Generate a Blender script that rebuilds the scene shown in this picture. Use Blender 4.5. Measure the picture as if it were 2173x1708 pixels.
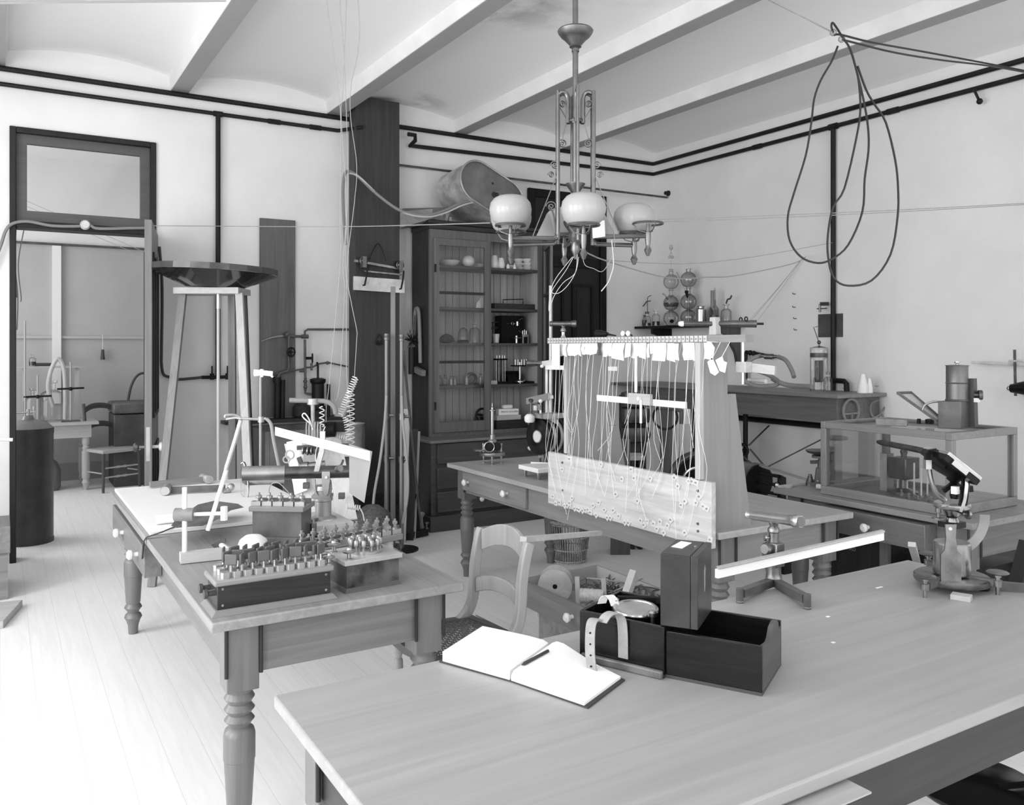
import bpy, math, random
from mathutils import Vector, Matrix
random.seed(7)
for _o in list(bpy.data.objects): bpy.data.objects.remove(_o)
SC = bpy.context.scene; COL = SC.collection
PI = math.pi; R = math.radians

# ------------------------------------------------------------------ camera
EYE = 1.55; FPX = 1790.0; CX = 1086.5; HY = 737.0
YAW = math.atan(CX / FPX)                       # the camera looks this far to the right of +Y
FW = (math.sin(YAW), math.cos(YAW)); RT = (math.cos(YAW), -math.sin(YAW))
cam_d = bpy.data.cameras.new('camera'); cam = bpy.data.objects.new('camera', cam_d); COL.objects.link(cam)
cam.location = (0, 0, EYE); cam.rotation_euler = (PI / 2, 0, -YAW)
cam_d.sensor_width = 36.0; cam_d.lens = FPX / 2173 * 36.0
cam_d.shift_x = 0.0; cam_d.shift_y = -(854.0 - HY) / 2173.0
cam_d.clip_start = 0.05; cam_d.clip_end = 100
SC.camera = cam
# ------------------------------------------------------------------ world, window light, exposure
SC.view_settings.view_transform = 'Standard'; SC.view_settings.look = 'None'
SC.view_settings.gamma = 1.0; SC.view_settings.exposure = -0.30; SC.view_settings.use_curve_mapping = False
w = bpy.data.worlds.new('sky'); SC.world = w; w.use_nodes = True
w.node_tree.nodes['Background'].inputs[0].default_value = (1, 1, 1, 1)
w.node_tree.nodes['Background'].inputs[1].default_value = 0.9
def window_light(name, loc, rot, sx, sy, watts):
    l = bpy.data.lights.new(name, 'AREA'); l.shape = 'RECTANGLE'; l.size = sx; l.size_y = sy; l.energy = watts
    o = bpy.data.objects.new(name, l); o.location = loc; o.rotation_euler = rot; COL.objects.link(o)
TILT = 4
WIN_L = [(-0.9, 0.5), (1.6, 3.0), (4.0, 5.2)]     # windows of the left wall, by Y
WIN_F = [(-0.6, 0.8), (2.0, 3.4), (4.4, 5.8)]                  # unseen windows behind the camera, by X; the last added to brighten the floor
XL = -2.2; YF = -3.2; YB = 7.05; XR = 6.08; YFAR = 11.1
for i, (a, b) in enumerate(WIN_L):
    window_light('window_daylight', (XL + .02, (a + b) / 2, 1.9), (0, -PI / 2 + R(TILT), 0), 2.8, b - a, (115, 120, 105)[i])
for a, b in WIN_F:
    window_light('window_daylight', ((a + b) / 2, YF + .02, 2.05), (PI / 2 - R(TILT), 0, 0), b - a, 2.5, 55)  # the lamp in the last of these is added fill for the floor
window_light('window_daylight', (-1.95, 9.2, 2.05), (0, -PI / 2, 0), 2.5, 2.4, 95)

# ------------------------------------------------------------------ pixel of the photograph -> point of the room
def ray(px, py):
    k = (px - CX) / FPX
    return (FW[0] + RT[0] * k, FW[1] + RT[1] * k, (HY - py) / FPX)
def atz(px, py, z):
    d = ray(px, py); s = (z - EYE) / d[2]; return Vector((d[0] * s, d[1] * s, z))
def aty(px, py, y):
    d = ray(px, py); s = y / d[1]; return Vector((d[0] * s, y, EYE + d[2] * s))
def atx(px, py, x):
    d = ray(px, py); s = x / d[0]; return Vector((x, d[1] * s, EYE + d[2] * s))
def atd(px, py, s):
    d = ray(px, py); return Vector((d[0] * s, d[1] * s, EYE + d[2] * s))
def depth(p): return FW[0] * p[0] + FW[1] * p[1]
def over(p, py):                                   # height at the plan point p that shows at picture row py
    return EYE + (HY - py) * depth(p) / FPX

# ------------------------------------------------------------------ materials
def mat(name, c, rough=.55, metal=0.0, spec=.5, grain=None, axis=0, bump=0.0, mottle=0.0, mscale=3.0, coat=0.0, gscale=1.0):
    m = bpy.data.materials.new(name); m.use_nodes = True; nt = m.node_tree; N = nt.nodes; L = nt.links
    b = N['Principled BSDF']; b.inputs['Roughness'].default_value = rough; b.inputs['Metallic'].default_value = metal
    b.inputs['Specular IOR Level'].default_value = spec; b.inputs['Coat Weight'].default_value = coat
    b.inputs['Base Color'].default_value = (c, c, c, 1)
    if grain or mottle:
        tc = N.new('ShaderNodeTexCoord'); mp = N.new('ShaderNodeMapping'); L.new(tc.outputs['Object'], mp.inputs[0])
        ns = N.new('ShaderNodeTexNoise'); L.new(mp.outputs[0], ns.inputs['Vector'])
        rp = N.new('ShaderNodeValToRGB'); L.new(ns.outputs['Fac'], rp.inputs[0]); L.new(rp.outputs[0], b.inputs['Base Color'])
        if grain:
            s = [11.0 * gscale] * 3; s[axis] = .55 * gscale; mp.inputs['Scale'].default_value = s
            ns.inputs['Scale'].default_value = 2.2; ns.inputs['Detail'].default_value = 7; ns.inputs['Roughness'].default_value = .62
            ns.inputs['Distortion'].default_value = 1.1
            lo, hi = c * (1 - grain), min(1, c * (1 + grain))
            rp.color_ramp.elements[0].position = .32; rp.color_ramp.elements[1].position = .68
        else:
            ns.inputs['Scale'].default_value = mscale; ns.inputs['Detail'].default_value = 6; ns.inputs['Roughness'].default_value = .6
            lo, hi = c * (1 - mottle), min(1, c * (1 + mottle))
            rp.color_ramp.elements[0].position = .35; rp.color_ramp.elements[1].position = .65
        rp.color_ramp.elements[0].color = (lo, lo, lo, 1); rp.color_ramp.elements[1].color = (hi, hi, hi, 1)
        if bump:
            bp = N.new('ShaderNodeBump'); bp.inputs['Strength'].default_value = bump; bp.inputs['Distance'].default_value = .004
            L.new(ns.outputs['Fac'], bp.inputs['Height']); L.new(bp.outputs[0], b.inputs['Normal'])
    return m
def glass_mat(name, tint=.96, edge=.45, refl=.10):
    m = bpy.data.materials.new(name); m.use_nodes = True; nt = m.node_tree; N = nt.nodes; L = nt.links
    N.remove(N['Principled BSDF']); out = N['Material Output']
    t = N.new('ShaderNodeBsdfTransparent'); g = N.new('ShaderNodeBsdfGlossy'); g.inputs['Roughness'].default_value = .08
    lw = N.new('ShaderNodeLayerWeight'); lw.inputs['Blend'].default_value = .35
    rp = N.new('ShaderNodeValToRGB'); rp.color_ramp.elements[0].color = (tint, tint, tint, 1); rp.color_ramp.elements[1].color = (edge, edge, edge, 1)
    rp.color_ramp.elements[0].position = .25; rp.color_ramp.elements[1].position = .95
    L.new(lw.outputs['Facing'], rp.inputs[0]); L.new(rp.outputs[0], t.inputs[0])
    ad = N.new('ShaderNodeMath'); ad.operation = 'MULTIPLY_ADD'; ad.inputs[1].default_value = .35; ad.inputs[2].default_value = refl
    L.new(lw.outputs['Fresnel'], ad.inputs[0])
    mx = N.new('ShaderNodeMixShader'); L.new(ad.outputs[0], mx.inputs[0]); L.new(t.outputs[0], mx.inputs[1]); L.new(g.outputs[0], mx.inputs[2])
    L.new(mx.outputs[0], out.inputs[0]); return m
def woods(name, c, g, rough=.45, **k): return [mat(name + '_' + 'xyz'[i], c, rough, grain=g, axis=i, **k) for i in range(3)]
WALL = mat('plaster', .78, .9, mottle=.035, mscale=2.2, bump=.05)
OAK = woods('oak_mid', .15, .25, .45, bump=.08); TOPW = woods('table_top', .30, .16, .42, bump=.05)
LEGW = woods('leg_wood', .14, .2, .35); DARKW = woods('dark_wood', .028, .4, .45, spec=.3); MIDW = woods('mid_wood', .07, .3, .45)
PINE = woods('pine', .36, .2, .5); PALE = woods('pale_board', .46, .13, .6, bump=.06); BOARD = woods('grey_board', .26, .12, .6)
BLOND = woods('blond_wood', .42, .14, .4); CRATE = woods('crate_wood', .22, .22, .7); CABW = woods('cabinet_wood', .055, .3, .45)
BLACKW = woods('black_wood', .009, .5, .4, spec=.2); DOORW = woods('door_wood', .018, .35, .45, spec=.25); PILW = woods('pillar_wood', .045, .22, .55, spec=.3)
LATH = woods('grey_lath', .2, .2, .6)
IRON = mat('black_iron', .012, .5, spec=.25, mottle=.3, mscale=9); LACQ = mat('black_lacquer', .006, .22, spec=.3)
IRONG = mat('grey_iron', .09, .45, mottle=.3, mscale=14)
BRASS = mat('brass', .50, .28, 1.0, mottle=.12, mscale=9); DBRASS = mat('aged_brass', .24, .38, 1.0, mottle=.3, mscale=16); STEEL = mat('steel', .55, .25, 1.0)
BRONZE = mat('bronzed_brass', .13, .35, .9, mottle=.25, mscale=16)
TIN = mat('tin', .42, .42, .7, mottle=.25, mscale=6); ENAMEL = mat('pale_enamel', .62, .4, mottle=.2, mscale=6)
PORC = mat('porcelain', .78, .2, coat=.3); PAPER = mat('white_paper', .86, .8); CARD = mat('white_card', .80, .7, mottle=.03, mscale=20)
WHITE = mat('white_paint', .84, .5); RUBBER = mat('grey_rubber', .22, .6); DRUBBER = mat('dark_rubber', .05, .5)
HRUB = mat('hard_rubber', .075, .35); HRUBG = mat('grey_hard_rubber', .2, .45); CLOTH = mat('white_cloth', .82, .9, mottle=.04, mscale=30); LEATH = mat('leather', .035, .35, mottle=.3, mscale=12)
STRAP = mat('tan_leather', .3, .6, mottle=.15, mscale=25); WIREB = mat('black_wire', .02, .5); WIREG = mat('grey_wire', .35, .5); WIREW = mat('pale_wire', .66, .6)
STRING = mat('white_thread', .8, .8); ROPE = mat('rope', .1, .9, mottle=.4, mscale=40); STRAW = mat('straw_fibre', .36, .8, mottle=.35, mscale=60)
CONC = mat('stone', .26, .85, mottle=.2, mscale=9); SLATE = mat('slate', .075, .5, mottle=.25, mscale=8); CORK = mat('cork', .2, .8, mottle=.3, mscale=50)
GLASS = glass_mat('clear_glass', .96, .45, .03); GLASSD = glass_mat('smoky_glass', .84, .3, .03); PANE = glass_mat('window_pane', .95, .75, .015); CASEG = glass_mat('case_glass', .94, .8, .03)
LIQ = mat('dark_liquid', .02, .15); BLACK = mat('black_paint', .006, .6, spec=.15); MIRROR = mat('mirror', .85, .04, 1.0)
DISHM = mat('black_japanned_tin', .02, .22, .2, coat=.5)

# ------------------------------------------------------------------ mesh builder
class MB:
    def __init__(s): s.v = []; s.f = []; s.T = None
    def at(s, loc=(0, 0, 0), rz=0, rx=0, ry=0):
        s.T = Matrix.Translation(Vector(loc)) @ Matrix.Rotation(rz, 4, 'Z') @ Matrix.Rotation(rx, 4, 'X') @ Matrix.Rotation(ry, 4, 'Y'); return s
    def frame(s, o, x, y, z=None):
        x = Vector(x); y = Vector(y); z = Vector(z) if z else x.cross(y).normalized()
        s.T = Matrix(((x[0], y[0], z[0], o[0]), (x[1], y[1], z[1], o[1]), (x[2], y[2], z[2], o[2]), (0, 0, 0, 1))); return s
    def reset(s): s.T = None; return s
    def add(s, vs, fs):
        n = len(s.v)
        for p in vs:
            p = Vector(p); s.v.append(s.T @ p if s.T else p)
        s.f += [tuple(i + n for i in f) for f in fs]; return s
    def hexa(s, p): return s.add(p, [(0, 3, 2, 1), (4, 5, 6, 7), (0, 1, 5, 4), (1, 2, 6, 5), (2, 3, 7, 6), (3, 0, 4, 7)])
    def b(s, x0, y0, z0, x1, y1, z1):
        return s.hexa([(x0, y0, z0), (x1, y0, z0), (x1, y1, z0), (x0, y1, z0), (x0, y0, z1), (x1, y0, z1), (x1, y1, z1), (x0, y1, z1)])
    def c(s, x, y, z, sx, sy, sz): return s.b(x - sx / 2, y - sy / 2, z - sz / 2, x + sx / 2, y + sy / 2, z + sz / 2)
    def slab(s, pts, z0, z1, flare=0):                        # outline in plan, between two heights
        n = len(pts); vs = [(p[0], p[1], z0) for p in pts] + [(p[0], p[1], z1) for p in pts]
        return s.add(vs, [tuple(range(n - 1, -1, -1)), tuple(range(n, 2 * n))] + [(i, (i + 1) % n, n + (i + 1) % n, n + i) for i in range(n)])
    def plate(s, pts, th):                                    # flat outline in space given thickness along its normal
        P = [Vector(p) for p in pts]; nrm = Vector((0, 0, 0))
        for i in range(len(P)): nrm += P[i].cross(P[(i + 1) % len(P)])
        nrm = nrm.normalized() * th; n = len(P)
        return s.add(P + [p + nrm for p in P], [tuple(range(n - 1, -1, -1)), tuple(range(n, 2 * n))] + [(i, (i + 1) % n, n + (i + 1) % n, n + i) for i in range(n)])
    @staticmethod
    def basis(d):
        d = Vector(d).normalized(); a = Vector((0, 0, 1)) if abs(d.z) < .9 else Vector((1, 0, 0))
        u = d.cross(a).normalized(); return u, d.cross(u).normalized()
    def bar(s, p0, p1, w, h, up=(0, 0, 1)):                   # rectangular bar
        p0 = Vector(p0); p1 = Vector(p1); d = (p1 - p0).normalized(); up = Vector(up)
        if abs(d.dot(up)) > .98: up = Vector((1, 0, 0))
        u = d.cross(up).normalized() * w / 2; t = u.cross(d).normalized() * h / 2
        return s.hexa([p0 - u - t, p0 + u - t, p1 + u - t, p1 - u - t, p0 - u + t, p0 + u + t, p1 + u + t, p1 - u + t])
    def cyl(s, p0, p1, r0, r1=None, n=14, caps=True):
        return s.turn([(r0, 0), (r0 if r1 is None else r1, 1)], p0, p1, n, caps)
    def turn(s, prof, p0=(0, 0, 0), p1=(0, 0, 1), n=20, caps=True, ang=2 * PI):   # lathe: (radius, fraction along p0-p1)
        p0 = Vector(p0); p1 = Vector(p1); d = p1 - p0; u, t = s.basis(d); vs = []; fs = []
        for r, k in prof:
            for i in range(n):
                a = 2 * PI * i / n; vs.append(p0 + d * k + (u * math.cos(a) + t * math.sin(a)) * max(r, 1e-5))
        for j in range(len(prof) - 1):
            for i in range(n):
                q = (i + 1) % n; fs.append((j * n + i, j * n + q, (j + 1) * n + q, (j + 1) * n + i))
        if caps:
            fs.append(tuple(range(n - 1, -1, -1))); m = (len(prof) - 1) * n; fs.append(tuple(range(m, m + n)))
        return s.add(vs, fs)
    def lathe(s, prof, o=(0, 0, 0), n=24, caps=True):         # (radius, height) about the vertical through o
        o = Vector(o); return s.turn(prof, o, o + Vector((0, 0, 1)), n, caps)
    def tube(s, pts, r, n=6, closed=False, smooth=0, caps=True):
        P = [Vector(p) for p in pts]
        if smooth: P = spline(P, smooth, closed)
        m = len(P); vs = []; fs = []; u = None
        for i in range(m):
            a = P[(i - 1) % m] if (closed or i) else P[i]; b = P[(i + 1) % m] if (closed or i < m - 1) else P[i]
            d = (b - a)
            if d.length < 1e-9: d = Vector((0, 0, 1))
            d.normalize()
            if u is None: u, t = s.basis(d)
            else:
                u = (u - d * u.dot(d)); u = u.normalized() if u.length > 1e-6 else s.basis(d)[0]; t = d.cross(u)
            rr = r[min(i, len(r) - 1)] if isinstance(r, (list, tuple)) else r
            for k in range(n):
                g = 2 * PI * k / n; vs.append(P[i] + (u * math.cos(g) + t * math.sin(g)) * rr)
        for i in range(m if closed else m - 1):
            j = (i + 1) % m
            for k in range(n):
                q = (k + 1) % n; fs.append((i * n + k, i * n + q, j * n + q, j * n + k))
        if not closed and caps: fs += [tuple(range(n - 1, -1, -1)), tuple(range((m - 1) * n, m * n))]
        return s.add(vs, fs)
    def band(s, pts, w, th, side, smooth=0):                  # flat strip bent along pts; its width runs along `side`
        P = [Vector(p) for p in pts]
        if smooth: P = spline(P, smooth)
        sd = Vector(side).normalized() * w / 2; m = len(P); vs = []; fs = []
        for i in range(m):
            d = (P[min(i + 1, m - 1)] - P[max(i - 1, 0)]).normalized(); n = d.cross(sd).normalized() * th / 2
            vs += [P[i] - sd - n, P[i] + sd - n, P[i] + sd + n, P[i] - sd + n]
        for i in range(m - 1):
            a = 4 * i; fs += [(a + k, a + (k + 1) % 4, a + 4 + (k + 1) % 4, a + 4 + k) for k in range(4)]
        fs += [(3, 2, 1, 0), tuple(range(4 * m - 4, 4 * m))]
        return s.add(vs, fs)
    def ball(s, o, r, n=14, sz=1.0):
        k = max(6, n // 2); return s.lathe([(r * math.sin(PI * i / k), -r * sz * math.cos(PI * i / k)) for i in range(k + 1)], o, n, False)
    def ring(s, o, ax, rad, r, n=28, m=6, a0=0, a1=2 * PI):
        u, t = s.basis(ax); o = Vector(o); full = abs(a1 - a0 - 2 * PI) < 1e-6; k = n if full else n + 1
        return s.tube([o + (u * math.cos(a0 + (a1 - a0) * i / n) + t * math.sin(a0 + (a1 - a0) * i / n)) * rad for i in range(k)], r, m, full)
    def coil(s, p0, p1, rad, turns, r, n=5, seg=10):
        p0 = Vector(p0); p1 = Vector(p1); u, t = s.basis(p1 - p0); k = int(turns * seg)
        return s.tube([p0 + (p1 - p0) * (i / k) + (u * math.cos(2 * PI * i / seg) + t * math.sin(2 * PI * i / seg)) * rad for i in range(k + 1)], r, n)
    def build(s, name, m, parent=None, bevel=0, world=False, flat=False):
        vs = s.v
        if parent is not None and world:
            o = parent
            while o.parent: o = o.parent
            inv = (Matrix.Translation(o.location) @ o.rotation_euler.to_matrix().to_4x4()).inverted(); vs = [inv @ p for p in vs]
        me = bpy.data.meshes.new(name); ob = bpy.data.objects.new(name, me)
        if parent is None and vs:                              # origin at the middle of the base
            lo = [min(p[i] for p in vs) for i in range(3)]; hi = [max(p[i] for p in vs) for i in range(3)]
            c = Vector(((lo[0] + hi[0]) / 2, (lo[1] + hi[1]) / 2, lo[2])); vs = [p - c for p in vs]; ob.location = c
        me.from_pydata([tuple(p) for p in vs], [], s.f); me.validate(); me.update()
        if not flat:
            me.polygons.foreach_set('use_smooth', [True] * len(me.polygons)); me.set_sharp_from_angle(angle=R(38))
        me.materials.append(m); COL.objects.link(ob)
        if parent is not None: ob.parent = parent
        if bevel:
            bv = ob.modifiers.new('bevel', 'BEVEL'); bv.width = bevel; bv.segments = 2; bv.limit_method = 'ANGLE'; bv.angle_limit = R(40)
        return ob
def spline(P, k=6, closed=False):
    P = [Vector(p) for p in P]; n = len(P); out = []
    for i in range(n if closed else n - 1):
        g = (lambda j: P[j % n]) if closed else (lambda j: P[max(0, min(n - 1, j))])
        a, b, c, d = g(i - 1), g(i), g(i + 1), g(i + 2)
        for q in range(k):
            t = q / k
            out.append(.5 * ((2 * b) + (c - a) * t + (2 * a - 5 * b + 4 * c - d) * t * t + (3 * b - a - 3 * c + d) * t ** 3))
    if not closed: out.append(P[-1])
    return out
def tag(o, label, cat, group=None):
    o['label'] = label; o['category'] = cat
    if group: o['group'] = group
    return o
def thing(name, label, cat, loc=(0, 0, 0), rz=0, group=None):
    o = bpy.data.objects.new(name, None); o.empty_display_size = .05; COL.objects.link(o); o.location = loc; o.rotation_euler = (0, 0, rz)
    return tag(o, label, cat, group)
def solo(name, mb, m, label, cat, group=None, bevel=0): return tag(mb.build(name, m, None, bevel), label, cat, group)
def struct(name, mb=None, m=None, parent=None):
    if mb is None: o = bpy.data.objects.new(name, None); COL.objects.link(o)
    else: o = mb.build(name, m, parent)
    if parent is None: o['kind'] = 'structure'
    return o
def dup(o, loc=None, rz=None, label=None, parent=None, group=None):
    c = o.copy(); COL.objects.link(c)
    if parent is not None: c.parent = parent
    if loc is not None: c.location = loc
    if rz is not None: c.rotation_euler = (0, 0, rz)
    if label: c['label'] = label
    if group: c['group'] = group
    for ch in list(o.children): dup(ch, parent=c)
    return c
def lettering(txt, size, parent, loc, rot, m, ext=.0004):
    fc = bpy.data.curves.new('lettering', 'FONT'); fc.body = txt; fc.size = size; fc.extrude = ext; fc.align_x = 'CENTER'; fc.resolution_u = 3
    fo = bpy.data.objects.new('lettering_curve', fc); COL.objects.link(fo); bpy.context.view_layer.update()
    me = bpy.data.meshes.new_from_object(fo.evaluated_get(bpy.context.evaluated_depsgraph_get())); bpy.data.objects.remove(fo); bpy.data.curves.remove(fc)
    me.materials.clear(); me.materials.append(m); ob = bpy.data.objects.new('lettering', me); COL.objects.link(ob); ob.parent = parent; ob.location = loc; ob.rotation_euler = rot; return ob
def V(*a): return Vector(a)
def lerp(a, b, t): return Vector(a) + (Vector(b) - Vector(a)) * t

# ================================================================== THE SETTING
# floor boards run along Y
fm = mat('floor_boards', .84, .5, grain=.045, axis=1, gscale=1.5); nt = fm.node_tree; N = nt.nodes; L = nt.links
geo = N.new('ShaderNodeNewGeometry'); sp = N.new('ShaderNodeSeparateXYZ'); L.new(geo.outputs['Position'], sp.inputs[0])
m1 = N.new('ShaderNodeMath'); m1.operation = 'MULTIPLY'; m1.inputs[1].default_value = 1 / .135; L.new(sp.outputs['X'], m1.inputs[0])
m2 = N.new('ShaderNodeMath'); m2.operation = 'FRACT'; L.new(m1.outputs[0], m2.inputs[0])
m3 = N.new('ShaderNodeMath'); m3.operation = 'LESS_THAN'; m3.inputs[1].default_value = .016; L.new(m2.outputs[0], m3.inputs[0])
mx = N.new('ShaderNodeMix'); mx.data_type = 'RGBA'; b = N['Principled BSDF']; src = b.inputs['Base Color'].links[0].from_socket
L.new(m3.outputs[0], mx.inputs[0]); L.new(src, mx.inputs[6]); mx.inputs[7].default_value = (.66, .66, .66, 1); L.new(mx.outputs[2], b.inputs['Base Color'])
struct('floor', MB().b(XL - .2, YF - .2, -.06, XR + .2, YFAR + .2, 0), fm)
ZW = 3.85
def wall_with_holes(name, along, fixed, thick, a0, a1, holes, z1=ZW, m=WALL):
    mb = MB()
    def put(p, q, z0, zz):
        if q - p < 1e-4 or zz - z0 < 1e-4: return
        mb.b(p, fixed, z0, q, fixed + thick, zz) if along == 'x' else mb.b(fixed, p, z0, fixed + thick, q, zz)
    cur = a0
    for (p, q, z0, zz) in holes:
        put(cur, p, 0, z1); put(p, q, 0, z0); put(p, q, zz, z1); cur = q
    put(cur, a1, 0, z1); return struct(name, mb, m)
# stained plaster for the ceiling
cm = mat('ceiling_plaster', .80, .9); nt = cm.node_tree; N = nt.nodes; L = nt.links; b = N['Principled BSDF']
tc = N.new('ShaderNodeTexCoord'); ns = N.new('ShaderNodeTexNoise'); ns.inputs['Scale'].default_value = 1.9; ns.inputs['Detail'].default_value = 7; ns.inputs['Roughness'].default_value = .65
L.new(tc.outputs['Object'], ns.inputs['Vector'])
geo = N.new('ShaderNodeNewGeometry')
def blob(cx, cy, r):
    d = N.new('ShaderNodeVectorMath'); d.operation = 'DISTANCE'; L.new(geo.outputs['Position'], d.inputs[0]); d.inputs[1].default_value = (cx, cy, 3.7)
    q = N.new('ShaderNodeMapRange'); q.inputs['From Min'].default_value = r; q.inputs['From Max'].default_value = r * .35; L.new(d.outputs['Value'], q.inputs[0]); return q.outputs[0]
acc = None
for s_ in (blob(2.80, 4.6, .55), blob(3.0, 3.7, .7), blob(3.2, 6.85, .28)):
    if acc is None: acc = s_
    else:
        mxx = N.new('ShaderNodeMath'); mxx.operation = 'MAXIMUM'; L.new(acc, mxx.inputs[0]); L.new(s_, mxx.inputs[1]); acc = mxx.outputs[0]
rp = N.new('ShaderNodeMapRange'); rp.inputs['From Min'].default_value = .46; rp.inputs['From Max'].default_value = .60; L.new(ns.outputs['Fac'], rp.inputs[0])
ml = N.new('ShaderNodeMath'); ml.operation = 'MULTIPLY'; L.new(rp.outputs[0], ml.inputs[0]); L.new(acc, ml.inputs[1])
mix = N.new('ShaderNodeMix'); mix.data_type = 'RGBA'; mix.inputs[6].default_value = (.87, .87, .87, 1); mix.inputs[7].default_value = (.52, .52, .52, 1)
L.new(ml.outputs[0], mix.inputs[0]); L.new(mix.outputs[2], b.inputs['Base Color'])

D1 = (.058, 1.038, 3.14)
wall_with_holes('wall_back', 'x', YB, .15, XL - .15, XR + .15, [(D1[0], D1[1], 0, D1[2])])
wall_with_holes('wall_right', 'y', XR, .15, YF, YB, [])
wall_with_holes('wall_left', 'y', XL - .15, .15, YF, YB, [(a, b_, .5, 3.3) for a, b_ in WIN_L])
wall_with_holes('wall_front', 'x', YF - .15, .15, XL - .15, XR + .15, [(a, b_, .8, 3.3) for a, b_ in WIN_F])
# ceiling: shallow plaster vaults between the beams
BEAMS = [-1.30, -.035, 1.21, 2.475, 3.71, 4.93]; BZ = 3.568; SPR = 3.655; RISE = .092
cb = MB(); edges = [XL] + BEAMS + [XR]
for i in range(len(edges) - 1):
    x0 = edges[i]; x1 = edges[i + 1]; k = 12; vs = []; fs = []
    for j in range(k + 1):
        t = j / k; z = SPR + RISE * (1 - (2 * t - 1) ** 2); vs += [(x0 + (x1 - x0) * t, YF, z), (x0 + (x1 - x0) * t, YB, z)]
    for j in range(k): fs.append((2 * j, 2 * j + 1, 2 * j + 3, 2 * j + 2))
    cb.add(vs, fs)
cb.b(XL, YF, ZW - .02, XR, YB, ZW)
struct('ceiling', cb, cm)
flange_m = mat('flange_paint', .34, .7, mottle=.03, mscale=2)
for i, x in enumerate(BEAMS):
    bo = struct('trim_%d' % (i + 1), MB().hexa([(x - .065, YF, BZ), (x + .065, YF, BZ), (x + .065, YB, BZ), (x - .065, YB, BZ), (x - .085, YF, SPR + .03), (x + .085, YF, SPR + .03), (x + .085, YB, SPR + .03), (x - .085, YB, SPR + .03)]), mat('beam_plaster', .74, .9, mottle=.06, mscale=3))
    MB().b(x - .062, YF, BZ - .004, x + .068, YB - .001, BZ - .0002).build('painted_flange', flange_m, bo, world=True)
# windows (left wall, wall behind the camera; the last one there added for light)
def window(n, along, fixed, a, b_):
    mb = MB(); w_ = .05; zs = .5 if along == 'y' else .8; sg = [(a, a + w_, zs, 3.3), (b_ - w_, b_, zs, 3.3), (a, b_, zs, zs + .06), (a, b_, 3.24, 3.3), (a, b_, 2.02, 2.08), ((a + b_) / 2 - .015, (a + b_) / 2 + .015, zs, 3.3)]
    for p, q, z0, z1 in sg:
        mb.b(p, fixed - .06, z0, q, fixed, z1) if along == 'x' else mb.b(fixed - .06, p, z0, fixed, q, z1)
    struct('window_%d' % n, mb, DOORW[2])
for i, (a, b_) in enumerate(WIN_L): window(i + 1, 'y', XL - .06, a, b_)
for i, (a, b_) in enumerate(WIN_F): window(i + 5, 'x', YF - .06, a, b_)
# room beyond the open door
def fy(px, py): return aty(px, py, YFAR)
fw = mat('far_wall_paint', .46, .9, mottle=.05, mscale=2); zr = 2.76
struct('wall_far', MB().b(-2.2, YFAR, 0, 4.2, YFAR + .15, zr), fw)
struct('wall_far_upper', MB().b(-2.2, YFAR, zr, 4.2, YFAR + .15, ZW), WALL)
struct('wall_far_left', MB().b(-2.35, 7.2, 0, -2.2, 7.9, ZW).b(-2.35, 7.9, 0, -2.2, 10.5, .8).b(-2.35, 7.9, 3.3, -2.2, 10.5, ZW).b(-2.35, 10.5, 0, -2.2, YFAR + .15, ZW), WALL)
struct('wall_far_right', MB().b(4.2, 7.2, 0, 4.35, YFAR + .15, ZW), WALL)
struct('ceiling_far', MB().b(-2.35, 7.2, 3.74, 4.35, YFAR + .15, 3.85), cm)
struct('baseboard_far', MB().b(-2.2, YFAR - .025, 0, 4.2, YFAR, .20), mat('baseboard_paint', .30, .6))
pb = MB(); q0 = fy(32, 514); q1 = fy(287, 527); pb.tube([(-2.1, YFAR - .03, q0.z - .0), (4.1, YFAR - .03, q0.z)], .014, 8)
solo('picture_rail_pipe', pb, IRONG, 'thin dark pipe along the top of the grey wall beyond the open door', 'pipe')
a = fy(120, 522); c_ = fy(118, 850)
solo('wall_conduit', MB().b(a.x - .045, YFAR - .05, .9, a.x + .045, YFAR, a.z), WHITE, 'white vertical casing on the far room wall beyond the doorway', 'casing')
a = fy(32, 714); c_ = fy(285, 717)
solo('wall_rail', MB().b(a.x - .8, YFAR - .03, a.z - .02, c_.x + 1.2, YFAR, a.z + .01), mat('rail_paint', .5, .6), 'pale horizontal rail across the far room wall', 'rail')

# door frame with transom light, leaf swung into this room
d1 = struct('door_1'); fr = MB(); x0, x1, zt = D1; y0 = YB - .02; y1 = YB + .17; lt = 2.416; cw = .042
fr.b(x0, y0, 0, x0 + cw, y1, zt); fr.b(x1 - cw, y0, 0, x1, y1, zt); fr.b(x0 + cw, y0, zt - cw, x1 - cw, y1, zt); fr.b(x0 + cw, y0, lt, x1 - cw, y1, lt + .05)
fr.build('door_frame', DOORW[2], d1, bevel=.006)
s0 = x0 + cw; s1 = x1 - cw; sz0 = lt + .05; sz1 = zt - cw; sw = .068
sh = MB(); sh.b(s0, YB + .02, sz0, s0 + sw, YB + .06, sz1).b(s1 - sw, YB + .02, sz0, s1, YB + .06, sz1).b(s0 + sw, YB + .02, sz1 - sw, s1 - sw, YB + .06, sz1).b(s0 + sw, YB + .02, sz0, s1 - sw, YB + .06, sz0 + sw + .01)
so = sh.build('transom_sash', mat('sash_wood', .075, .5, grain=.15, axis=0), d1)
MB().b(s0 + sw, YB + .036, sz0 + sw, s1 - sw, YB + .042, sz1 - sw).build('pane', PANE, so)
hx, hy = 1.005, YB - .02; ex, ey = .835, 6.165
dv = Vector((ex - hx, ey - hy, 0)); dw = dv.length; dv.normalize(); nv = Vector((dv.y, -dv.x, 0))      # nv points to the right-hand side of the leaf
lf = MB(); lf.frame((hx, hy, 0.01), dv, nv, (0, 0, 1)); lf.b(0, -.045, 0, dw, 0, 2.405)
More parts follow.
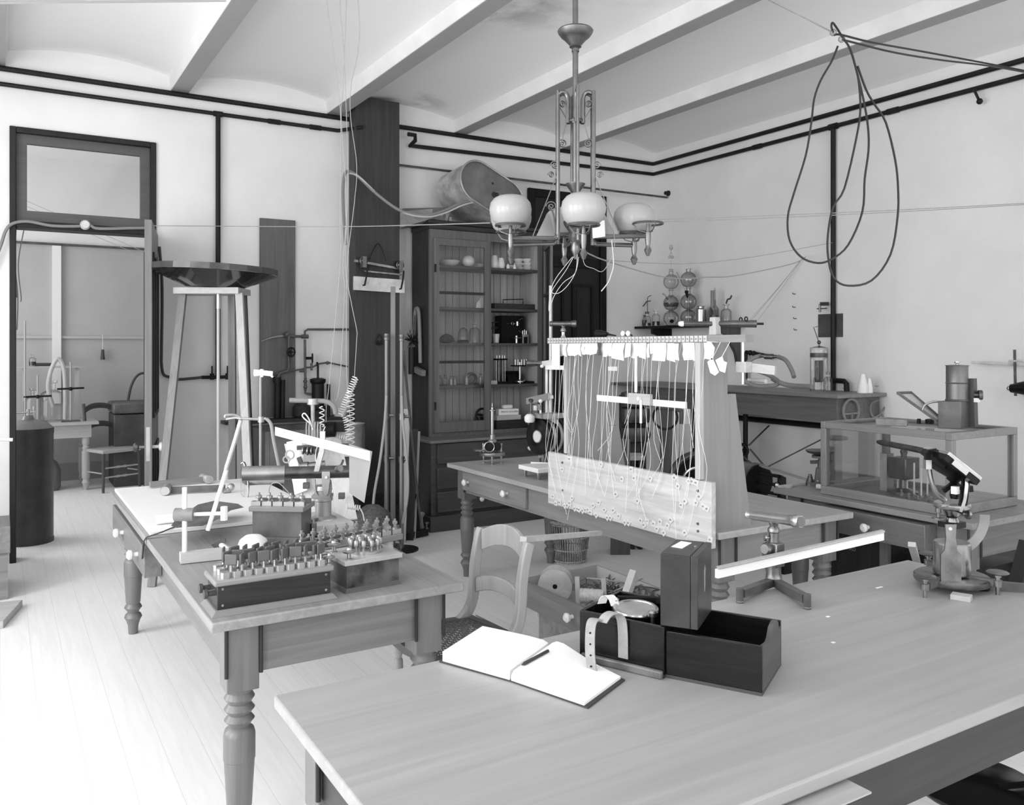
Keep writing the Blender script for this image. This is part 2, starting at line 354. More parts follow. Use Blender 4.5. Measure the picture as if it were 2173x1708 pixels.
lfo = lf.build('door_leaf', mat('door_leaf_wood', .17, .5, grain=.2, axis=2), d1)
pn = MB(); pn.frame((hx, hy, 0.01), dv, nv, (0, 0, 1))
for (a, b_, z0, z1) in [(.12, .41, .25, .85), (.5, dw - .12, .25, .85), (.12, .41, 1.05, 2.2), (.5, dw - .12, 1.05, 2.2)]:
    for s_, th in ((0, .012), (-.057, .012)):
        pn.b(a + .03, s_, z0, b_ - .03, s_ + th, z0 + .03).b(a + .03, s_, z1 - .03, b_ - .03, s_ + th, z1).b(a, s_, z0, a + .03, s_ + th, z1).b(b_ - .03, s_, z0, b_, s_ + th, z1)
pn.build('panel_moulding', DOORW[2], lfo)
lk = MB(); lk.frame((hx, hy, 0.01), dv, nv, (0, 0, 1)); lk.b(dw, -.035, .77, dw + .003, -.01, 1.0); lk.build('lock_plate', BRASS, lfo)
kb = MB(); kb.frame((hx, hy, 0.01), dv, nv, (0, 0, 1))
kb.turn([(.012, 0), (.012, .5), (.03, .6), (.034, .8), (.02, 1)], (dw - .06, 0, .86), (dw - .06, .075, .86), 14); kb.build('door_knob', DBRASS, lfo)
kb = MB(); kb.frame((hx, hy, 0.01), dv, nv, (0, 0, 1))
kb.turn([(.012, 0), (.012, .5), (.03, .6), (.034, .8), (.02, 1)], (dw - .06, -.045, .86), (dw - .06, -.12, .86), 14); kb.build('door_knob', PORC, lfo)
hg = MB(); hg.cyl((hx + .01, hy - .012, 2.03), (hx + .01, hy - .012, 2.17), .012).cyl((hx + .01, hy - .012, .3), (hx + .01, hy - .012, .44), .012); hg.build('hinge', IRON, lfo)
# dark closed door in the back wall, beside the cabinet
d2 = struct('door_2'); a0, a1, z1 = 4.452, 5.416, 3.125; fr = MB()
fr.b(a0, YB - .035, 0, a0 + .08, YB, z1).b(a1 - .08, YB - .035, 0, a1, YB, z1).b(a0 + .08, YB - .035, z1 - .08, a1 - .08, YB, z1).b(a0 + .08, YB - .03, 2.36, a1 - .08, YB, 2.46)
fr.build('door_frame', BLACKW[2], d2, bevel=.006)
MB().b(a0 + .08, YB - .012, 0, a1 - .08, YB, 2.36).build('door_leaf', DOORW[2], d2)
MB().b(a0 + .08, YB - .012, 2.46, a1 - .08, YB, z1 - .08).build('transom_panel', DOORW[0], d2)
for (p, q, z0, zz) in [(.16, .43, .95, 2.2), (.53, .80, .95, 2.2), (.16, .43, .2, .75), (.53, .80, .2, .75)]:
    pn = MB(); p += a0; q += a0
    pn.b(p, YB - .026, z0, p + .03, YB - .012, zz).b(q - .03, YB - .026, z0, q, YB - .012, zz).b(p + .03, YB - .026, z0, q - .03, YB - .012, z0 + .03).b(p + .03, YB - .026, zz - .03, q - .03, YB - .012, zz)
    po = pn.build('door_panel', BLACKW[2], d2)
    MB().b(p + .06, YB - .02, z0 + .06, q - .06, YB - .011, zz - .06).build('panel_field', DOORW[2], po)
struct('baseboard_right', MB().b(XR - .02, YF, 0, XR, YB, .18), mat('baseboard_dark', .1, .6))
struct('baseboard_back', MB().b(1.06, YB - .02, 0, 4.45, YB, .18).b(5.42, YB - .02, 0, XR, YB, .18), mat('baseboard_back_paint', .1, .6))

# ================================================================== PIPES ALONG THE WALLS
cz = 3.535
mb = MB(); mb.tube([(XL + .03, YB - .035, cz), (XR - .035, YB - .035, cz), (XR - .035, YF + .03, cz)], .02, 10)
solo('steam_pipe', mb, IRON, 'thick black pipe high on the walls, upper of the long pair', 'pipe')
t = thing('gas_pipe', 'black pipe below the upper pair pipe, with a drop pipe beside the doorway', 'pipe', (0, 0, 0)); z2 = 3.425
px0 = aty(461, 243, YB); mb = MB(); mb.tube([(XL + .03, YB - .03, z2), (2.50, YB - .03, z2), (2.56, YB - .12, z2), (2.64, YB - .25, z2)], .016, 10)
mb.tube([(3.1, YB - .16, z2 + .02), (3.17, YB - .16, z2 + .02), (3.185, YB - .13, z2 - .02), (3.17, YB - .05, z2 - .05), (3.3, YB - .035, z2 - .045), (XR - .03, YB - .035, z2), (XR - .03, YF + .03, z2)], .019, 10)
for p in [(px0.x, YB - .03, z2)]: mb.cyl((p[0] - .035, p[1], p[2]), (p[0] + .035, p[1], p[2]), .022)
for x in (1.95, 2.3): mb.cyl((x - .05, YB - .03, z2), (x + .05, YB - .03, z2), .021)
for y in (5.55, 4.15, 2.6): mb.cyl((XR - .03, y - .05, z2), (XR - .03, y + .05, z2), .024)
mb.build('pipe', IRON, t, world=True)
zb = over((px0.x, YB - .03), 800); mb = MB(); mb.cyl((px0.x, YB - .03, z2), (px0.x, YB - .03, zb), .019); mb.build('drop_pipe', IRON, t)
mb = MB(); a = aty(1768, 262, 7.0); yv = atx(1768, 270, XR - .03).y; zb2 = over((XR - .03, yv), 832); mb.cyl((XR - .03, yv, z2), (XR - .03, yv, zb2), .021); mb.cyl((XR - .03, yv - .04, z2), (XR - .03, yv + .04, z2), .027)
mb.build('drop_pipe', IRON, t)
hk = atx(2072, 195, XR - .05); mb = MB(); mb.tube([(XR - .03, hk.y, z2), (XR - .08, hk.y, z2 - .02), (XR - .07, hk.y - .03, z2 - .1)], .01); mb.ball((XR - .07, hk.y - .035, z2 - .11), .022); mb.build('gas_nozzle', IRON, t)
# gas cocks at the foot of the drop pipe
mb = MB(); gz = zb; gx = px0.x; gy = YB - .045
t = thing('gas_cock', 'pair of black gas cocks at the foot of the drop pipe behind the tall stand', 'gas tap', (gx, gy, gz))
mb.cyl((-.13, 0, 0), (.13, 0, 0), .014).cyl((-.05, 0, -.02), (-.05, 0, .03), .016).cyl((.07, 0, -.02), (.07, 0, .03), .016); mb.build('cock_body', IRON, t)
for x in (-.05, .07): MB().b(x - .006, -.004, .03, x + .006, .004, .09).build('lever', IRON, t)
a = aty(330, 786, YB - .05)
solo('rubber_gas_hose', MB().tube([(1.055, YB - .05, 2.33), (1.075, YB - .05, 2.0), (1.07, YB - .05, 1.5), (1.07, YB - .05, gz + .12), (1.085, YB - .05, gz + .03), (1.14, YB - .05, gz + .005), (gx - .3, gy, gz - .012), (gx - .13, gy, gz)], .011, 8, smooth=6), DRUBBER, 'dark rubber hose down the door jamb and along the wall to the gas cock', 'hose')
a = aty(1000, 366, YB - .06); b_ = aty(1415, 418, YB - .06)
t = thing('curtain_rod', 'thin dark rod on the back wall from the pillar past the boiler to the corner', 'rod', (3.0, YB - .08, a.z))
p1 = Vector((XR - .0, 6.72, 3.17)); MB().cyl(aty(846, 350, YB - .02), atx(1416, 419, XR - .03), .011, n=8).build('rod', BRONZE, t, world=True)
q = atx(1416, 416, XR - .02); MB().turn([(.03, 0), (.03, .3), (.02, .4), (.02, 1)], (XR, q.y, q.z + .03), (XR - .05, q.y, q.z + .03), 12).build('wall_flange', IRON, t, world=True)

# ================================================================== WOODEN PILLAR AND WHAT HANGS ON IT
t = thing('wooden_pillar', 'tall dark boxed wooden pillar against the back wall', 'pillar', (2.794, 6.95, 0))
MB().b(2.588, 6.843, 0, 3.0, YB - .055, 3.70).build('shaft', PILW[2], t, world=True, bevel=.006)
MB().b(2.575, 6.825, 0, 3.01, 6.842, .28).build('base_board', DARKW[0], t, world=True)
def fp(px, py, y=6.83): return aty(px, py, y)
# spring bracket hung by a wire loop
c0 = fp(800, 566); t = thing('spring_clamp_bar', 'rusty iron clamp bar with two coiled springs hung on a wire loop on the pillar', 'clamp bar', (c0.x, 6.80, c0.z))
mb = MB(); a = fp(752, 553, 6.8); b_ = fp(858, 572, 6.8); mb.bar(a, b_, .02, .02); mb.bar(fp(772, 575, 6.8), fp(852, 583, 6.8), .012, .012); mb.build('bar', DBRASS, t, world=True)
for px, py in ((770, 556), (847, 565)):
    mb = MB(); p = fp(px, py, 6.79); mb.bar(p + V(0, 0, .045), p + V(0, 0, -.05), .09, .035, (1, 0, 0)); mb.ring(p + V(0, -.02, .01), (0, 1, 0), .03, .008, 16); mb.ring(p + V(0, -.03, .01), (0, 1, 0), .018, .007, 14); mb.build('coil_spring', BRONZE, t, world=True)
    mb = MB(); mb.tube([p + V(.03, -.03, -.04), p + V(.02, -.035, -.12), p + V(.0, -.04, -.20), p + V(-.015, -.04, -.2)], .008); mb.build('hook', IRON, t, world=True)
mb = MB(); mb.tube([fp(784, 550, 6.8), fp(792, 530, 6.8), fp(802, 517, 6.8), fp(812, 532, 6.8), fp(819, 555, 6.8)], .005, smooth=5); mb.build('hanging_wire', IRON, t, world=True)
mb = MB(); a = fp(751, 586, 6.80); b_ = fp(858, 594, 6.80); d = over((a.x, a.y), 615) - a.z
mb.hexa([a + V(0, -.005, d), b_ + V(0, -.005, d), b_ + V(0, .02, d), a + V(0, .02, d), a + V(0, -.005, 0), b_ + V(0, -.005, 0), b_ + V(0, .02, 0), a + V(0, .02, 0)])
solo('white_board', mb, mat('worn_white_paint', .62, .6, mottle=.22, mscale=9), 'worn white painted board under the clamp bar on the pillar', 'board')
mb = MB(); c0 = fp(805, 722, 6.83); k = .0038
for pts in ([(-9, 6), (9, 6), (0, -14), (-9, 6)], [(-7, 10), (-3, 6), (0, 12), (3, 6), (7, 10)], [(-5, 0), (0, 4), (5, 0)]):
    mb.tube([c0 + V(x * k, 0, -y * k) for x, y in pts], .004, smooth=3)
solo('pipe_clay_triangles', mb, IRON, 'small wire triangles hung on a nail low on the pillar', 'wire triangle')

# ================================================================== GLAZED CABINET
t = thing('display_cabinet', 'tall wooden cabinet with glazed doors over a drawer base', 'cabinet', (3.785, 6.75, 0)); CT = t
X0, X1, XM = 3.2, 4.37, 3.785; YU = 6.65; SH = [.80, 1.21, 1.589, 1.907, 2.278]; ZT = 2.66
UPW = woods('upper_cabinet_wood', .11, .25, .45)
def P(mb, name, m, par=None, bevel=0): return mb.build(name, m, par or CT, bevel, world=True)
P(MB().b(3.1, 6.42, .13, 4.46, YB - .03, .74), 'base_carcass', CABW[0])
P(MB().b(3.07, 6.37, 0, 4.49, YB - .03, .13), 'plinth', CABW[0], bevel=.006)
P(MB().b(3.07, 6.37, .742, 4.49, YB - .03, .767), 'base_top', OAK[0], bevel=.006)
for z0, z1, kx in ((.565, .735, 3.56), (.352, .533, 3.56), (.15, .328, 3.56)):
    d = P(MB().b(3.15, 6.395, z0, 4.41, 6.42, z1), 'drawer', CABW[0], bevel=.008)
    for x in (kx, 4.05):
        P(MB().turn([(.009, 0), (.008, .35), (.02, .55), (.022, .8), (.012, 1)], (x, 6.395, (z0 + z1) / 2), (x, 6.352, (z0 + z1) / 2), 14), 'knob', PORC, d)
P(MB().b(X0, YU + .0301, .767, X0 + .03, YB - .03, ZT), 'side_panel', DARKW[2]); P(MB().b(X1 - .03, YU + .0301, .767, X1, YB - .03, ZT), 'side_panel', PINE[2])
bm_ = mat('bead_board', .42, .5, grain=.2, axis=2); mb = MB(); n = 15; wd = (X1 - X0 - .06) / n
for i in range(n): mb.b(X0 + .03 + i * wd + .003, YB - .05, .767, X0 + .03 + (i + 1) * wd - .003, YB - .04, ZT - .02)
mb.b(X0 + .03, YB - .04, .767, X1 - .03, YB - .03, ZT - .02); P(mb, 'back_boards', bm_)
P(MB().b(X0 - .03, YU - .035, ZT - .03, X1 + .03, YB - .03, ZT).b(X0 - .012, YU - .018, ZT - .075, X1 + .012, YB - .03, ZT - .0301), 'cornice', DARKW[0], bevel=.006)
P(MB().b(X0 + .03, YU + .03, .767, X1 - .03, YB - .052, SH[0]), 'bottom_board', CABW[0])
for z in SH[1:]: P(MB().b(X0 + .031, YU + .03, z - .025, X1 - .031, YB - .052, z), 'shelf', CABW[0], bevel=.003)
fr = MB(); fr.b(X0, YU, .767, X0 + .05, YU + .03, ZT - .076).b(X1 - .035, YU, .767, X1, YU + .03, ZT - .076).b(X0 + .05, YU, ZT - .15, X1 - .035, YU + .03, ZT - .076).b(X0 + .05, YU, .767, X1 - .035, YU + .03, SH[0])
fr.b(XM - .03, YU, SH[0], XM + .03, YU + .03, ZT - .15); P(fr, 'face_frame', UPW[2])
def cab_door(name, o, dx, wd):
    """glazed door hinged at o, its plane running along dx"""
    dx = Vector(dx).normalized(); dy = Vector((-dx.y, dx.x, 0)); z0, z1 = SH[0] + .004, ZT - .155; mb = MB().frame(o, dx, dy, (0, 0, 1)); s_ = .05
    mb.b(0, 0, z0, s_, .022, z1).b(wd - s_, 0, z0, wd, .022, z1).b(s_, 0, z1 - .06, wd - s_, .022, z1).b(s_, 0, z0, wd - s_, .022, z0 + .09)
    d = P(mb, name, UPW[2]); mb = MB().frame(o, dx, dy, (0, 0, 1))
    for z in (1.42, 2.03): P(MB().frame(o, dx, dy, (0, 0, 1)).b(s_, -.002, z - .012, wd - s_, .02, z + .012), 'glazing_bar', DARKW[0], d)
    P(MB().frame(o, dx, dy, (0, 0, 1)).b(s_, .009, z0 + .09, wd - s_, .013, z1 - .06), 'pane', PANE, d)
    for zh in (z0 + .2, z1 - .3): P(MB().frame(o, dx, dy, (0, 0, 1)).b(.0, -.006, zh, .018, -.001, zh + .07), 'hinge', IRON, d)
    return d
cab_door('glazed_door', (X0 + .03, YU - .024, 0), (1, 0, 0), XM - X0 - .03)
cab_door('glazed_door', (X1 - .01, YU - .03, 0), (4.11 - 4.37, 6.14 - 6.65, 0), .565)
# ------------------------------------------------------------------ things in the cabinet
YS = 6.86
def shelf_at(px, i, y=YS):
    d = ray(px, HY); s = y / d[1]; return Vector((d[0] * s, y, SH[i]))
def bowl(o, r, h, label, group=None, m=PORC, name='porcelain_bowl'):
    return solo(name, MB().lathe([(r * .45, 0), (r * .55, .004), (r * .9, h * .6), (r, h), (r * .95, h), (r * .82, h * .6), (r * .4, .012), (.001, .01)], o, 24, False), m, label, 'bowl', group)
bowl(shelf_at(953, 4), .10, .06, 'wide white bowl on the top left shelf of the cabinet'); 
solo('evaporating_dish', MB().lathe([(.03, .02), (.075, .0), (.10, .05), (.09, .05), (.06, .01), (.001, .03)], shelf_at(1008, 4) + V(.03, .08, 0), 22, False), PORC, 'white shallow dish behind the egg shaped jar in the cabinet', 'dish')
solo('porcelain_jar', MB().ball(shelf_at(994, 4, 6.76) + V(0, 0, .055), .058, 18, .95), PORC, 'egg shaped white jar on the top left shelf', 'jar')
solo('tall_pestle', MB().lathe([(.02, 0), (.022, .03), (.012, .09), (.010, .2), (.014, .235), (.004, .245)], shelf_at(938, 4) + V(-.03, .09, .0), 14), PORC, 'white pestle standing upright behind the wide bowl', 'pestle')
for px, h, nm in ((1049, .125, 'taller white crucible at the left end of the right top shelf'), (1063, .105, 'shorter white crucible beside the taller one on the top shelf')):
    solo('porcelain_crucible', MB().lathe([(.03, 0), (.036, .01), (.04, h * .35), (.03, h * .8), (.024, h), (.018, h), (.001, h - .01)], shelf_at(px, 4, 6.78), 20, False), PORC, nm, 'crucible')
for px, y, n0, nm in ((1081, 6.82, 1, 'single white dish beside the crucibles'), (1100, 6.9, 3, None), (1119, 6.86, 3, None)):
    for k in range(n0):
        L_ = nm or ('%s white dish of the %s dish stack on the top cabinet shelf' % (('bottom', 'middle', 'topmost')[k], 'left' if px < 1110 else 'right'))
        o = shelf_at(px, 4, y); o.z += k * .038; bowl(o, .058 - .004 * k, .045, L_, 'white dishes stacked in the cabinet' if not nm else None)
for px, nm in ((1078, 'left one of two tiny white cones in front of the dishes'), (1092, 'right one of two tiny white cones in front of the dishes')):
    solo('porcelain_cone', MB().lathe([(.016, 0), (.015, .02), (.004, .05)], shelf_at(px, 4, 6.72), 12), PORC, nm, 'cone')
mb = MB(); o = shelf_at(1018, 3, 6.72); mb.plate([o + V(-.04, 0, 0), o + V(.035, 0, 0), o + V(.04, .01, .09), o + V(.01, .005, .1), o + V(.0, .005, .075), o + V(-.03, .003, .05)], .004)
solo('torn_paper', mb, PAPER, 'torn white paper leaning on the second shelf behind the glass', 'paper')
o = shelf_at(1087, 3, 6.8)
solo('flat_wooden_case', MB().b(o.x - .24, 6.72, o.z, o.x + .2, 6.88, o.z + .05), DARKW[0], 'long flat dark wooden case on the second shelf at right', 'case', bevel=.004)
solo('iron_rod_frame', MB().tube([(o.x - .1, 6.8, o.z + .05), (o.x - .1, 6.8, o.z + .09), (o.x + .12, 6.8, o.z + .10), (o.x + .12, 6.8, o.z + .05)], .005), IRON, 'thin black wire frame on the flat wooden case', 'wire frame')
o = shelf_at(948, 2); solo('dark_rag', MB().lathe([(.02, 0), (.075, .01), (.07, .04), (.045, .07), (.01, .085)], o, 9), mat('rag', .04, .9, mottle=.4, mscale=30), 'dark crumpled rag on the middle shelf at left', 'rag')
o = shelf_at(983, 2); t = thing('glass_dome', 'small glass dome on a dark foot on the middle shelf', 'glass dome', o); MB().lathe([(.05, 0), (.052, .02), (.045, .03)], (0, 0, 0)).build('foot', BLACKW[0], t); MB().lathe([(.046, .03), (.047, .09), (.035, .125), (.015, .14), (.001, .143)], (0, 0, 0), 20, False).build('dome', GLASS, t)
o = shelf_at(1007, 2)
def bottle(o, r, h, neck, label, m=GLASS, liq=0, group=None, stop=None, name='glass_bottle'):
    t = thing(name, label, 'bottle', o, 0, group)
    MB().lathe([(r * .5, .002), (r, .004), (r, h * .6), (r * .85, h * .7), (neck, h * .78), (neck, h * .93), (neck * 1.5, h * .95), (neck * 1.5, h), (neck * .9, h)], (0, 0, 0), 20, False).build('bottle_body', m, t)
    if liq: MB().lathe([(r * .93, .008), (r * .93, h * liq)], (0, 0, 0), 20).build('liquid', LIQ, t)
    if stop: MB().lathe([(neck * .85, h * .9), (neck * 1.1, h * 1.02), (neck * 1.1, h * 1.06)], (0, 0, 0), 14).build('stopper', stop, t)
    return t
bottle(o, .05, .185, .018, 'tall glass bottle beside the glass dome in the cabinet')
o = shelf_at(1086, 2, 6.84); t = thing('black_instrument_case', 'square black cased instrument with brass arms on the middle right shelf', 'instrument', o)
MB().b(-.13, -.03, 0, .12, .1, .26).build('case', BLACK, t, bevel=.004)
mb = MB(); mb.tube([(-.08, -.045, .185), (.06, -.05, .185)], .004); mb.cyl((.03, -.05, .165), (.03, -.05, .205), .014); mb.ring((-.02, -.05, .185), (0, 1, 0), .014, .003); mb.tube([(.05, -.04, .22), (.09, -.05, .24)], .004); mb.tube([(.05, -.04, .12), (.08, -.05, .1)], .004); mb.ring((-.01, -.1, .05), (0, 0, 1), .04, .005); mb.cyl((-.01, -.1, 0), (-.01, -.1, .07), .012); mb.build('brass_arms', BRASS, t)
o = shelf_at(1053, 2, 6.74); solo('glass_beaker', MB().lathe([(.024, .002), (.026, .01), (.032, .08), (.034, .085), (.029, .08), (.023, .012)], o, 18, False), mat('bright_beaker', .7, .2, .4), 'bright beaker in front of the black cased instrument', 'beaker')
o = shelf_at(1113, 2, 6.78); t = thing('small_galvanometer', 'little brass framed galvanometer on the middle right shelf', 'galvanometer', o)
MB().b(-.035, -.02, 0, -.022, .02, .085).b(.022, -.02, 0, .035, .02, .085).b(-.0219, -.02, .06, .0219, .02, .085).build('frame', BRASS, t); MB().cyl((-.02, 0, .085), (-.02, 0, .12), .006).cyl((.0, 0, .085), (.0, 0, .13), .005).cyl((.02, 0, .085), (.02, 0, .12), .006).build('terminals', BRASS, t); MB().b(-.02, -.015, 0, .02, .015, .05).build('coil', BLACK, t)
o = shelf_at(1045, 2, 6.86); solo('lever_balance', MB().cyl(o, o + V(0, 0, .2), .005).bar(o + V(-.06, 0, .19), o + V(.07, 0, .2), .006, .01).bar(o + V(-.05, 0, .14), o + V(.05, 0, .145), .02, .02).cyl(o, o + V(0, 0, .008), .03), IRON, 'slim black stand with crossbars left of the black cased instrument', 'stand')
for i, px in enumerate((934, 945, 957, 965, 990, 1020)):
    nm = ('leftmost', 'second from the left', 'third from the left', 'fourth from the left', 'fifth from the left', 'rightmost')[i]
    o = shelf_at(px, 1, 6.78 + .03 * (i % 2)); t = thing('specimen_bottle', 'small bright bottle, %s in the row behind the glass' % nm, 'bottle', o, 0, 'small bottles on the lower glazed shelf')
    h = (.07, .075, .065, .06, .075, .08)[i]; MB().lathe([(.019, 0), (.02, .004), (.02, h * .8), (.013, h * .9), (.013, h)], (0, 0, 0), 14).build('bottle_body', TIN if i in (2, 3, 4, 5) else GLASSD, t); MB().lathe([(.011, h), (.012, h + .02)], (0, 0, 0), 10).build('cork', CORK, t)
o = shelf_at(1000, 1, 6.92); solo('dark_wire_coil', MB().ring(o + V(0, 0, .045), (0, 1, .15), .05, .015, 20, 7), BRONZE, 'dark coil of wire standing behind the small bottles', 'coil')
o = shelf_at(1062, 1, 6.84); t = thing('twin_column_instrument', 'instrument of two dark columns under a black cap on the lower right shelf', 'instrument', o)
MB().b(-.06, -.04, 0, .06, .04, .02).build('base', BLACK, t); MB().cyl((-.018, 0, .02), (-.018, 0, .22), .016).cyl((.024, 0, .02), (.024, 0, .22), .016).build('column', BRONZE, t); MB().b(-.06, -.03, .22, .06, .03, .235).build('cap', BLACK, t); MB().cyl((-.045, 0, .02), (-.045, 0, .22), .003).cyl((.05, 0, .02), (.05, 0, .22), .003).build('rods', STEEL, t)
mb = MB()
for x in (-.04, -.01, .02, .045): mb.cyl((x, 0, .235), (x, 0, .265), .007)
mb.build('terminals', BRASS, t)
o = shelf_at(1083, 1, 6.9); solo('black_hood', MB().turn([(.075, 0), (.075, 1)], o + V(-.07, 0, .04), o + V(.08, 0, .04), 20).b(o.x - .07, o.y - .075, o.z, o.x + .08, o.y + .075, o.z + .04), BLACK, 'round topped black hood between the two lower right instruments', 'hood')
o = shelf_at(1103, 1, 6.8); t = thing('brass_theodolite', 'brass instrument on levelling feet beside the black hood in the cabinet', 'instrument', o)
MB().cyl((0, 0, .01), (0, 0, .2), .012).lathe([(.05, .012), (.05, .02), (.02, .035)], (0, 0, 0)).build('column', BRASS, t); MB().b(-.07, -.05, .16, .09, .05, .172).build('stage', BLACK, t)
mb = MB()
for x in (-.05, -.02, .02, .05, .075): mb.cyl((x, 0, .172), (x, 0, .225), .008)
mb.build('terminals', BRASS, t)
for a in range(3): MB().cyl((.05 * math.cos(a * 2.1), .05 * math.sin(a * 2.1), 0), (.05 * math.cos(a * 2.1), .05 * math.sin(a * 2.1), .03), .006).build('levelling_foot', BRASS, t)
o = shelf_at(1047, 1, 6.74); solo('pale_block', MB().b(o.x - .05, 6.72, o.z, o.x + .03, 6.77, o.z + .035), PALE[0], 'small pale wooden block at the left end of the lower right shelf', 'block')
o = shelf_at(1130, 1, 6.8); solo('flat_black_case', MB().b(o.x - .11, 6.74, o.z, o.x + .07, 6.9, o.z + .018), BLACK, 'flat black case at the right end of the lower right shelf', 'case')
# bottom compartment
o = shelf_at(942, 0, 6.76); solo('iron_bell', MB().lathe([(.05, 0), (.045, .02), (.03, .035), (.018, .05), (.016, .07), (.02, .08), (.006, .085)], o, 18), IRON, 'squat black bell shaped weight at the left of the cabinet floor', 'weight')
o = shelf_at(985, 0, 6.8); solo('flat_slate_case', MB().b(o.x - .12, 6.74, o.z, o.x + .12, 6.88, o.z + .03), SLATE, 'long flat grey case on the cabinet floor behind the glass', 'case')
o = shelf_at(1018, 0, 6.9); t = thing('small_engine', 'small dark machine with a wheel behind the cabinet mullion', 'machine', o)
MB().b(-.07, -.05, 0, .06, .05, .03).b(-.05, -.03, .03, -.03, .03, .1).b(.02, -.03, .03, .04, .03, .1).build('frame', IRON, t); MB().ring((0, -.04, .12), (0, 1, .1), .06, .012, 22).cyl((0, -.05, .12), (0, .04, .12), .012).build('flywheel', IRON, t)
o = shelf_at(1078, 0, 6.78); ob = solo('dark_box', MB().b(o.x - .17, 6.70, o.z, o.x + .15, 6.87, o.z + .075), DARKW[0], 'long dark wooden box at the bottom of the stack in the cabinet', 'box', bevel=.003)
zz = o.z + .076; solo('pale_wooden_box', MB().b(o.x - .16, 6.71, zz, o.x + .10, 6.85, zz + .045), PALE[0], 'pale wooden box in the middle of the cabinet box stack', 'box', bevel=.003)
zz += .046; t = thing('paper_box', 'white card box with printed lettering on the cabinet box stack', 'box', (o.x - .02, 6.76, zz), R(-8))
MB().b(-.1, -.035, 0, .1, .035, .055).build('box_body', WHITE, t)
lettering('PENCIL HOLDERS', .022, t, (.01, -.0355, .022), (PI / 2, 0, 0), BLACK)
zz += .056; solo('paper_bundle', MB().c(o.x - .02, 6.76, zz + .018, .1, .05, .036), CLOTH, 'small white wrapped bundle on top of the lettered box', 'bundle', bevel=.012)
o = shelf_at(1128, 0, 6.74); t = thing('white_jug', 'small white jug with a dark mouth beside the box stack', 'jug', o); MB().lathe([(.03, 0), (.045, .03), (.042, .06), (.03, .085), (.026, .085), (.02, .06)], (0, 0, 0), 18, False).build('jug_body', PORC, t); MB().lathe([(.026, .08), (.001, .081)], (0, 0, 0), 14, False).build('jug_mouth', BLACK, t)

# ------------------------------------------------------------------ on top of the cabinet
C = atd(1046, 405, 7.55); n_ = (V(RT[0], RT[1], 0) * .60 - V(FW[0], FW[1], 0) * .80 + V(0, 0, .12)).normalized(); hd = V(0, 0, 1).cross(n_).normalized(); vd = n_.cross(hd)
u_ = (hd * math.cos(R(24)) - vd * math.sin(R(24))); v_ = n_.cross(u_)
def stad(a, r, n=14):
    return [(a + r * math.cos(-PI / 2 + PI * i / n), r * math.sin(-PI / 2 + PI * i / n)) for i in range(n + 1)] + [(-a + r * math.cos(PI / 2 + PI * i / n), r * math.sin(PI / 2 + PI * i / n)) for i in range(n + 1)]
t = thing('oval_wash_boiler', 'dented oval tin boiler lying on its side on top of the cabinet', 'boiler', (C.x, C.y, ZT))
o2 = stad(.165, .19); vs = []; nn = len(o2); LN = .40
for k, s_ in ((-LN, 1.0), (0, 1.0)): vs += [C + u_ * (p[0] * s_) + v_ * (p[1] * s_) + n_ * k for p in o2]
mb = MB(); mb.add(vs, [(i, (i + 1) % nn, nn + (i + 1) % nn, nn + i) for i in range(nn)] + [tuple(range(nn - 1, -1, -1))]); P(mb, 'boiler_wall', mat('dented_tin', .5, .45, .35, mottle=.35, mscale=7), t)
mb = MB(); mb.add([C + u_ * p[0] * .985 + v_ * p[1] * .985 - n_ * .012 for p in o2] , [tuple(range(nn))]); P(mb, 'boiler_bottom', mat('tarnished_tin', .18, .6, .2, mottle=.25, mscale=5), t)
mb = MB(); mb.tube([C + u_ * p[0] + v_ * p[1] for p in o2], .009, 6, True); P(mb, 'rim_seam', TIN, t)
mb = MB()
for a, b_, r in ((.03, -.02, .03), (.08, -.05, .022), (-.02, .07, .012), (.12, .03, .012), (.06, .0, .018)):
    q = C + u_ * a + v_ * b_ - n_ * .006; mb.turn([(r, 0), (r * .7, .5), (.002, 1)], q - n_ * .004, q + n_ * .003, 7)
P(mb, 'rust_spot', mat('rust', .03, .9), t)
a = atz(850, 462, ZT); o = V(3.26, 6.85, ZT)
solo('wooden_trough', MB().hexa([V(3.0, 6.86, 2.60), V(3.2, 6.60, 2.665), V(3.42, 6.72, 2.665), V(3.1, 7.0, 2.62), V(3.0, 6.86, 2.74), V(3.2, 6.60, 2.75), V(3.42, 6.72, 2.80), V(3.1, 7.0, 2.80)]), CRATE[0], 'rough wooden block jutting between the pillar and the cabinet top', 'block')
mb = MB()
for i in range(26):
    a = random.uniform(0, 2 * PI); r = random.uniform(.0, .1); p = V(3.36 + r * math.cos(a), 6.72 + .5 * r * math.sin(a), ZT + .005); q = p + V(random.uniform(-.05, .05), random.uniform(-.03, .03), random.uniform(.03, .13)); mb.tube([p, (p + q) / 2 + V(random.uniform(-.02, .02), 0, .02), q], [.012, .016, .003], 5)
o = solo('straw_clump', mb, STRAW, 'clump of dry husks on the cabinet top beside the boiler', 'straw'); o['kind'] = 'stuff'
hp = [aty(733, 520, 6.76), aty(728, 430, 6.76), aty(729, 385, 6.76), aty(736, 364, 6.76), aty(757, 372, 6.76), aty(800, 412, 6.72), aty(850, 447, 6.6), aty(900, 458, 6.56), aty(940, 448, 6.56), aty(990, 428, 6.56), aty(1066, 422, 6.6)]
for q in hp[-4:]: q.z = max(q.z, ZT + .02)
t = thing('long_rubber_tube', 'long grey rubber tube from a nail on the pillar to the cabinet top', 'tube', (hp[0].x, 6.76, hp[0].z))
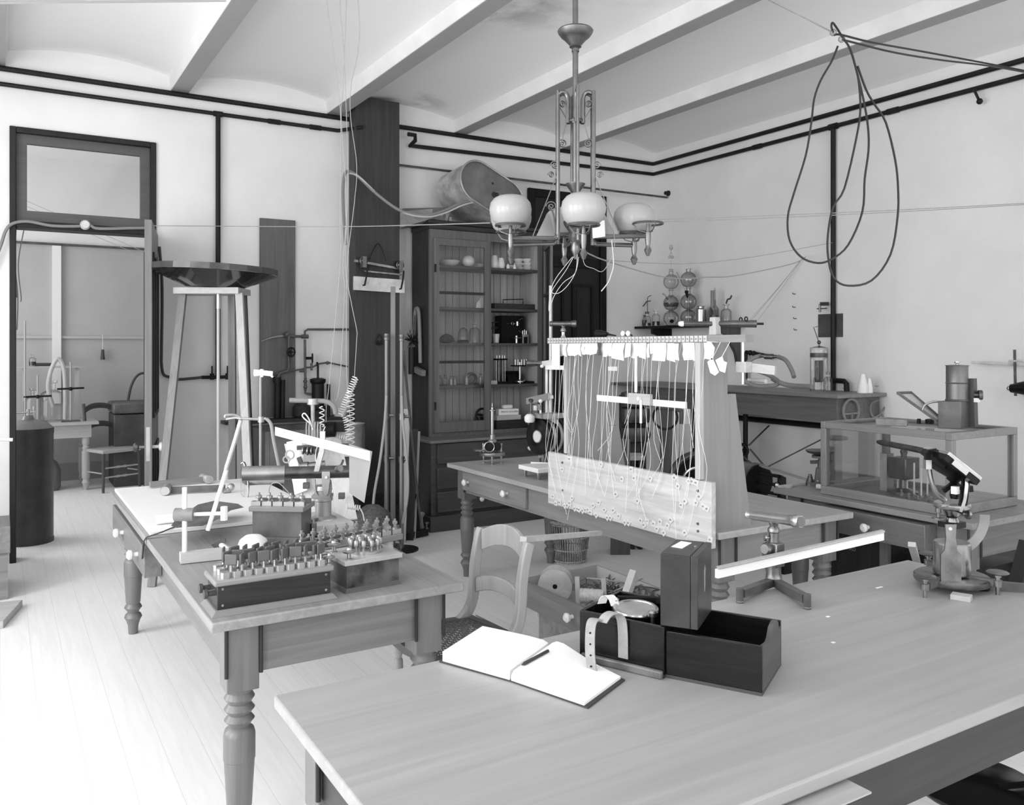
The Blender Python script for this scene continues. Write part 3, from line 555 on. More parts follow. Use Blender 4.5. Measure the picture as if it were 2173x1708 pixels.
MB().tube(hp, .013, 8, smooth=6).build('tube', RUBBER, t, world=True); MB().tube([q + V(.02, -.01, -.014) for q in hp[3:]], .008, 7, smooth=6).build('thin_tube', mat('pale_rubber', .5, .6), t, world=True)
o = atd(1120, 448, 7.7); o.z = ZT; solo('dark_round_flask', MB().lathe([(.05, 0), (.085, .03), (.095, .09), (.07, .15), (.025, .18), (.022, .24), (.03, .25)], V(4.14, 6.78, ZT), 20), BRONZE, 'dark round flask standing behind the boiler', 'flask')

# ================================================================== SINK, PLUMBING AND PLANK BEHIND THE LEFT TABLE
a = aty(552, 462, YB - .03); b_ = aty(627, 468, YB - .03)
solo('tall_plank', MB().b(a.x, YB - .03, .97, b_.x, YB - .003, a.z), mat('plank_wood', .105, .5, grain=.28, axis=2, bump=.05), 'tall brown plank fixed upright on the wall behind the sink taps', 'plank', bevel=.003)
t = thing('stone_sink', 'dark stone sink box under a wooden ledge behind the left table', 'sink', (2.1, 6.72, 0))
sx0, sx1, sy0, sy1, sz0, sz1 = 1.72, 2.52, 6.44, 6.99, .58, .909
mb = MB(); w_ = .035; mb.b(sx0, sy0, sz0, sx1, sy1, sz0 + .04).b(sx0, sy0, sz0 + .04, sx0 + w_, sy1, sz1).b(sx1 - w_, sy0, sz0 + .04, sx1, sy1, sz1).b(sx0 + w_, sy0, sz0 + .04, sx1 - w_, sy0 + w_, sz1).b(sx0 + w_, sy1 - w_, sz0 + .04, sx1 - w_, sy1, sz1)
mb.build('basin', mat('sink_stone', .14, .6, mottle=.2, mscale=5), t, world=True, bevel=.004)
for x in (1.80, 2.42): MB().b(x, 6.5, 0, x + .07, 6.92, sz0).build('leg', DARKW[2], t, world=True)
q = aty(475, 897, 6.93)
lg = solo('wall_ledge', MB().b(q.x, 6.88, .935, 2.583, YB - .005, .962), DARKW[0], 'dark wooden ledge on the wall over the sink', 'ledge', bevel=.003)
def wl(px, py, y=6.97): return aty(px, py, y)
t = thing('sink_taps', 'black iron supply pipes with hand wheel valves on the plank over the sink', 'plumbing', (2.05, 6.96, .962))
mb = MB(); mb.tube([wl(600, 713), wl(645, 714), wl(647, 710)], .011, 8); mb.tube([wl(613, 713), wl(613, 782), wl(609, 788), wl(594, 792), wl(590, 800), wl(589, 812)], .014, 8)
mb.tube([wl(647, 720), wl(648, 825), wl(648, 834), wl(655, 836), wl(664, 837)], .011, 8); mb.tube([wl(647, 712), wl(647, 703), wl(653, 699), wl(742, 699)], .010, 8); mb.cyl(wl(640, 714), wl(654, 714), .018); mb.cyl(wl(606, 712), wl(612, 706), .02)
for k in range(5): mb.ball(wl(648, 803 + k * 6), .014 + .004 * (k % 2), 8)
mb.build('pipework', IRONG, t, world=True)
for px, py in ((618, 747), (663, 760)):
    mb = MB(); p = wl(px, py, 6.93); ax = (.3, -1, 0) if px < 640 else (1, -.35, 0); mb.ring(p, ax, .036, .007, 20); u, v = MB.basis(ax)
    for s_ in (u, v): mb.cyl(p - s_ * .036, p + s_ * .036, .005, n=6)
    mb.cyl(p, Vector((wl(614 if px < 640 else 648, py).x, 6.97, p.z)), .012, n=8); mb.build('hand_wheel', IRON, t, world=True)
mb = MB(); mb.tube([wl(648, 782), wl(625, 786), wl(600, 790), wl(575, 796)], .008); mb.tube([wl(648, 780), wl(663, 779), wl(676, 772), wl(695, 769), wl(738, 778)], .008); mb.cyl(wl(636, 787), wl(645, 787), .012).cyl(wl(661, 770), wl(661, 786), .01); mb.ball(wl(695, 770), .016, 8)
mb.build('side_pipe', IRONG, t, world=True)
mb = MB(); mb.cyl(wl(589, 800), wl(588, 887), .026, n=12); mb.cyl(wl(600, 806), wl(599, 887), .02, n=10); mb.cyl(wl(588, 800), wl(588, 812), .034, n=12); mb.build('standpipe', IRON, t, world=True)
mb = MB(); mb.tube([wl(554, 724, 6.99), wl(578, 716, 6.98), wl(592, 714, 6.97), wl(602, 713, 6.97)], [.004, .008, .01, .01], 7); mb.build('gas_jet', TIN, t, world=True)
t = thing('filter_cylinder', 'black upright iron filter cylinder on the ledge over the sink', 'filter', (wl(673, 885).x, 6.95, .962)); zt = over((wl(673, 885).x, 6.95), 802) - .962
MB().lathe([(.052, 0), (.052, zt - .05), (.058, zt - .045), (.066, zt - .03), (.066, zt - .01), (.04, zt), (.001, zt)], (0, 0, 0), 20).build('cylinder_body', IRON, t)
MB().tube([(0, 0, zt), (0, 0, zt + .1), (.0, .02, zt + .13)], .01, 8).build('outlet_pipe', IRON, t)
o = wl(697, 888, 6.93); t = thing('drain_pipe', 'black bent drain pipe beside the filter cylinder', 'pipe', (o.x, o.y, .962)); MB().tube([wl(655, 886, 6.91), wl(655, 873, 6.91), wl(660, 868, 6.91), wl(690, 865, 6.91)], .018, 8).cyl(V(o.x, o.y, .962), V(o.x, o.y, over(o, 815)), .016, n=10).build('pipe', IRON, t, world=True)
o = wl(640, 880, 6.93); solo('dark_sponge', MB().lathe([(.05, 0), (.075, .02), (.07, .09), (.04, .13), (.01, .14)], V(o.x, 6.93, .962), 10), mat('sponge', .03, .95, mottle=.5, mscale=60), 'dark lump of sponge on the ledge left of the filter cylinder', 'sponge')
o = wl(722, 880, 6.93); solo('white_soap_dish', MB().lathe([(.05, 0), (.075, .06), (.078, .065), (.07, .062), (.045, .01), (.001, .008)], V(o.x, 6.93, .962), 18, False), PORC, 'white dish on the ledge over the sink near the pillar', 'dish')
o = atz(715, 985, .65); solo('tin_pail', MB().lathe([(.10, 0), (.115, .24), (.12, .25), (.11, .24), (.095, .01), (.001, .01)], V(2.36, 6.36, .70), 20, False), TIN, 'dull tin pail hanging at the sink front behind the coiled wires', 'pail')

# ------------------------------------------------------------------ tall stand with shallow dish
D0 = 6.0; o = atd(455, 612, D0); zt = o.z
t = thing('tall_stand', 'tall narrow wooden stand on splayed legs between door and sink', 'stand', (o.x, o.y, 0))
rv = V(RT[0], RT[1], 0); fv = V(FW[0], FW[1], 0); cc = V(o.x, o.y, 0)
def sp(px, py, dd): return atd(px, py, dd)
mb = MB(); a = sp(384, 621, 6.0); b_ = sp(519, 621, 6.0); zz = zt - .045
mb.hexa([a + fv * -.14 + V(0, 0, zz - a.z - .0), b_ - fv * .14 + V(0, 0, zz - b_.z), b_ + fv * .14 + V(0, 0, zz - b_.z), a + fv * .14 + V(0, 0, zz - a.z)] + [p for p in [a - fv * .14 + V(0, 0, zt - a.z - .002), b_ - fv * .14 + V(0, 0, zt - b_.z - .002), b_ + fv * .14 + V(0, 0, zt - b_.z - .002), a + fv * .14 + V(0, 0, zt - a.z - .002)]])
mb.build('top_board', BLOND[0], t, world=True)
for px0, px1, d0, d1, m_ in ((388, 346, 5.92, 5.62, LATH[2]), (508, 527, 5.9, 5.55, PALE[2]), (516, 532, 6.12, 6.35, DARKW[2]), (492, 494, 6.12, 6.2, OAK[2])):
    p = sp(px0, 625, d0); p.z = zz; q = atd(px1, HY, d1); q.z = 0
    # foot placed so that the leg crosses the picture where the table hides it
    k = (p.z - over(q, 1020)) / p.z; q2 = p + (V(q.x, q.y, over(q, 1020)) - p) / k; q2.z = 0
    MB().bar(p, V(q2.x, q2.y, 0), .05, .03, fv).build('leg', m_, t, world=True)
MB().cyl(sp(463, 640, 5.95), V(*sp(463, 1030, 5.95)[:2], 0), .011, n=8).build('centre_rod', mat('pale_rod', .5, .5), t, world=True)
mb = MB(); c0 = sp(463, 640, 5.95); mb.cyl(c0 - V(0, 0, .05), V(c0.x, c0.y, zz), .018, n=8); mb.build('rod_clamp', BRASS, t, world=True)
t = thing('shallow_dish', 'wide shallow black faceted dish on top of the tall stand', 'dish', (o.x, o.y, zt))
n = 22; mb = MB(); tl = R(2.2); mb.T = Matrix.Rotation(-tl, 4, V(FW[0], FW[1], 0).normalized()) if False else Matrix.Rotation(tl, 4, fv)
mb.lathe([(.19, .004), (.30, .05), (.43, .105), (.435, .108)], (0, 0, 0), n, False); mb.add([(.19 * math.cos(2 * PI * i / n), .19 * math.sin(2 * PI * i / n), .004) for i in range(n)], [tuple(range(n - 1, -1, -1))])
mb.build('bowl', DISHM, t, flat=True)
mb = MB(); mb.T = Matrix.Rotation(tl, 4, fv); mb.lathe([(.437, .1085), (.435, .150), (.425, .15), (.422, .115)], (0, 0, 0), n, False); mb.build('rim_band', mat('band_tin', .09, .35, .6, mottle=.35, mscale=4), t, flat=True)

# ================================================================== ROOM BEYOND THE DOOR
o = atz(62, 1160, 0); c0 = V(.30, 6.72, 0); zc = .905; c0 = V(*atd(59, 900, 7.5)[:2], 0); zc = over(c0, 908); c0.z = 0
k = 6.9 / 7.5
c0 = V(*atd(60, 900, 6.72)[:2], 0); c0 = V(c0.x, max(c0.y, 7.42), 0); zc = over(c0, 908)
t = thing('gas_cylinder', 'tall black riveted iron gas cylinder standing in the doorway', 'gas holder', c0)
rr = .178; MB().lathe([(rr + .004, 0), (rr + .004, .03), (rr, .035), (rr, zc - .05), (rr + .003, zc - .045), (rr + .003, zc), (rr, zc + .0)], (0, 0, 0), 32).build('tank', mat('scuffed_iron', .03, .4, mottle=.35, mscale=6), t)
MB().lathe([(rr, zc), (rr * .8, zc + .035), (rr * .45, zc + .06), (.045, zc + .068), (.03, zc + .10), (.001, zc + .102)], (0, 0, 0), 30).build('domed_lid', mat('lid_iron', .22, .4, .4, mottle=.15, mscale=6), t)
MB().cyl((0, 0, zc + .09), (0, 0, zc + .15), .012).cyl((-.09, 0, zc + .125), (.05, 0, zc + .125), .008).cyl((.04, 0, zc + .11), (.04, 0, zc + .17), .007).build('valve', BRASS, t)
# table in the far room
ty0, ty1, tx0, tx1, tz = 10.15, 10.85, -1.3, .92, .745
t = thing('far_table', 'pale turned leg table in the room beyond the doorway', 'table', ((tx0 + tx1) / 2, (ty0 + ty1) / 2, 0))
MB().b(tx0, ty0, tz - .03, tx1, ty1, tz).build('tabletop', PALE[0], t, world=True, bevel=.004); MB().b(tx0 + .07, ty0 + .06, tz - .17, tx1 - .07, ty1 - .06, tz - .0301).build('apron', PALE[0], t, world=True)
def turned_leg(h, r=.042):
    s_ = h / .60
    return [(r * .55, 0), (r * .6, .06 * s_), (r * .95, .10 * s_), (r * .72, .13 * s_), (r * .98, .155 * s_), (r * .7, .185 * s_), (r * .85, .2 * s_), (r, .42 * s_), (r * 1.02, .44 * s_), (r * .7, .455 * s_), (r * 1.05, .475 * s_), (r * .75, .495 * s_), (r * 1.1, .515 * s_), (r * .8, .535 * s_), (r * 1.08, .555 * s_), (r * .8, .575 * s_), (r * .95, h)]
for x in (tx0 + .12, tx1 - .12):
    for y in (ty0 + .11, ty1 - .11): MB().lathe([(.02, 0), (.03, .05), (.042, .08), (.03, .11), (.042, .14), (.042, .42), (.03, .43), (.04, .46), (.028, .48), (.04, .51), (.042, .60)], (x, y, 0), 14).build('leg', PALE[2], t, world=True)
def ft(px, y=10.4): d = ray(px, HY); s = y / d[1]; return V(d[0] * s, y, tz)
# chair beyond the door
def far_chair(o, rz):
    t = thing('cane_seat_chair', 'ladder back wooden chair with a cane seat beyond the doorway', 'chair', o, rz); S = .45
    MB().slab([(-.2, -.2), (.2, -.2), (.22, .2), (-.22, .2)], S - .035, S).build('seat', BLOND[0], t, bevel=.006)
    for x in (-.2, .2): MB().cyl((x * 1.05, .19, 0), (x, .18, S - .03), .014, .018).build('leg', MIDW[2], t)
    for x in (-.18, .18): MB().tube([(x, -.21, 0), (x, -.19, S), (x * .97, -.22, .68), (x * .95, -.26, .93)], .017, 8, smooth=3).build('leg', MIDW[2], t)
    for z, y in ((.86, -.24), (.66, -.215)): MB().band([(-.17, y, z), (-.09, y - .02, z + .035), (0, y - .03, z + .045), (.09, y - .02, z + .035), (.17, y, z)], .06, .014, (0, 0, 1), smooth=3).build('back_slat', MIDW[0], t)
    for z in (.16, .26): MB().turn([(.008, 0), (.008, .3), (.014, .4), (.009, .5), (.014, .6), (.008, .7), (.008, 1)], (-.2, .185, z), (.2, .185, z), 8).build('stretcher', BLOND[0], t)
    for x in (-.19, .19): MB().cyl((x, -.2, .2), (x * 1.04, .18, .2), .008).build('stretcher', BLOND[1], t)
o = atz(232, 1036, 0); far_chair((o.x + .02, o.y - .05, 0), R(205))
o = atd(258, 900, 9.9); t = thing('travel_trunk', 'tall dark trunk behind the far chair', 'trunk', (1.42, 10.55, 0)); MB().b(-.34, -.28, 0, .42, .28, .80).build('trunk_body', mat('trunk_hide', .06, .6, mottle=.3, mscale=5), t, bevel=.01); MB().b(-.35, -.29, .81, .43, .29, .93).build('trunk_lid', mat('lid_hide', .10, .6, mottle=.3, mscale=8), t, bevel=.02)
solo('trunk_hose', MB().tube([V(1.25, 10.5, .945), V(1.28, 10.5, 1.1), V(1.34, 10.5, 1.22), V(1.42, 10.5, 1.25), V(1.46, 10.5, 1.15), V(1.47, 10.5, .945)], .014, 8, smooth=5), DRUBBER, 'dark hose arching over the trunk lid in the far room', 'hose')
solo('lab_stand_rod', MB().cyl(V(1.60, 10.4, 0), V(1.60, 10.4, over(V(1.60, 10.4), 713)), .009, n=8).cyl(V(1.60, 10.4, 0), V(1.60, 10.4, .02), .07), IRON, 'thin upright rod beside the door edge in the far room', 'rod')
o = ft(115); 
def demijohn(px, y, r, h, label, m=GLASS):
    o = ft(px, y); return bottle(o, r, h, r * .3, label, m)
demijohn(110, 10.5, .12, .44, 'big clear glass carboy on the far room table'); demijohn(72, 10.55, .10, .36, 'smaller clear carboy at the left of the far room table')
solo('arched_hose', MB().tube([ft(110, 10.4) + V(.01, 0, .16), ft(107, 10.4) + V(-.02, 0, .36), ft(108, 10.4) + V(0, 0, .55), ft(122, 10.4) + V(0, 0, .68), ft(134, 10.4) + V(0, 0, .6), ft(138, 10.4) + V(0, 0, .4), ft(138, 10.4) + V(0, 0, .02)], .022, 8, smooth=6), mat('pale_hose', .55, .6), 'thick pale hose arching over the carboys beyond the door', 'hose')
for px, py, y, nm in ((53, 681, 10.3, 'tallest upright rod stand at the left of the far table'), (80, 796, 10.3, 'short rod stand with a clamp on the far table'), (150, 768, 10.3, 'rod stand with a ring on the far table')):
    o = ft(px, y); h = over(o, py) - tz; t = thing('retort_stand', nm, 'stand', o); MB().cyl((0, 0, .015), (0, 0, h), .010, n=8).build('rod', mat('rod_pale', .4, .5), t); MB().b(-.09, -.05, 0, .09, .05, .016).build('base', IRONG, t)
    if px > 60: MB().tube([(-.13, 0, h * .55), (.13, 0, h * .56)], .012).ball((0, 0, h * .55), .022).build('clamp', IRON, t)
o = ft(110, 10.75); zs = over(o, 777); t = thing('table_shelf', 'narrow shelf on two posts over the far table', 'shelf', V(.2, 10.78, tz)); xs0 = ft(25, 10.78).x - .3; xs1 = ft(180, 10.78).x
MB().b(xs0, 10.72, zs - .02, xs1, 10.84, zs).build('shelf_board', PALE[0], t, world=True)
for px in (52, 163): MB().c(ft(px, 10.78).x, 10.78, (tz + zs - .02) / 2, .04, .04, zs - .02 - tz).build('post', PALE[2], t, world=True)
o = ft(69, 10.78); o.z = zs; bottle(o, .035, .13, .012, 'small bottle with dark liquid on the far shelf', GLASS, .4)
o = ft(92, 10.78); o.z = zs; solo('small_pipe', MB().cyl(o + V(-.08, 0, .02), o + V(.08, 0, .02), .018), DRUBBER, 'short dark tube lying on the far shelf', 'tube')
o = atd(110, 1045, 8.9); t = thing('stoneware_jug', 'brown stoneware jug on the floor behind the gas cylinder', 'jug', V(*atz(104, 1040, 0))); MB().lathe([(.10, 0), (.115, .03), (.115, .22), (.08, .3), (.035, .345), (.035, .375)], (0, 0, 0), 20).build('jug_body', mat('stoneware', .16, .35), t); MB().lathe([(.045, .375), (.05, .40), (.03, .41)], (0, 0, 0), 14).build('stopper', PORC, t)
o = fy(217, 745); t = thing('hanging_brush', 'small brush hung by a string from the far wall rail', 'brush', o + V(0, -.05, -.1)); MB().cyl((0, 0, 0), (0, 0, .12), .025, .015, n=8).build('brush_head', DRUBBER, t); MB().cyl((0, 0, .12), (0, 0, .30), .003, n=5).build('string', STRING, t)
for dz in (0, .06): solo('far_wire', MB().cyl(V(.15, 8.2, 3.72 + 0 * dz) if 0 else V(fy(172, 497).x - .9, YFAR - .01, 3.3 + dz), V(4.19, 8.9, 1.2 + dz), .003, n=5), WIREG, ('lower' if not dz else 'upper') + ' of two thin wires slanting across the far room', 'wire')

# ------------------------------------------------------------------ cables about the door
t = thing('door_cable', 'pale cable looping along the door lintel and down the right jamb', 'cable', (.5, YB - .05, 2.4)); y_ = YB - .045
def dw_(px, py): return aty(px, py, y_)
MB().tube([dw_(-30, 600), dw_(0, 525), dw_(12, 490), dw_(28, 474), dw_(60, 470), dw_(110, 479), dw_(165, 480), dw_(190, 478), dw_(210, 485), dw_(288, 484), dw_(318, 485), dw_(325, 495), dw_(327, 520)], .011, 7, smooth=5).build('cable', RUBBER, t, world=True)
q = dw_(181, 477); mb2 = MB(); mb2.turn([(.036, 0), (.036, .6), (.026, 1)], q + V(0, .02, 0), q + V(0, -.025, 0), 16); mb2.build('ceiling_rosette', ENAMEL, t, world=True)
for i, (x_, l_) in enumerate(((40, 700), (47, 640), (38, 610))):
    solo('hanging_wire', MB().tube([aty(x_ - 6 + 10 * (i % 2), 486, YB + .1), aty(x_ - 8, 560, YB + .1), aty(x_ - 2, 630, YB + .1), aty(x_ - 4, l_, YB + .1)], .004, 5, smooth=5), WIREG, 'thin wire dangling inside the left door jamb, %s one' % ('longest', 'middle', 'shortest')[i], 'wire')
# ------------------------------------------------------------------ at the left edge of the picture
a = atz(48, 1285, 0); t = thing('packing_crate', 'rough wooden crate and boards at the left edge beside the door', 'crate', (-.35, 6.2, 0))
zt_ = over((.0, 6.3), 1115); MB().b(-.75, 6.05, 0, aty(17, 1150, 6.1).x, 6.55, .27).build('crate_body', CRATE[0], t, world=True); MB().b(-.7, 6.1, .27, aty(22, 1100, 6.15).x, 6.5, .44).build('crate_top', CRATE[1], t, world=True, bevel=.004)
c1 = atz(48, 1287, 0); solo('floor_board', MB().slab([(c1.x - .9, c1.y - .35), (c1.x - .1, c1.y - .40), (c1.x, c1.y), (c1.x - .8, c1.y + .1)], 0, .042), PALE[0], 'short thick board lying on the floor at the left edge', 'board', bevel=.003)
solo('white_rod', MB().cyl(aty(-40, 931, 6.6), aty(27, 933, 6.6), .012), WHITE, 'white rod end poking in at the left edge before the door jamb', 'rod')

# ================================================================== LEFT TABLE
TZ = .762
def lab_table(label, x0, y0, x1, y1, drawers, m_leg=LEGW, m_top=TOPW, grain=1, m_ap=OAK, ov=.055, ap=.155, tz=TZ):
    """turned leg table; drawers: (side 'w' or 's', start, end, pulled out, knob positions)"""
    t = thing('laboratory_table', label, 'table', ((x0 + x1) / 2, (y0 + y1) / 2, 0))
    MB().b(x0, y0, tz - .03, x1, y1, tz).build('tabletop', m_top[grain], t, world=True, bevel=.005)
    a0, b0, a1, b1 = x0 + ov, y0 + ov, x1 - ov, y1 - ov; z0 = tz - .03 - ap; z1 = tz - .0302; th = .03
    L_ = .095
    MB().b(a0 + .008, b0 + L_, z0, a0 + .008 + th, b1 - L_, z1).build('apron', m_ap[1], t, world=True); MB().b(a1 - .008 - th, b0 + L_, z0, a1 - .008, b1 - L_, z1).build('apron', m_ap[1], t, world=True)
    MB().b(a0 + L_, b0 + .008, z0, a1 - L_, b0 + .008 + th, z1).build('apron', m_ap[0], t, world=True); MB().b(a0 + L_, b1 - .008 - th, z0, a1 - L_, b1 - .008, z1).build('apron', m_ap[0], t, world=True)
    h = z0 - .05
    for x, y in ((a0, b0), (a1 - L_, b0), (a0, b1 - L_), (a1 - L_, b1 - L_)):
        lg = MB().b(x, y, h, x + L_, y + L_, z1).build('leg', m_leg[2], t, world=True, bevel=.003)
        r = .046; k = h / .525
        MB().lathe([(r * .52, 0), (r * .58, .045 * k), (r * .75, .07 * k), (r * .98, .09 * k), (r * .86, .105 * k), (r * .62, .115 * k), (r * .66, .122 * k), (r * .98, .142 * k), (r * .8, .158 * k), (r * .72, .163 * k), (r * .80, .17 * k), (r * .98, .31 * k), (r * 1.02, .312 * k), (r * 1.02, .385 * k), (r * .92, .40 * k), (r * .68, .408 * k), (r * .72, .416 * k), (r * .97, .430 * k), (r * .7, .445 * k), (r * .98, .462 * k), (r * .72, .478 * k), (r * .98, .496 * k), (r * .8, .512 * k), (r * .9, .525 * k)], (x + L_ / 2, y + L_ / 2, 0), 22).build('turned_shaft', m_leg[2], lg, world=True)
        for dx in (.0, L_ + .004):
            MB().cyl((x + dx + (-.002 if not dx else 0), y - .004, z0), (x + dx + (-.002 if not dx else 0), y - .004, z1), .006, n=8).build('bead', DARKW[2], lg, world=True)
    for sd, p, q, out, knobs in drawers:
        mb = MB(); zz0, zz1 = z0 + .02, z1 - .012
        if sd == 'w': mb.b(a0 - out - .012, p, zz0, a0 + .007, q, zz1)
        elif sd == 's': mb.b(p, b0 - out - .012, zz0, q, b0 + .007, zz1)
        d = mb.build('drawer', m_ap[1 if sd == 'w' else 0], t, world=True, bevel=.003)
        if out:
            mb = MB(); e = (a0 - out, p + .02, q - .02) if sd == 'w' else None
        for k in knobs:
            c = V(a0 - out - .012, k, (zz0 + zz1) / 2) if sd == 'w' else V(k, b0 - out - .012, (zz0 + zz1) / 2); dd = V(-.045, 0, 0) if sd == 'w' else V(0, -.045, 0)
            MB().turn([(.010, 0), (.008, .35), (.02, .55), (.022, .8), (.012, 1)], c, c + dd, 14).build('knob', PORC, d, world=True)
    return t
LT = lab_table('long turned leg table at left crowded with resistance boxes and a telescope', .515, 2.50, 1.33, 5.08, [('w', 3.76, 4.9, .05, (3.95, 4.45))], m_top=woods('left_table_top', .27, .18, .42, bump=.05), m_ap=woods('left_apron', .17, .22, .4), m_leg=woods('left_leg', .16, .2, .35))
def lt(px, py, z=TZ): return atz(px, py, z)
# white drawing sheets over the far half
p = [lt(400, 1114), lt(268, 1045), lt(600, 1032), lt(640, 1090)]
solo('drawing_board', MB().b(.535, 3.80, TZ + .001, 1.30, 5.06, TZ + .018), mat('white_board_paint', .80, .6), 'white drawing board covering the far half of the left table', 'drawing board', bevel=.002)
BT = TZ + .019
def lb(px, py): return atz(px, py, BT)
solo('dark_strap', MB().band([V(.50, 3.75, TZ - .08), V(.505, 3.75, TZ - .01), V(.515, 3.75, TZ + .006), lb(340, 1128) + V(0, -.03, .003), lb(372, 1116) + V(0, -.02, .003)], .02, .004, (.35, .9, 0)), DRUBBER, 'dark strip hanging over the left table edge beside the drawing board', 'strip')
q0 = lb(332, 1113); q1 = lb(480, 1098)
solo('paper_roll', MB().cyl(q0 + V(0, 0, .02), q1 + V(0, 0, .02), .02, n=16), PAPER, 'white paper roll lying under the dark torn sheet on the drawing board', 'roll')
# dark torn sheet, bent
pts = [(363, 1112), (372, 1104), (420, 1082), (455, 1072), (505, 1068), (518, 1075), (490, 1092), (470, 1108), (450, 1120), (430, 1124), (400, 1121), (375, 1118)]
mb = MB(); P3 = [atz(x, y, BT + .05) for x, y in pts]; mb.plate(P3, .002)
for v in mb.v: v.z = BT + .045 + .03 * math.sin((v.x - .6) * 9)
solo('torn_dark_sheet', mb, mat('dark_sheet', .10, .7, mottle=.5, mscale=5), 'torn dark curled sheet lying on the paper roll', 'sheet')
# hammers
def hammer(h0, h1, head, label, m):
    t = thing('hammer', label, 'hammer', V(h0.x, h0.y, BT)); d = (h1 - h0); d.z = 0; d.normalize(); s_ = V(-d.y, d.x, 0)
    MB().bar(h0 + V(0, 0, .02), h1 + V(0, 0, .02), .022, .03).build('handle', m, t, world=True)
    e = h1 if head > 0 else h0; MB().turn([(.022, 0), (.026, .1), (.026, .3), (.02, .5), (.026, .8), (.02, 1)], e - s_ * .06 + V(0, 0, .025), e + s_ * .06 + V(0, 0, .025), 12).build('head', TIN, t, world=True)
hammer(lb(318, 1036), lb(437, 1024), 1, 'wooden handled hammer at the far edge of the drawing board', CRATE[0]); hammer(lb(354, 1048), lb(478, 1043), -1, 'slim hammer with its head left, nearer than the wooden handled one', IRONG)
o = lb(482, 1046); solo('brass_boss_clamp', MB().cyl(o + V(-.02, 0, .012), o + V(.02, .01, .012), .012).ball(o + V(.02, 0, .03), .02, 8), BRASS, 'small brass boss clamp at the end of the slim hammer', 'clamp')
# white rod stand
o = lt(385, 1192); t = thing('white_rod_stand', 'white rod stand with a grey block and slanting arm at left of the table', 'stand', o); dr = V(RT[0], RT[1], 0)
MB().bar(lt(382, 1195) + V(0, 0, .02), lt(492, 1183) + V(0, 0, .02), .05, .035).build('foot_board', PALE[0], t, world=True)
hh = over(o, 1034); c0 = V(o.x, o.y, TZ) + dr * .012; MB().cyl(c0 + V(0, 0, .03), V(c0.x, c0.y, hh), .009, n=10).build('rod', WHITE, t, world=True)
zb = over(o, 1092); MB().turn([(.024, 0), (.024, 1)], V(c0.x, c0.y, zb) - dr * .035, V(c0.x, c0.y, zb) + dr * .035, 14).build('block', LATH[0], t, world=True); MB().cyl(V(c0.x, c0.y, zb), V(c0.x, c0.y, zb + .005) + dr * .14, .007, n=8).build('arm', WHITE, t, world=True)
e = V(c0.x, c0.y, zb) + dr * .145; dd = depth(c0); MB().cyl(atd(441, 1125, dd), atd(480, 998, dd), .008, n=8).build('slanting_rod', WHITE, t, world=True); MB().cyl(e + V(0, 0, -.02), e + V(0, 0, .03), .013, n=8).build('joint', WHITE, t, world=True)
# half moon knife
o = lt(470, 1178); t = thing('half_moon_knife', 'half moon knife with a white handle beside the keyed resistance box', 'knife', o); dd = depth(o)
e0 = lt(502, 1184, TZ + .012); e1 = atd(470, 1156, dd); MB().cyl(e0, e1, .013, .011).build('handle', mat('pale_handle', .6, .5), t, world=True)
MB().plate([atd(x, y, dd) for x, y in ((449, 1155), (460, 1165), (472, 1163), (480, 1150), (479, 1141))], .008).build('blade', SLATE, t, world=True)
o = lt(537, 1172); solo('crumpled_cloth', MB().lathe([(.055, 0), (.06, .02), (.05, .05), (.03, .065), (.001, .07)], o, 14), CLOTH, 'rounded white cloth bundle behind the keyed resistance box', 'cloth')

# ------------------------------------------------------------------ keyed resistance box at the table corner
o = lt(449, 1313); e = lt(719, 1270); bk = lt(420, 1266); ux = (e - o); Lb = ux.length; ux.normalize(); rz = math.atan2(ux.y, ux.x); Wb = .175
t = thing('keyed_resistance_box', 'long dark resistance box with rows of flat keys at the left table corner', 'resistance box', o, rz)
MB().hexa([(0, 0, 0), (Lb, 0, 0), (Lb, Wb, 0), (0, Wb, 0), (.014, .014, .016), (Lb - .014, .014, .016), (Lb - .014, Wb - .014, .016), (.014, Wb - .014, .016)]).build('plinth', HRUBG, t, bevel=.002)
MB().b(.02, .02, .016, Lb - .02, Wb - .02, .085).build('box_body', mat('rosewood', .022, .35, grain=.6, axis=0), t, bevel=.002)
MB().b(.01, .01, .0852, Lb - .01, Wb - .01, .104).build('ebonite_top', mat('ebonite_top', .24, .35), t, bevel=.006)
for x in (.012, Lb - .012):
    pass
for y in (.05, .12): MB().turn([(.008, 0), (.008, .6), (.014, .7), (.014, 1)], (.02, y, .06), (-.012, y, .06), 10).build('side_knob', DRUBBER, t)
nk = 10; sp_ = (Lb - .06) / nk
blk = MB().slab([(-sp_ / 2 + .008, -.012), (sp_ / 2 - .008, -.012), (sp_ / 2 - .002, -.005), (sp_ / 2 - .002, .005), (sp_ / 2 - .008, .012), (-sp_ / 2 + .008, .012), (-sp_ / 2 + .002, .005), (-sp_ / 2 + .002, -.005)], .1042, .122).build('contact_block', mat('silvered_brass', .52, .3, .8), t)
keym = mat('key_rubber', .10, .4)
def key(x, y, a):
    k = MB().cyl((0, 0, .118), (0, 0, .140), .0042, n=8).build('key', BRASS, t); k.location = (x, y, 0); k.rotation_euler = (0, 0, a)
    MB().b(-.019, -.0035, .140, .019, .0035, .172).build('key_handle', keym, k, bevel=.003)
first = True
for j, y in enumerate((.035, .085, .135)):
    for i in range(nk):
        x = .03 + (i + .5) * sp_
        if first: blk.location = (x, y, 0); first = False
        else:
            c = blk.copy(); COL.objects.link(c); c.location = (x, y, 0)
        if i < nk - 1 or j != 1: key(x + sp_ / 2 * (1 if i < nk - 1 else 0), y + random.uniform(-.002, .002), random.uniform(-.9, .9) + (.5 if j else .2))
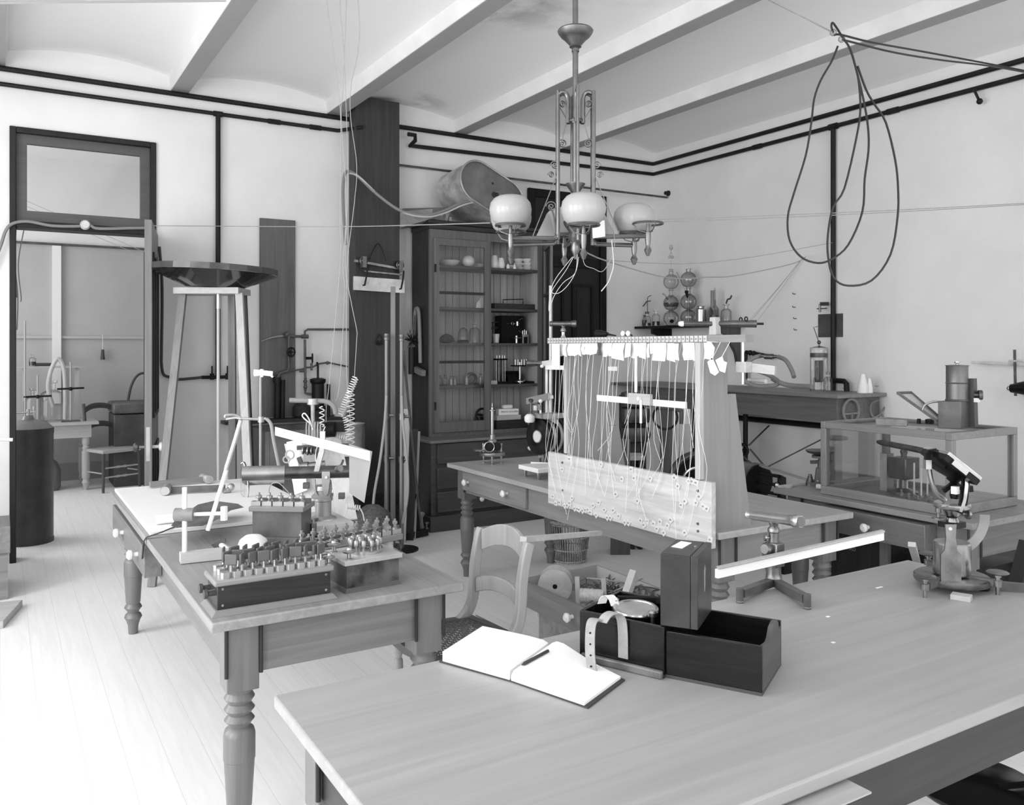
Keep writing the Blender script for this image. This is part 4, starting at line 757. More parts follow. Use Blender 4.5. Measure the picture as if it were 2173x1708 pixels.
def post(par, x, y, z, s_=1.0):
    return MB().lathe([(.008 * s_, z), (.008 * s_, z + .004), (.0045 * s_, z + .006), (.0045 * s_, z + .014 * s_), (.008 * s_, z + .016 * s_), (.008 * s_, z + .022 * s_), (.0035 * s_, z + .024 * s_), (.0035 * s_, z + .03 * s_)], (x, y, 0), 10).build('binding_post', BRASS, par)
def wing(par, x, y, z, s_=1.0):
    return MB().lathe([(.010 * s_, z), (.010 * s_, z + .003), (.006 * s_, z + .005), (.006 * s_, z + .016 * s_), (.018 * s_, z + .020 * s_), (.020 * s_, z + .024 * s_), (.008 * s_, z + .028 * s_), (.006 * s_, z + .033 * s_)], (x, y, 0), 14).build('terminal', BRASS, par)
wing(t, Lb - .02, .035, .104); wing(t, Lb - .02, .09, .104)
for x in (.035, Lb - .035):
    for z in (.028, .076): MB().turn([(.004, 0), (.004, 1)], (x, .021, z), (x, .0185, z), 8).build('screw', STEEL, t)

# ------------------------------------------------------------------ square dial box
o = lt(733, 1261); e = lt(853, 1239); ux = (e - o); Ld = ux.length; ux.normalize(); rz = math.atan2(ux.y, ux.x); Wd = .18
t = thing('dial_resistance_box', 'square stained box with a ring of brass plugs on a pale top', 'resistance box', o, rz)
MB().hexa([(0, 0, 0), (Ld, 0, 0), (Ld, Wd, 0), (0, Wd, 0), (.008, .008, .014), (Ld - .008, .008, .014), (Ld - .008, Wd - .008, .014), (.008, Wd - .008, .014)]).build('plinth', MIDW[0], t)
MB().b(.008, .008, .014, Ld - .008, Wd - .008, .088).build('box_body', mat('stained_wood', .06, .35, mottle=.9, mscale=11), t)
MB().b(-.002, -.002, .0882, Ld + .002, Wd + .002, .104).build('top_plate', mat('worn_ebonite', .38, .4, mottle=.12, mscale=8), t, bevel=.002)
c = (Ld * .56, Wd * .52); mb = MB().lathe([(.060, .1042), (.060, .116), (.042, .116), (.042, .1042)], (c[0], c[1], 0), 36, False); mb.build('contact_ring', STEEL, t)
MB().lathe([(.032, .1042), (.032, .112), (.014, .112), (.014, .1042)], (c[0], c[1], 0), 28, False).build('inner_ring', STEEL, t)
for i in range(12):
    a = 2 * PI * i / 12; k = MB().lathe([(.0045, .112), (.0045, .128), (.008, .130), (.008, .146), (.0055, .15), (.001, .15)], (0, 0, 0), 10).build('plug', mat('plug_brass', .3, .35, .8) if i == 0 else bpy.data.materials['plug_brass'], t); k.location = (c[0] + .050 * math.cos(a), c[1] + .050 * math.sin(a), 0)
for i in range(4):
    a = 2 * PI * i / 4 + .4; k = MB().lathe([(.0045, .112), (.0045, .128), (.008, .130), (.008, .146), (.0055, .15), (.001, .15)], (0, 0, 0), 10).build('plug', bpy.data.materials['plug_brass'], t); k.location = (c[0] + .022 * math.cos(a), c[1] + .022 * math.sin(a), 0)
wing(t, .022, .02, .104, 1.15); wing(t, .022, Wd - .04, .104, 1.15)

# ------------------------------------------------------------------ plug bridge box farther back
o = lt(527, 1158); e = lt(633, 1160); Lm = (e - o).length + .02; ux = (e - o).normalized(); rz = math.atan2(ux.y, ux.x)
t = thing('plug_bridge_box', 'smaller resistance box with a row of upright posts behind the half moon knife', 'resistance box', o, rz)
MB().hexa([(0, 0, 0), (Lm, 0, 0), (Lm, .15, 0), (0, .15, 0), (.012, .012, .035), (Lm - .012, .012, .035), (Lm - .012, .138, .035), (.012, .138, .035)]).build('plinth', MIDW[0], t, bevel=.003)
MB().b(.012, .012, .035, Lm - .012, .138, .135).build('box_body', mat('mahogany', .10, .3, mottle=.3, mscale=9), t); MB().b(.0, .0, .1352, Lm, .15, .155).build('top_plate', HRUBG, t, bevel=.003)
for y in (.03, .10):
    for i in range(5): MB().c((i + .5) * Lm / 5, y, .164, Lm / 5 - .006, .022, .0176).build('contact_block', BRASS, t)
for i in range(5): post(t, (i + .4) * Lm / 5, .065, .156, 1.5)
MB().tube([(.04, .12, .17), (.05, .1, .22), (.09, .08, .24), (.13, .09, .2), (.14, .1, .17)], .002, 5, smooth=4).build('link_wire', WIREG, t)

# ------------------------------------------------------------------ long slide bridge on glass feet
o = lt(650, 1173, TZ + .09); e = lt(856, 1133, TZ + .09); Lg = (e - o).length; ux = (e - o).normalized(); rz = math.atan2(ux.y, ux.x); o.z = TZ
t = thing('long_plug_bridge', 'long narrow ebonite bridge carrying two rows of brass posts', 'bridge', o, rz)
MB().b(0, 0, .07, Lg, .11, .092).build('ebonite_bar', HRUBG, t, bevel=.003)
for x in (.03, Lg - .1): MB().b(x, .02, .0, x + .07, .09, .0699).build('foot_block', mat('marbled_foot', .5, .3, mottle=.4, mscale=18), t, bevel=.004)
for y in (.022, .085):
    for i in range(9):
        MB().c((i + .5) * Lg / 9, y, .101, Lg / 9 - .005, .024, .0176).build('contact_block', BRASS, t); post(t, (i + .5) * Lg / 9 + (.01 if y > .05 else 0), y, .1102, 1.25)
o = lt(848, 1190); t = thing('glass_insulator', 'short clear glass insulator at the right end of the dial box', 'insulator', o + V(.015, .06, 0)); MB().lathe([(.02, 0), (.024, .008), (.016, .02), (.022, .035), (.012, .05)], (0, 0, 0), 16).build('glass_body', GLASSD, t)
o = lt(640, 1150); t = thing('small_rheostat', 'cluster of small coils and terminals beside the smaller resistance box', 'rheostat', o + V(.03, .02, 0)); MB().b(-.05, -.04, 0, .05, .04, .02).build('base', BLACKW[0], t)
for x, y in ((-.025, -.015), (.02, -.015), (.0, .02)):
    c = MB().cyl((x, y, .02), (x, y, .07), .014, n=12).build('coil', DBRASS, t); MB().cyl((x, y, .07), (x, y, .085), .006, n=8).build('terminal', BRASS, c)

# ------------------------------------------------------------------ telescope with white scale
o = lt(686, 1120); dd = depth(o); rv = V(RT[0], RT[1], 0)
t = thing('reading_telescope', 'large brass telescope on a column with a white scale bar above it', 'telescope', V(o.x, o.y, TZ))
def tp(px, py, k=0): return atd(px, py, dd + k)
zz = lambda py: over(o, py) - TZ
s_ = dd / FPX
MB().lathe([(46 * s_, 0), (46 * s_, .012), (28 * s_, zz(1105)), (27 * s_, zz(1098)), (17 * s_, zz(1093)), (17 * s_, zz(1063)), (20 * s_, zz(1061)), (20 * s_, zz(1056)), (16 * s_, zz(1055)), (16 * s_, zz(1040)), (19 * s_, zz(1039)), (18 * s_, zz(1030))], (0, 0, 0), 28).build('column', TIN, t)
for k in range(3):
    a = k * 2 * PI / 3 + .5; MB().bar((.02 * math.cos(a), .02 * math.sin(a), .010), (.10 * math.cos(a), .10 * math.sin(a), .006), .03, .012).build('foot', IRONG, t)
mb = MB()
for sx in (-1, 1):
    for q in ([(677, 1056), (670, 1045), (668, 1030), (668, 1018)], [(696, 1056), (701, 1045), (702, 1030), (700, 1018)]):
        mb.band([tp(x, y, sx * .03) for x, y in q], .012, .008, (FW[0], FW[1], 0), smooth=3)
mb.bar(tp(665, 1052), tp(704, 1052), .07, .014); mb.build('fork', TIN, t, world=True)
mb = MB(); mb.band([tp(672, 1000, -.04), tp(678, 975, -.04), tp(684, 950, -.04), tp(685, 915, -.04)], .022, .012, (RT[0], RT[1], 0), smooth=4); mb.plate([tp(x, y, -.045) for x, y in ((684, 1000), (701, 1000), (701, 1020), (697, 1048), (690, 1052), (686, 1040), (684, 1018))], -.012); mb.build('bracket_arm', TIN, t, world=True)
A = tp(515, 1005, -.05); B = tp(765, 1000, .05); ax = (B - A)
MB().turn([(15.5 * s_, 0), (15.5 * s_, .35), (15.5 * s_, .352)], A, B, 22, True).build('eyepiece_sleeve', mat('sleeve_brass', .36, .38, .9, mottle=.2, mscale=9), t, world=True)
MB().turn([(13.3 * s_, .345), (13.3 * s_, .96), (10 * s_, .962), (10 * s_, 1.0)], A, B, 22).build('telescope_tube', BRONZE, t, world=True)
MB().turn([(14.2 * s_, -.003), (13 * s_, -.003), (13 * s_, .02)], A, B, 20, False).build('end_ring', BRASS, t, world=True); MB().turn([(12.8 * s_, -.001), (.0001, -.0005)], A, B, 20, False).build('lens_cell', BLACK, t, world=True)
MB().cyl(tp(716, 996, -.07), tp(722, 993, -.09), 7 * s_).build('focus_knob', DBRASS, t, world=True)
MB().turn([(.006, 0), (.006, 1)], tp(692, 1013, -.07), tp(692, 1013, -.05), 10).build('pivot_screw', STEEL, t, world=True)
sc = MB(); a0 = tp(585, 915, -.05); a1 = tp(785, 968, -.06)
sc.hexa([a0 + V(0, 0, -9 * s_), a1 + V(0, 0, -10 * s_), a1 + V(0, .01, -10 * s_), a0 + V(0, .01, -9 * s_), a0 + V(0, 0, 9 * s_), a1 + V(0, 0, 10 * s_), a1 + V(0, .01, 10 * s_), a0 + V(0, .01, 9 * s_)])
sc.build('scale_bar', WHITE, t, world=True)
MB().plate([tp(x, y, .0) for x, y in ((741, 942), (790, 958), (773, 1067), (741, 1046))], .004).build('shade_card', mat('grey_card', .45, .7), t, world=True)

# ------------------------------------------------------------------ lens in a prong stand at the telescope mouth
o = lt(521, 1062); dd2 = depth(o)
def lp(px, py): return atd(px, py, dd2)
t = thing('clamped_glass_plate', 'clear glass plate held on edge by a curved brass prong left of the telescope', 'glass plate', V(o.x, o.y, BT)); MB().plate([lp(x, y) for x, y in ((511, 988), (517, 986), (520, 1035), (518, 1056), (511, 1048))], .006).build('glass_plate', GLASS, t, world=True); MB().band([lp(512, 983), lp(519, 983), lp(526, 1015), lp(527, 1045), lp(523, 1061)], .02, .005, (FW[0], FW[1], 0), smooth=3).build('prong', BRASS, t, world=True)
q0 = lb(530, 1028); q1 = lb(606, 1027)
solo('cardboard_tube', MB().cyl(q0 + V(0, 0, .025), q1 + V(0, 0.02, .025), .025, n=18), mat('card_tube', .35, .8, mottle=.2, mscale=10), 'grey cardboard tube lying behind the telescope on the drawing board', 'tube')
# ------------------------------------------------------------------ retort stand with clamp and rubber tubes
o = lb(553, 1024); o.y = min(o.y, 5.0); dd3 = depth(o)
def rp_(px, py, k=0): return atd(px, py, dd3 + k)
t = thing('retort_stand', 'retort stand with a bright clamp on top and pale tubes at its ring', 'stand', V(o.x, o.y, BT))
MB().b(-.09, -.06, 0, .09, .06, .015).build('base', IRONG, t); MB().cyl((0, 0, .015), (0, 0, over(o, 795) - BT), .009, n=10).build('rod', mat('stand_rod', .3, .4, .5), t)
mb = MB(); mb.bar(rp_(540, 789), rp_(580, 793), .03, .028); mb.bar(rp_(540, 796), rp_(560, 793), .02, .012); mb.cyl(rp_(556, 783), rp_(556, 800), .014); mb.bar(rp_(568, 789), rp_(580, 800), .025, .01); mb.build('clamp', STEEL, t, world=True)
mb = MB(); mb.tube([rp_(478, 886), rp_(480, 881), rp_(500, 881), rp_(512, 888), rp_(500, 886), rp_(480, 889)], .008, 7, smooth=4); mb.tube([rp_(512, 888), rp_(553, 890), rp_(565, 888)], .008, 7); mb.cyl(rp_(554, 884), rp_(554, 896), .018); mb.build('ring_arm', TIN, t, world=True)
MB().tube([rp_(565, 888), rp_(575, 900), rp_(580, 930), rp_(586, 960), rp_(592, 990), rp_(596, 1012)], .010, 8, smooth=5).build('rubber_tube', mat('tube_grey', .34, .6), t, world=True)
MB().tube([rp_(511, 891), rp_(500, 930), rp_(486, 975), rp_(480, 995), rp_(479, 1018)], .0125, 8, smooth=5).build('glass_tube', mat('tube_white', .6, .4), t, world=True)

# ------------------------------------------------------------------ sloping apparatus board
o = lt(665, 1105); D4 = depth(lt(700, 1060))
def ap(px, py, k=0): return atd(px, py, D4 + k)
t = thing('apparatus_board', 'pale plywood board leaning back with a small motor and binding posts', 'apparatus', V(*ap(680, 1100)[:2], TZ))
q = [ap(603, 942, .12), ap(722, 925, .16), ap(758, 1100, -.04), ap(640, 1112, -.08)]; zmin = min(v.z for v in q); 
MB().plate(q, .02).build('board', mat('plywood', .60, .6, grain=.12, axis=2), t, world=True)
MB().plate([ap(608, 938, .04), ap(640, 931, .05), ap(652, 1040, -.02), ap(625, 1050, -.03)], .01).build('card_face', CARD, t, world=True)
mb = MB(); mb.bar(ap(630, 950, .0), ap(740, 945, .05), .03, .02).bar(ap(634, 970, .0), ap(645, 1000, .0), .02, .02); mb.build('rail', MIDW[0], t, world=True)
for px, py, r in ((645, 956, .02), (655, 957, .022), (663, 957, .02)): MB().turn([(r, 0), (r, .4), (r * .5, .6), (r, 1)], ap(px - 3, py, -.02), ap(px + 4, py, -.02), 14).build('binding_post', DBRASS, t, world=True)
MB().cyl(ap(636, 992, -.04), ap(690, 985, -.02), .02).cyl(ap(636, 992, -.04), ap(655, 990, -.04), .026).build('motor', DBRASS, t, world=True)
MB().ring(ap(615, 965, -.06), (RT[0] * .2 + FW[0], FW[1], 0), .022, .004).ring(ap(608, 975, -.06), (FW[0], FW[1], 0), .016, .004).build('wire_loop', WIREG, t, world=True)
MB().ring(ap(700, 970, .0), (FW[0], FW[1], .1), .07, .006, 24, 6, .2, 4.2).build('hoop', IRONG, t, world=True)
for px, py in ((650, 1030), (725, 1052)): MB().bar(ap(px - 6, py, -.05), ap(px + 6, py, -.05), .03, .03).build('cleat', MIDW[0], t, world=True)
MB().bar(ap(700, 905, .1), ap(740, 906, .12), .05, .05).build('coil_housing', IRON, t, world=True); MB().cyl(ap(692, 911, .06), ap(711, 911, .06), .04).build('coil_drum', BLACK, t, world=True)
for k in range(6): MB().tube([ap(650 + k * 6, 945, .02), ap(650 + k * 6, 905, .02), ap(651 + k * 6, 895, .02)], .004, 5).build('contact_wire', BRASS, t, world=True)
MB().tube([ap(660, 900, .02), ap(642, 884, .02), ap(646, 877, .02), ap(655, 888, .02), ap(664, 912, .02)], .004, 5, smooth=4).build('wire_handle', WIREW, t, world=True)
MB().cyl(ap(664, 850, .03), ap(664, 935, .03), .011, n=8).cyl(ap(664, 846, .03), ap(664, 858, .03), .03, n=14).build('pillar_rod', TIN, t, world=True); MB().cyl(ap(615, 849, .03), ap(690, 851, .03), .013, n=10).tube([ap(688, 851, .03), ap(700, 855, .03), ap(710, 865, .03), ap(712, 878, .03)], .013, 8, smooth=4).build('cross_tube', RUBBER, t, world=True)
q0 = lt(700, 1100); q1 = lt(770, 1118); solo('white_tray', MB().b(1.0, 3.45, TZ, 1.30, 3.75, TZ + .04), PALE[0], 'pale wooden tray with small tools behind the long bridge', 'tray', bevel=.003)
o = V(1.08, 3.58, TZ + .041); solo('small_cork', MB().lathe([(.012, 0), (.016, .035)], o, 12), CORK, 'small cork standing in the pale tray', 'cork'); solo('small_file', MB().bar(o + V(.06, -.06, .006), o + V(.16, .03, .006), .012, .01), SLATE, 'small dark file lying in the pale tray', 'file')
# ------------------------------------------------------------------ spiral leads dropping from the ceiling
D5 = D4 + .1
def wp(px, py, k=0): return atd(px, py, D5 + k)
def ceil_pt(px, dd):
    """point on the vault above the picture column, at distance dd"""
    p = atd(px, 0, dd); return V(p.x, p.y, 3.66)
for i, (pts, lbl) in enumerate((
    ([(690, -40), (698, 40), (710, 130), (722, 230), (723, 330), (722, 480), (722, 560), (700, 800), (693, 860), (692, 900)], 'leftmost thin wire falling from the ceiling to the apparatus board'),
    ([(722, -40), (722, 30), (729, 100), (737, 300), (738, 420), (728, 560), (731, 620), (722, 800), (714, 850)], 'second thin wire falling from the ceiling past the pillar'),
    ([(737, -40), (731, 100), (727, 200), (724, 250), (735, 420), (733, 560), (745, 640), (757, 700), (757, 720), (752, 800)], 'third thin wire falling from the ceiling in front of the pillar'),
    ([(757, -40), (763, 60), (758, 120), (745, 180), (744, 250), (757, 350), (752, 430), (737, 560), (735, 700), (736, 800), (744, 900)], 'rightmost thin wire falling from the ceiling in front of the pillar'))):
    solo('ceiling_wire', MB().tube([wp(x, y, .0) for x, y in pts], .0019, 5, smooth=4), WIREG, lbl, 'wire', 'wires dropping from the ceiling at the pillar')
solo('spiral_lead', MB().coil(wp(755, 800), wp(722, 882), .016, 17, .0028), WIREW, 'tight slanting spiral of pale wire below the third ceiling wire', 'spiral wire')
solo('spiral_lead', MB().coil(wp(744, 830), wp(744, 940), .02, 11, .003), WIREW, 'open vertical spiral of pale wire hanging in front of the pillar', 'spiral wire')
solo('spiral_lead', MB().coil(wp(733, 885), wp(740, 930), .014, 9, .003).coil(wp(738, 930), wp(700, 920), .012, 8, .003), WIREW, 'curled spiral of pale wire behind the white scale bar', 'spiral wire')
solo('spiral_lead', MB().coil(wp(683, 862, -.1), wp(683, 905, -.1), .012, 4, .003).tube([wp(690, 905, -.1), wp(670, 960, -.12), wp(674, 1000, -.14), wp(668, 1040, -.12), wp(652, 1080, -.1)], .003, 5, smooth=5), WIREW, 'wavy pale lead running down over the telescope tube', 'wire')
solo('spiral_lead', MB().coil(wp(738, 1074, -.25), wp(764, 1078, -.25), .012, 6, .003).tube([wp(738, 1074, -.25), wp(732, 1095, -.3), wp(722, 1120, -.35), lt(722, 1122) + V(0, 0, .002)], .003, 5).tube([wp(764, 1078, -.25), wp(770, 1090, -.3), wp(773, 1105, -.33)], .003, 5), WIREW, 'curled lead rising above the long bridge', 'spiral wire')

# ================================================================== STANDS AND LUMBER BETWEEN PILLAR AND CABINET
DS = 6.5
def ss(px, py, k=0): return atd(px, py, DS + k)
def foot(px, k=0): p = atd(px, HY, DS + k); return V(p.x, p.y, 0)
for px, top, k, nm in ((820, 708, 0, 'left'), (852, 710, -.05, 'right')):
    o = foot(px, k); t = thing('tube_stand', 'tall pale metal tube stand with a capped top before the pillar, %s of the pair' % nm, 'stand', o); h = over(o, top)
    MB().lathe([(.018, .02), (.018, h * .40), (.016, h * .41), (.016, h - .05), (.02, h - .048), (.021, h - .03), (.016, h - .028), (.02, h - .02), (.02, h)], (0, 0, 0), 14).build('tube', mat('tube_metal', .22, .4, .6) if nm == 'left' else bpy.data.materials['tube_metal'], t)
    MB().lathe([(.13, 0), (.13, .012), (.03, .022)], (0, 0, 0), 20).build('base', IRON, t)
    for z in (.62, .42): MB().cyl((0, 0, h * z - .025), (0, 0, h * z + .025), .024, n=12).cyl((0, 0, h * z), (.05, -.03, h * z), .012, n=8).build('clamp', DBRASS, t)
    q = [ss(px, 840, k - .05), ss(px - 4 if nm == 'left' else px + 3, 900, k - .06), ss(px - 14 if nm == 'left' else px + 12, 980, k - .08), ss(px - 26 if nm == 'left' else px + 13, 1050, k - .1), ss(px - 30 if nm == 'left' else px + 2, 1110, k - .12)]; MB().tube(q, .011, 8, smooth=5).build('gas_hose', mat('hose_grey', .36, .6) if nm == 'left' else bpy.data.materials['hose_grey'], t, world=True)
o = foot(834, .08); solo('upright_lath', MB().bar(o, V(o.x, o.y, over(o, 608)), .036, .016, V(FW[0], FW[1], 0)), LATH[2], 'tall grey lath standing between the two tube stands', 'lath')
c0 = atz(905, 1137, 0); t = thing('iron_tripod_foot', 'black iron stand foot with a long slanting rod beside the white pot', 'stand', c0); MB().bar(atz(845, 1140, .035), c0 + V(0, 0, .035), .05, .05).build('foot_arm', IRON, t, world=True); MB().lathe([(.018, .0), (.018, .07), (.008, .075), (.008, .10), (.022, .105), (.022, .115)], (0, 0, 0), 14).build('levelling_screw', DBRASS, t); MB().cyl(c0 + V(-.05, .0, .06), ss(856, 745, -.05), .011, n=8).build('slanting_rod', IRONG, t, world=True)
o = atz(893, 1128, 0) + V(-.035, .02, 0); t = thing('white_pot', 'pale stoneware pot with a flaring rim on the floor beside the cabinet', 'pot', o); MB().lathe([(.085, 0), (.08, .02), (.062, .07), (.06, .12), (.075, .145), (.075, .155), (.06, .15), (.05, .03), (.001, .02)], (0, 0, 0), 24, False).build('pot_wall', mat('pot_glaze', .34, .4), t)
o = foot(790, -.35); zt_ = over(o, 1072); solo('round_sack', MB().lathe([(.10, 0), (.15, zt_ * .25), (.16, zt_ * .5), (.13, zt_ * .85), (.05, zt_), (.001, zt_)], o, 20), ROPE, 'dark round fibre bundle on the floor behind the long bridge', 'bundle')
o = foot(872, .40); solo('dark_tin_case', MB().b(o.x - .05, o.y - .06, 0, o.x + .05, o.y + .06, .36), BLACKW[2], 'dark narrow case on the floor before the cabinet side', 'case')
def cs(px, py): return atx(px, py, 3.06)
t = thing('hung_hose_loop', 'grey hose loop hung on the side of the cabinet', 'hose', cs(886, 795)); q = [(877, 790), (879, 720), (881, 665), (885, 654), (889, 665), (891, 720), (892, 770)]; MB().tube([atx(x, y, 3.17) for x, y in q], .018, 8, smooth=5).build('hose', HRUBG, t, world=True); MB().bar(atx(878, 782, 3.15), atx(899, 792, 3.15), .04, .05).build('wooden_clip', mat('clip_wood', .16, .6), t, world=True)
mb = MB(); c = atx(874, 722, 3.12)
for i in range(50):
    a = random.uniform(0, 2 * PI); b_ = random.uniform(-1, 1); d = V(.3 * math.cos(a), math.sin(a), b_).normalized(); mb.cyl(c, c + d * random.uniform(.05, .085), .006, .002, n=4)
t = thing('dark_brush', 'dark bristly brush hung by a rod beside the hose loop on the cabinet side', 'brush', c); bo = mb.build('bristles', IRON, t, world=True); MB().cyl(c, atx(881, 658, 3.17), .007, n=6).cyl(c + V(0, 0, .06), c + V(0, 0, .09), .02, n=10).build('rod', IRONG, t, world=True); MB().cyl(c - V(0, 0, .3), c - V(0, 0, .06), .03, n=12).build('tube', IRON, t, world=True)
a = foot(872, .3); b_ = V(3.075, 6.62, 0); zt_ = over(a, 912)
for i, (px, k, tp_, w_, m, nm) in enumerate(((858, .2, 868, .05, PALE, 'pale narrow board leaning nearest the pillar'), (872, .28, 910, .07, DARKW, 'dark wide board leaning between pillar and cabinet'), (882, .32, 915, .03, PALE, 'thin pale batten leaning on the cabinet base'))):
    o = foot(px - 4, k); p = atd(px + 6, HY, DS + k + .12); solo('leaning_board', MB().bar(o, V(p.x, p.y, over(p, tp_)), w_, .015, V(FW[0], FW[1], 0)), m[2], nm, 'board')

# ================================================================== MIDDLE TABLE
MT = lab_table('light topped turned leg table in the middle carrying the threaded rack', 2.605, 2.60, 3.49, 5.15, [('w', 4.21, 5.0, .0, (4.42, 4.92))], m_top=woods('middle_table_top', .36, .14, .45, bump=.05), m_ap=woods('middle_apron', .24, .16, .4), m_leg=woods('middle_leg', .15, .2, .35))
# ------------------------------------------------------------------ rack with terminal bar and bolted board
t = thing('thread_rack', 'tall wooden rack with a bar of square terminals and a board of bolted nuts', 'rack', (2.75, 3.2, TZ))
MB().b(2.562, 2.602, .70, 2.588, 3.841, .98).build('front_board', mat('scrubbed_board', .52, .6, grain=.22, axis=1, bump=.05), t, world=True, bevel=.002); FB = t.children[0]
BZ_ = 1.585; upm = mat('rack_panel', .27, .6, grain=.1, axis=2)
MB().plate([(2.59, 3.70, TZ), (2.99, 3.70, TZ), (2.92, 3.70, 1.12), (2.845, 3.70, 1.12), (2.845, 3.70, 1.57), (2.59, 3.70, 1.57)], .025).build('upright_panel', upm, t, world=True)
MB().plate([(2.575, 2.685, TZ + 0), (2.86, 2.685, TZ), (2.765, 2.685, 1.345), (2.715, 2.685, 1.345), (2.715, 2.685, 1.57), (2.575, 2.685, 1.57)], .025).build('upright_panel', upm, t, world=True)
MB().b(2.576, 3.685, .985, 2.5895, 3.71, 1.57).build('edge_batten', PALE[2], t, world=True); MB().b(2.553, 2.66, .985, 2.5745, 2.69, 1.57).build('edge_batten', PALE[2], t, world=True)
MB().b(2.59, 2.44, 1.571, 2.64, 3.89, 1.602).build('terminal_bar', BOARD[1], t, world=True)
n = 46; pl = None
for i in range(n):
    y = 3.865 - (3.865 - 2.665) * i / (n - 1)
    if pl is None:
        pl = MB().b(-.004, -.0105, -.013, 0, .0105, .013).build('terminal_plate', mat('zinc_plate', .62, .45, .2), t); MB().cyl((-.004, 0, 0), (-.008, 0, 0), .0042, n=8).build('terminal_screw', TIN, pl); q = pl
    else: q = dup(pl, parent=t)
    q.location = V(2.589 - 2.75, y - 3.2, BZ_ + .002 - TZ)
nuts = [(380, 182), (297, 303), (748, 245), (1092, 302), (985, 413), (1125, 403), (1313, 410), (915, 588), (1590, 398), (1755, 438), (1793, 440), (1838, 455), (1630, 495), (1165, 667), (1875, 615), (1710, 670), (1668, 713), (1837, 688), (1922, 727), (1965, 755), (190, 615), (410, 633), (220, 692), (265, 682), (383, 690), (325, 720), (353, 718), (438, 752), (470, 757), (492, 765), (530, 778), (562, 770), (592, 765), (622, 798), (653, 718), (718, 685), (688, 828), (783, 768), (885, 773), (815, 857), (850, 860), (948, 840), (1018, 912), (1058, 918), (1200, 892), (1237, 942), (1275, 900), (1350, 928), (1388, 985), (1425, 905), (1510, 950), (1547, 882), (1467, 1032), (1710, 1030), (2000, 1110)]
np_ = None
for i, (x, y) in enumerate(nuts):
    p = atx(1140 + x / 5.4325, 940 + y / 5.4325, 2.562)
    if np_ is None:
        np_ = MB().b(-.005, -.013, -.013, 0, .013, .013).build('square_nut', mat('zinc_nut', .66, .5, .1), t); MB().cyl((-.005, 0, 0), (-.010, 0, 0), .004, n=8).build('bolt', TIN, np_); q = np_
    else: q = dup(np_, parent=t)
    q.location = V(2.562 - 2.75, p.y - 3.2, p.z - TZ); q.rotation_euler = (random.choice([0, .2, .5, .78, .7, .9, .35]), 0, 0)
for x, y in ((293, 225), (1853, 550), (1855, 930), (1857, 1015), (293, 545)):
    p = atx(1140 + x / 5.4325, 940 + y / 5.4325, 2.562); MB().cyl(p, p - V(.005, 0, 0), .006, n=8).build('bolt_head', IRONG, FB, world=True)
# paper tags on threads
TAGS = [(1176, 1186, 726, 755), (1184, 1194, 726, 756), (1193, 1203, 725, 755), (1202, 1218, 726, 755), (1217, 1225, 727, 754), (1224, 1232, 727, 754), (1229, 1242, 727, 752), (1241, 1253, 726, 752), (1252, 1267, 726, 752), (1276, 1285, 728, 757), (1283, 1291, 727, 755), (1290, 1299, 727, 756), (1294, 1302, 729, 750), (1301, 1326, 728, 763), (1328, 1339, 727, 758), (1338, 1350, 727, 760), (1349, 1355, 728, 757), (1356, 1371, 727, 760), (1370, 1378, 729, 759), (1379, 1388, 726, 750), (1385, 1413, 727, 766), (1413, 1431, 728, 766), (1430, 1440, 729, 764), (1448, 1473, 722, 760), (1450, 1471, 740, 764), (1469, 1478, 728, 764), (1480, 1487, 728, 762), (1487, 1501, 727, 763)]
def tag_thread(pts, i, tt, m=STRING): MB().tube(pts, .0010, 4, smooth=3, caps=False).build('thread', m, tt, world=True)
for i, (x0, x1, y0, y1) in enumerate(TAGS):
    xs = 2.574 - .006 * (i % 3); a = atx(x0, y0, xs); b_ = atx(x1, y1, xs); L_ = 'white cloth tag hanging in the long row under the rack bar'
    t = thing('cloth_tag', L_, 'tag', V(xs, (a.y + b_.y) / 2, b_.z), 0, 'white tags in the row under the rack bar')
    k1, k2 = random.uniform(-.006, .006), random.uniform(-.008, .008); zm = (a.z + b_.z) / 2; cv = random.uniform(-.012, .006)
    tp_ = min(a.z, 1.5705); MB().add([V(xs, a.y, tp_), V(xs, b_.y, tp_), V(xs + cv, a.y + k1, zm), V(xs + cv * .6, b_.y + k1, zm), V(xs + cv * .3, a.y + k2, b_.z + k1), V(xs, b_.y + k2, b_.z - k1), V(xs + .0015, a.y, tp_), V(xs + .0015, b_.y, tp_), V(xs + cv + .0015, a.y + k1, zm), V(xs + cv * .6 + .0015, b_.y + k1, zm), V(xs + cv * .3 + .0015, a.y + k2, b_.z + k1), V(xs + .0015, b_.y + k2, b_.z - k1)], [(0, 1, 3, 2), (2, 3, 5, 4), (6, 8, 9, 7), (8, 10, 11, 9), (0, 2, 8, 6), (2, 4, 10, 8), (1, 7, 9, 3), (3, 9, 11, 5), (0, 6, 7, 1), (4, 5, 11, 10)]).build('cloth', CLOTH, t, world=True)
    ym = (a.y + b_.y) / 2; end = random.uniform(.72, 1.12); xo = 2.553
    for q in range(1 if i % 4 else 2):
        d1_, d2_, d3_ = random.uniform(-.02, .02), random.uniform(-.05, .05), random.uniform(-.09, .09); zb_ = b_.z + .004
        tag_thread([V(xs, ym, zb_), V(xs - .01, ym + d1_ * .4, zb_ - (zb_ - end) * .25), V(xo - .005, ym + d1_, zb_ - (zb_ - end) * .5), V(xo - .01, ym + d2_, zb_ - (zb_ - end) * .78), V(xo - .012, ym + d3_, end)], i, t)
        end = random.uniform(.85, 1.25)
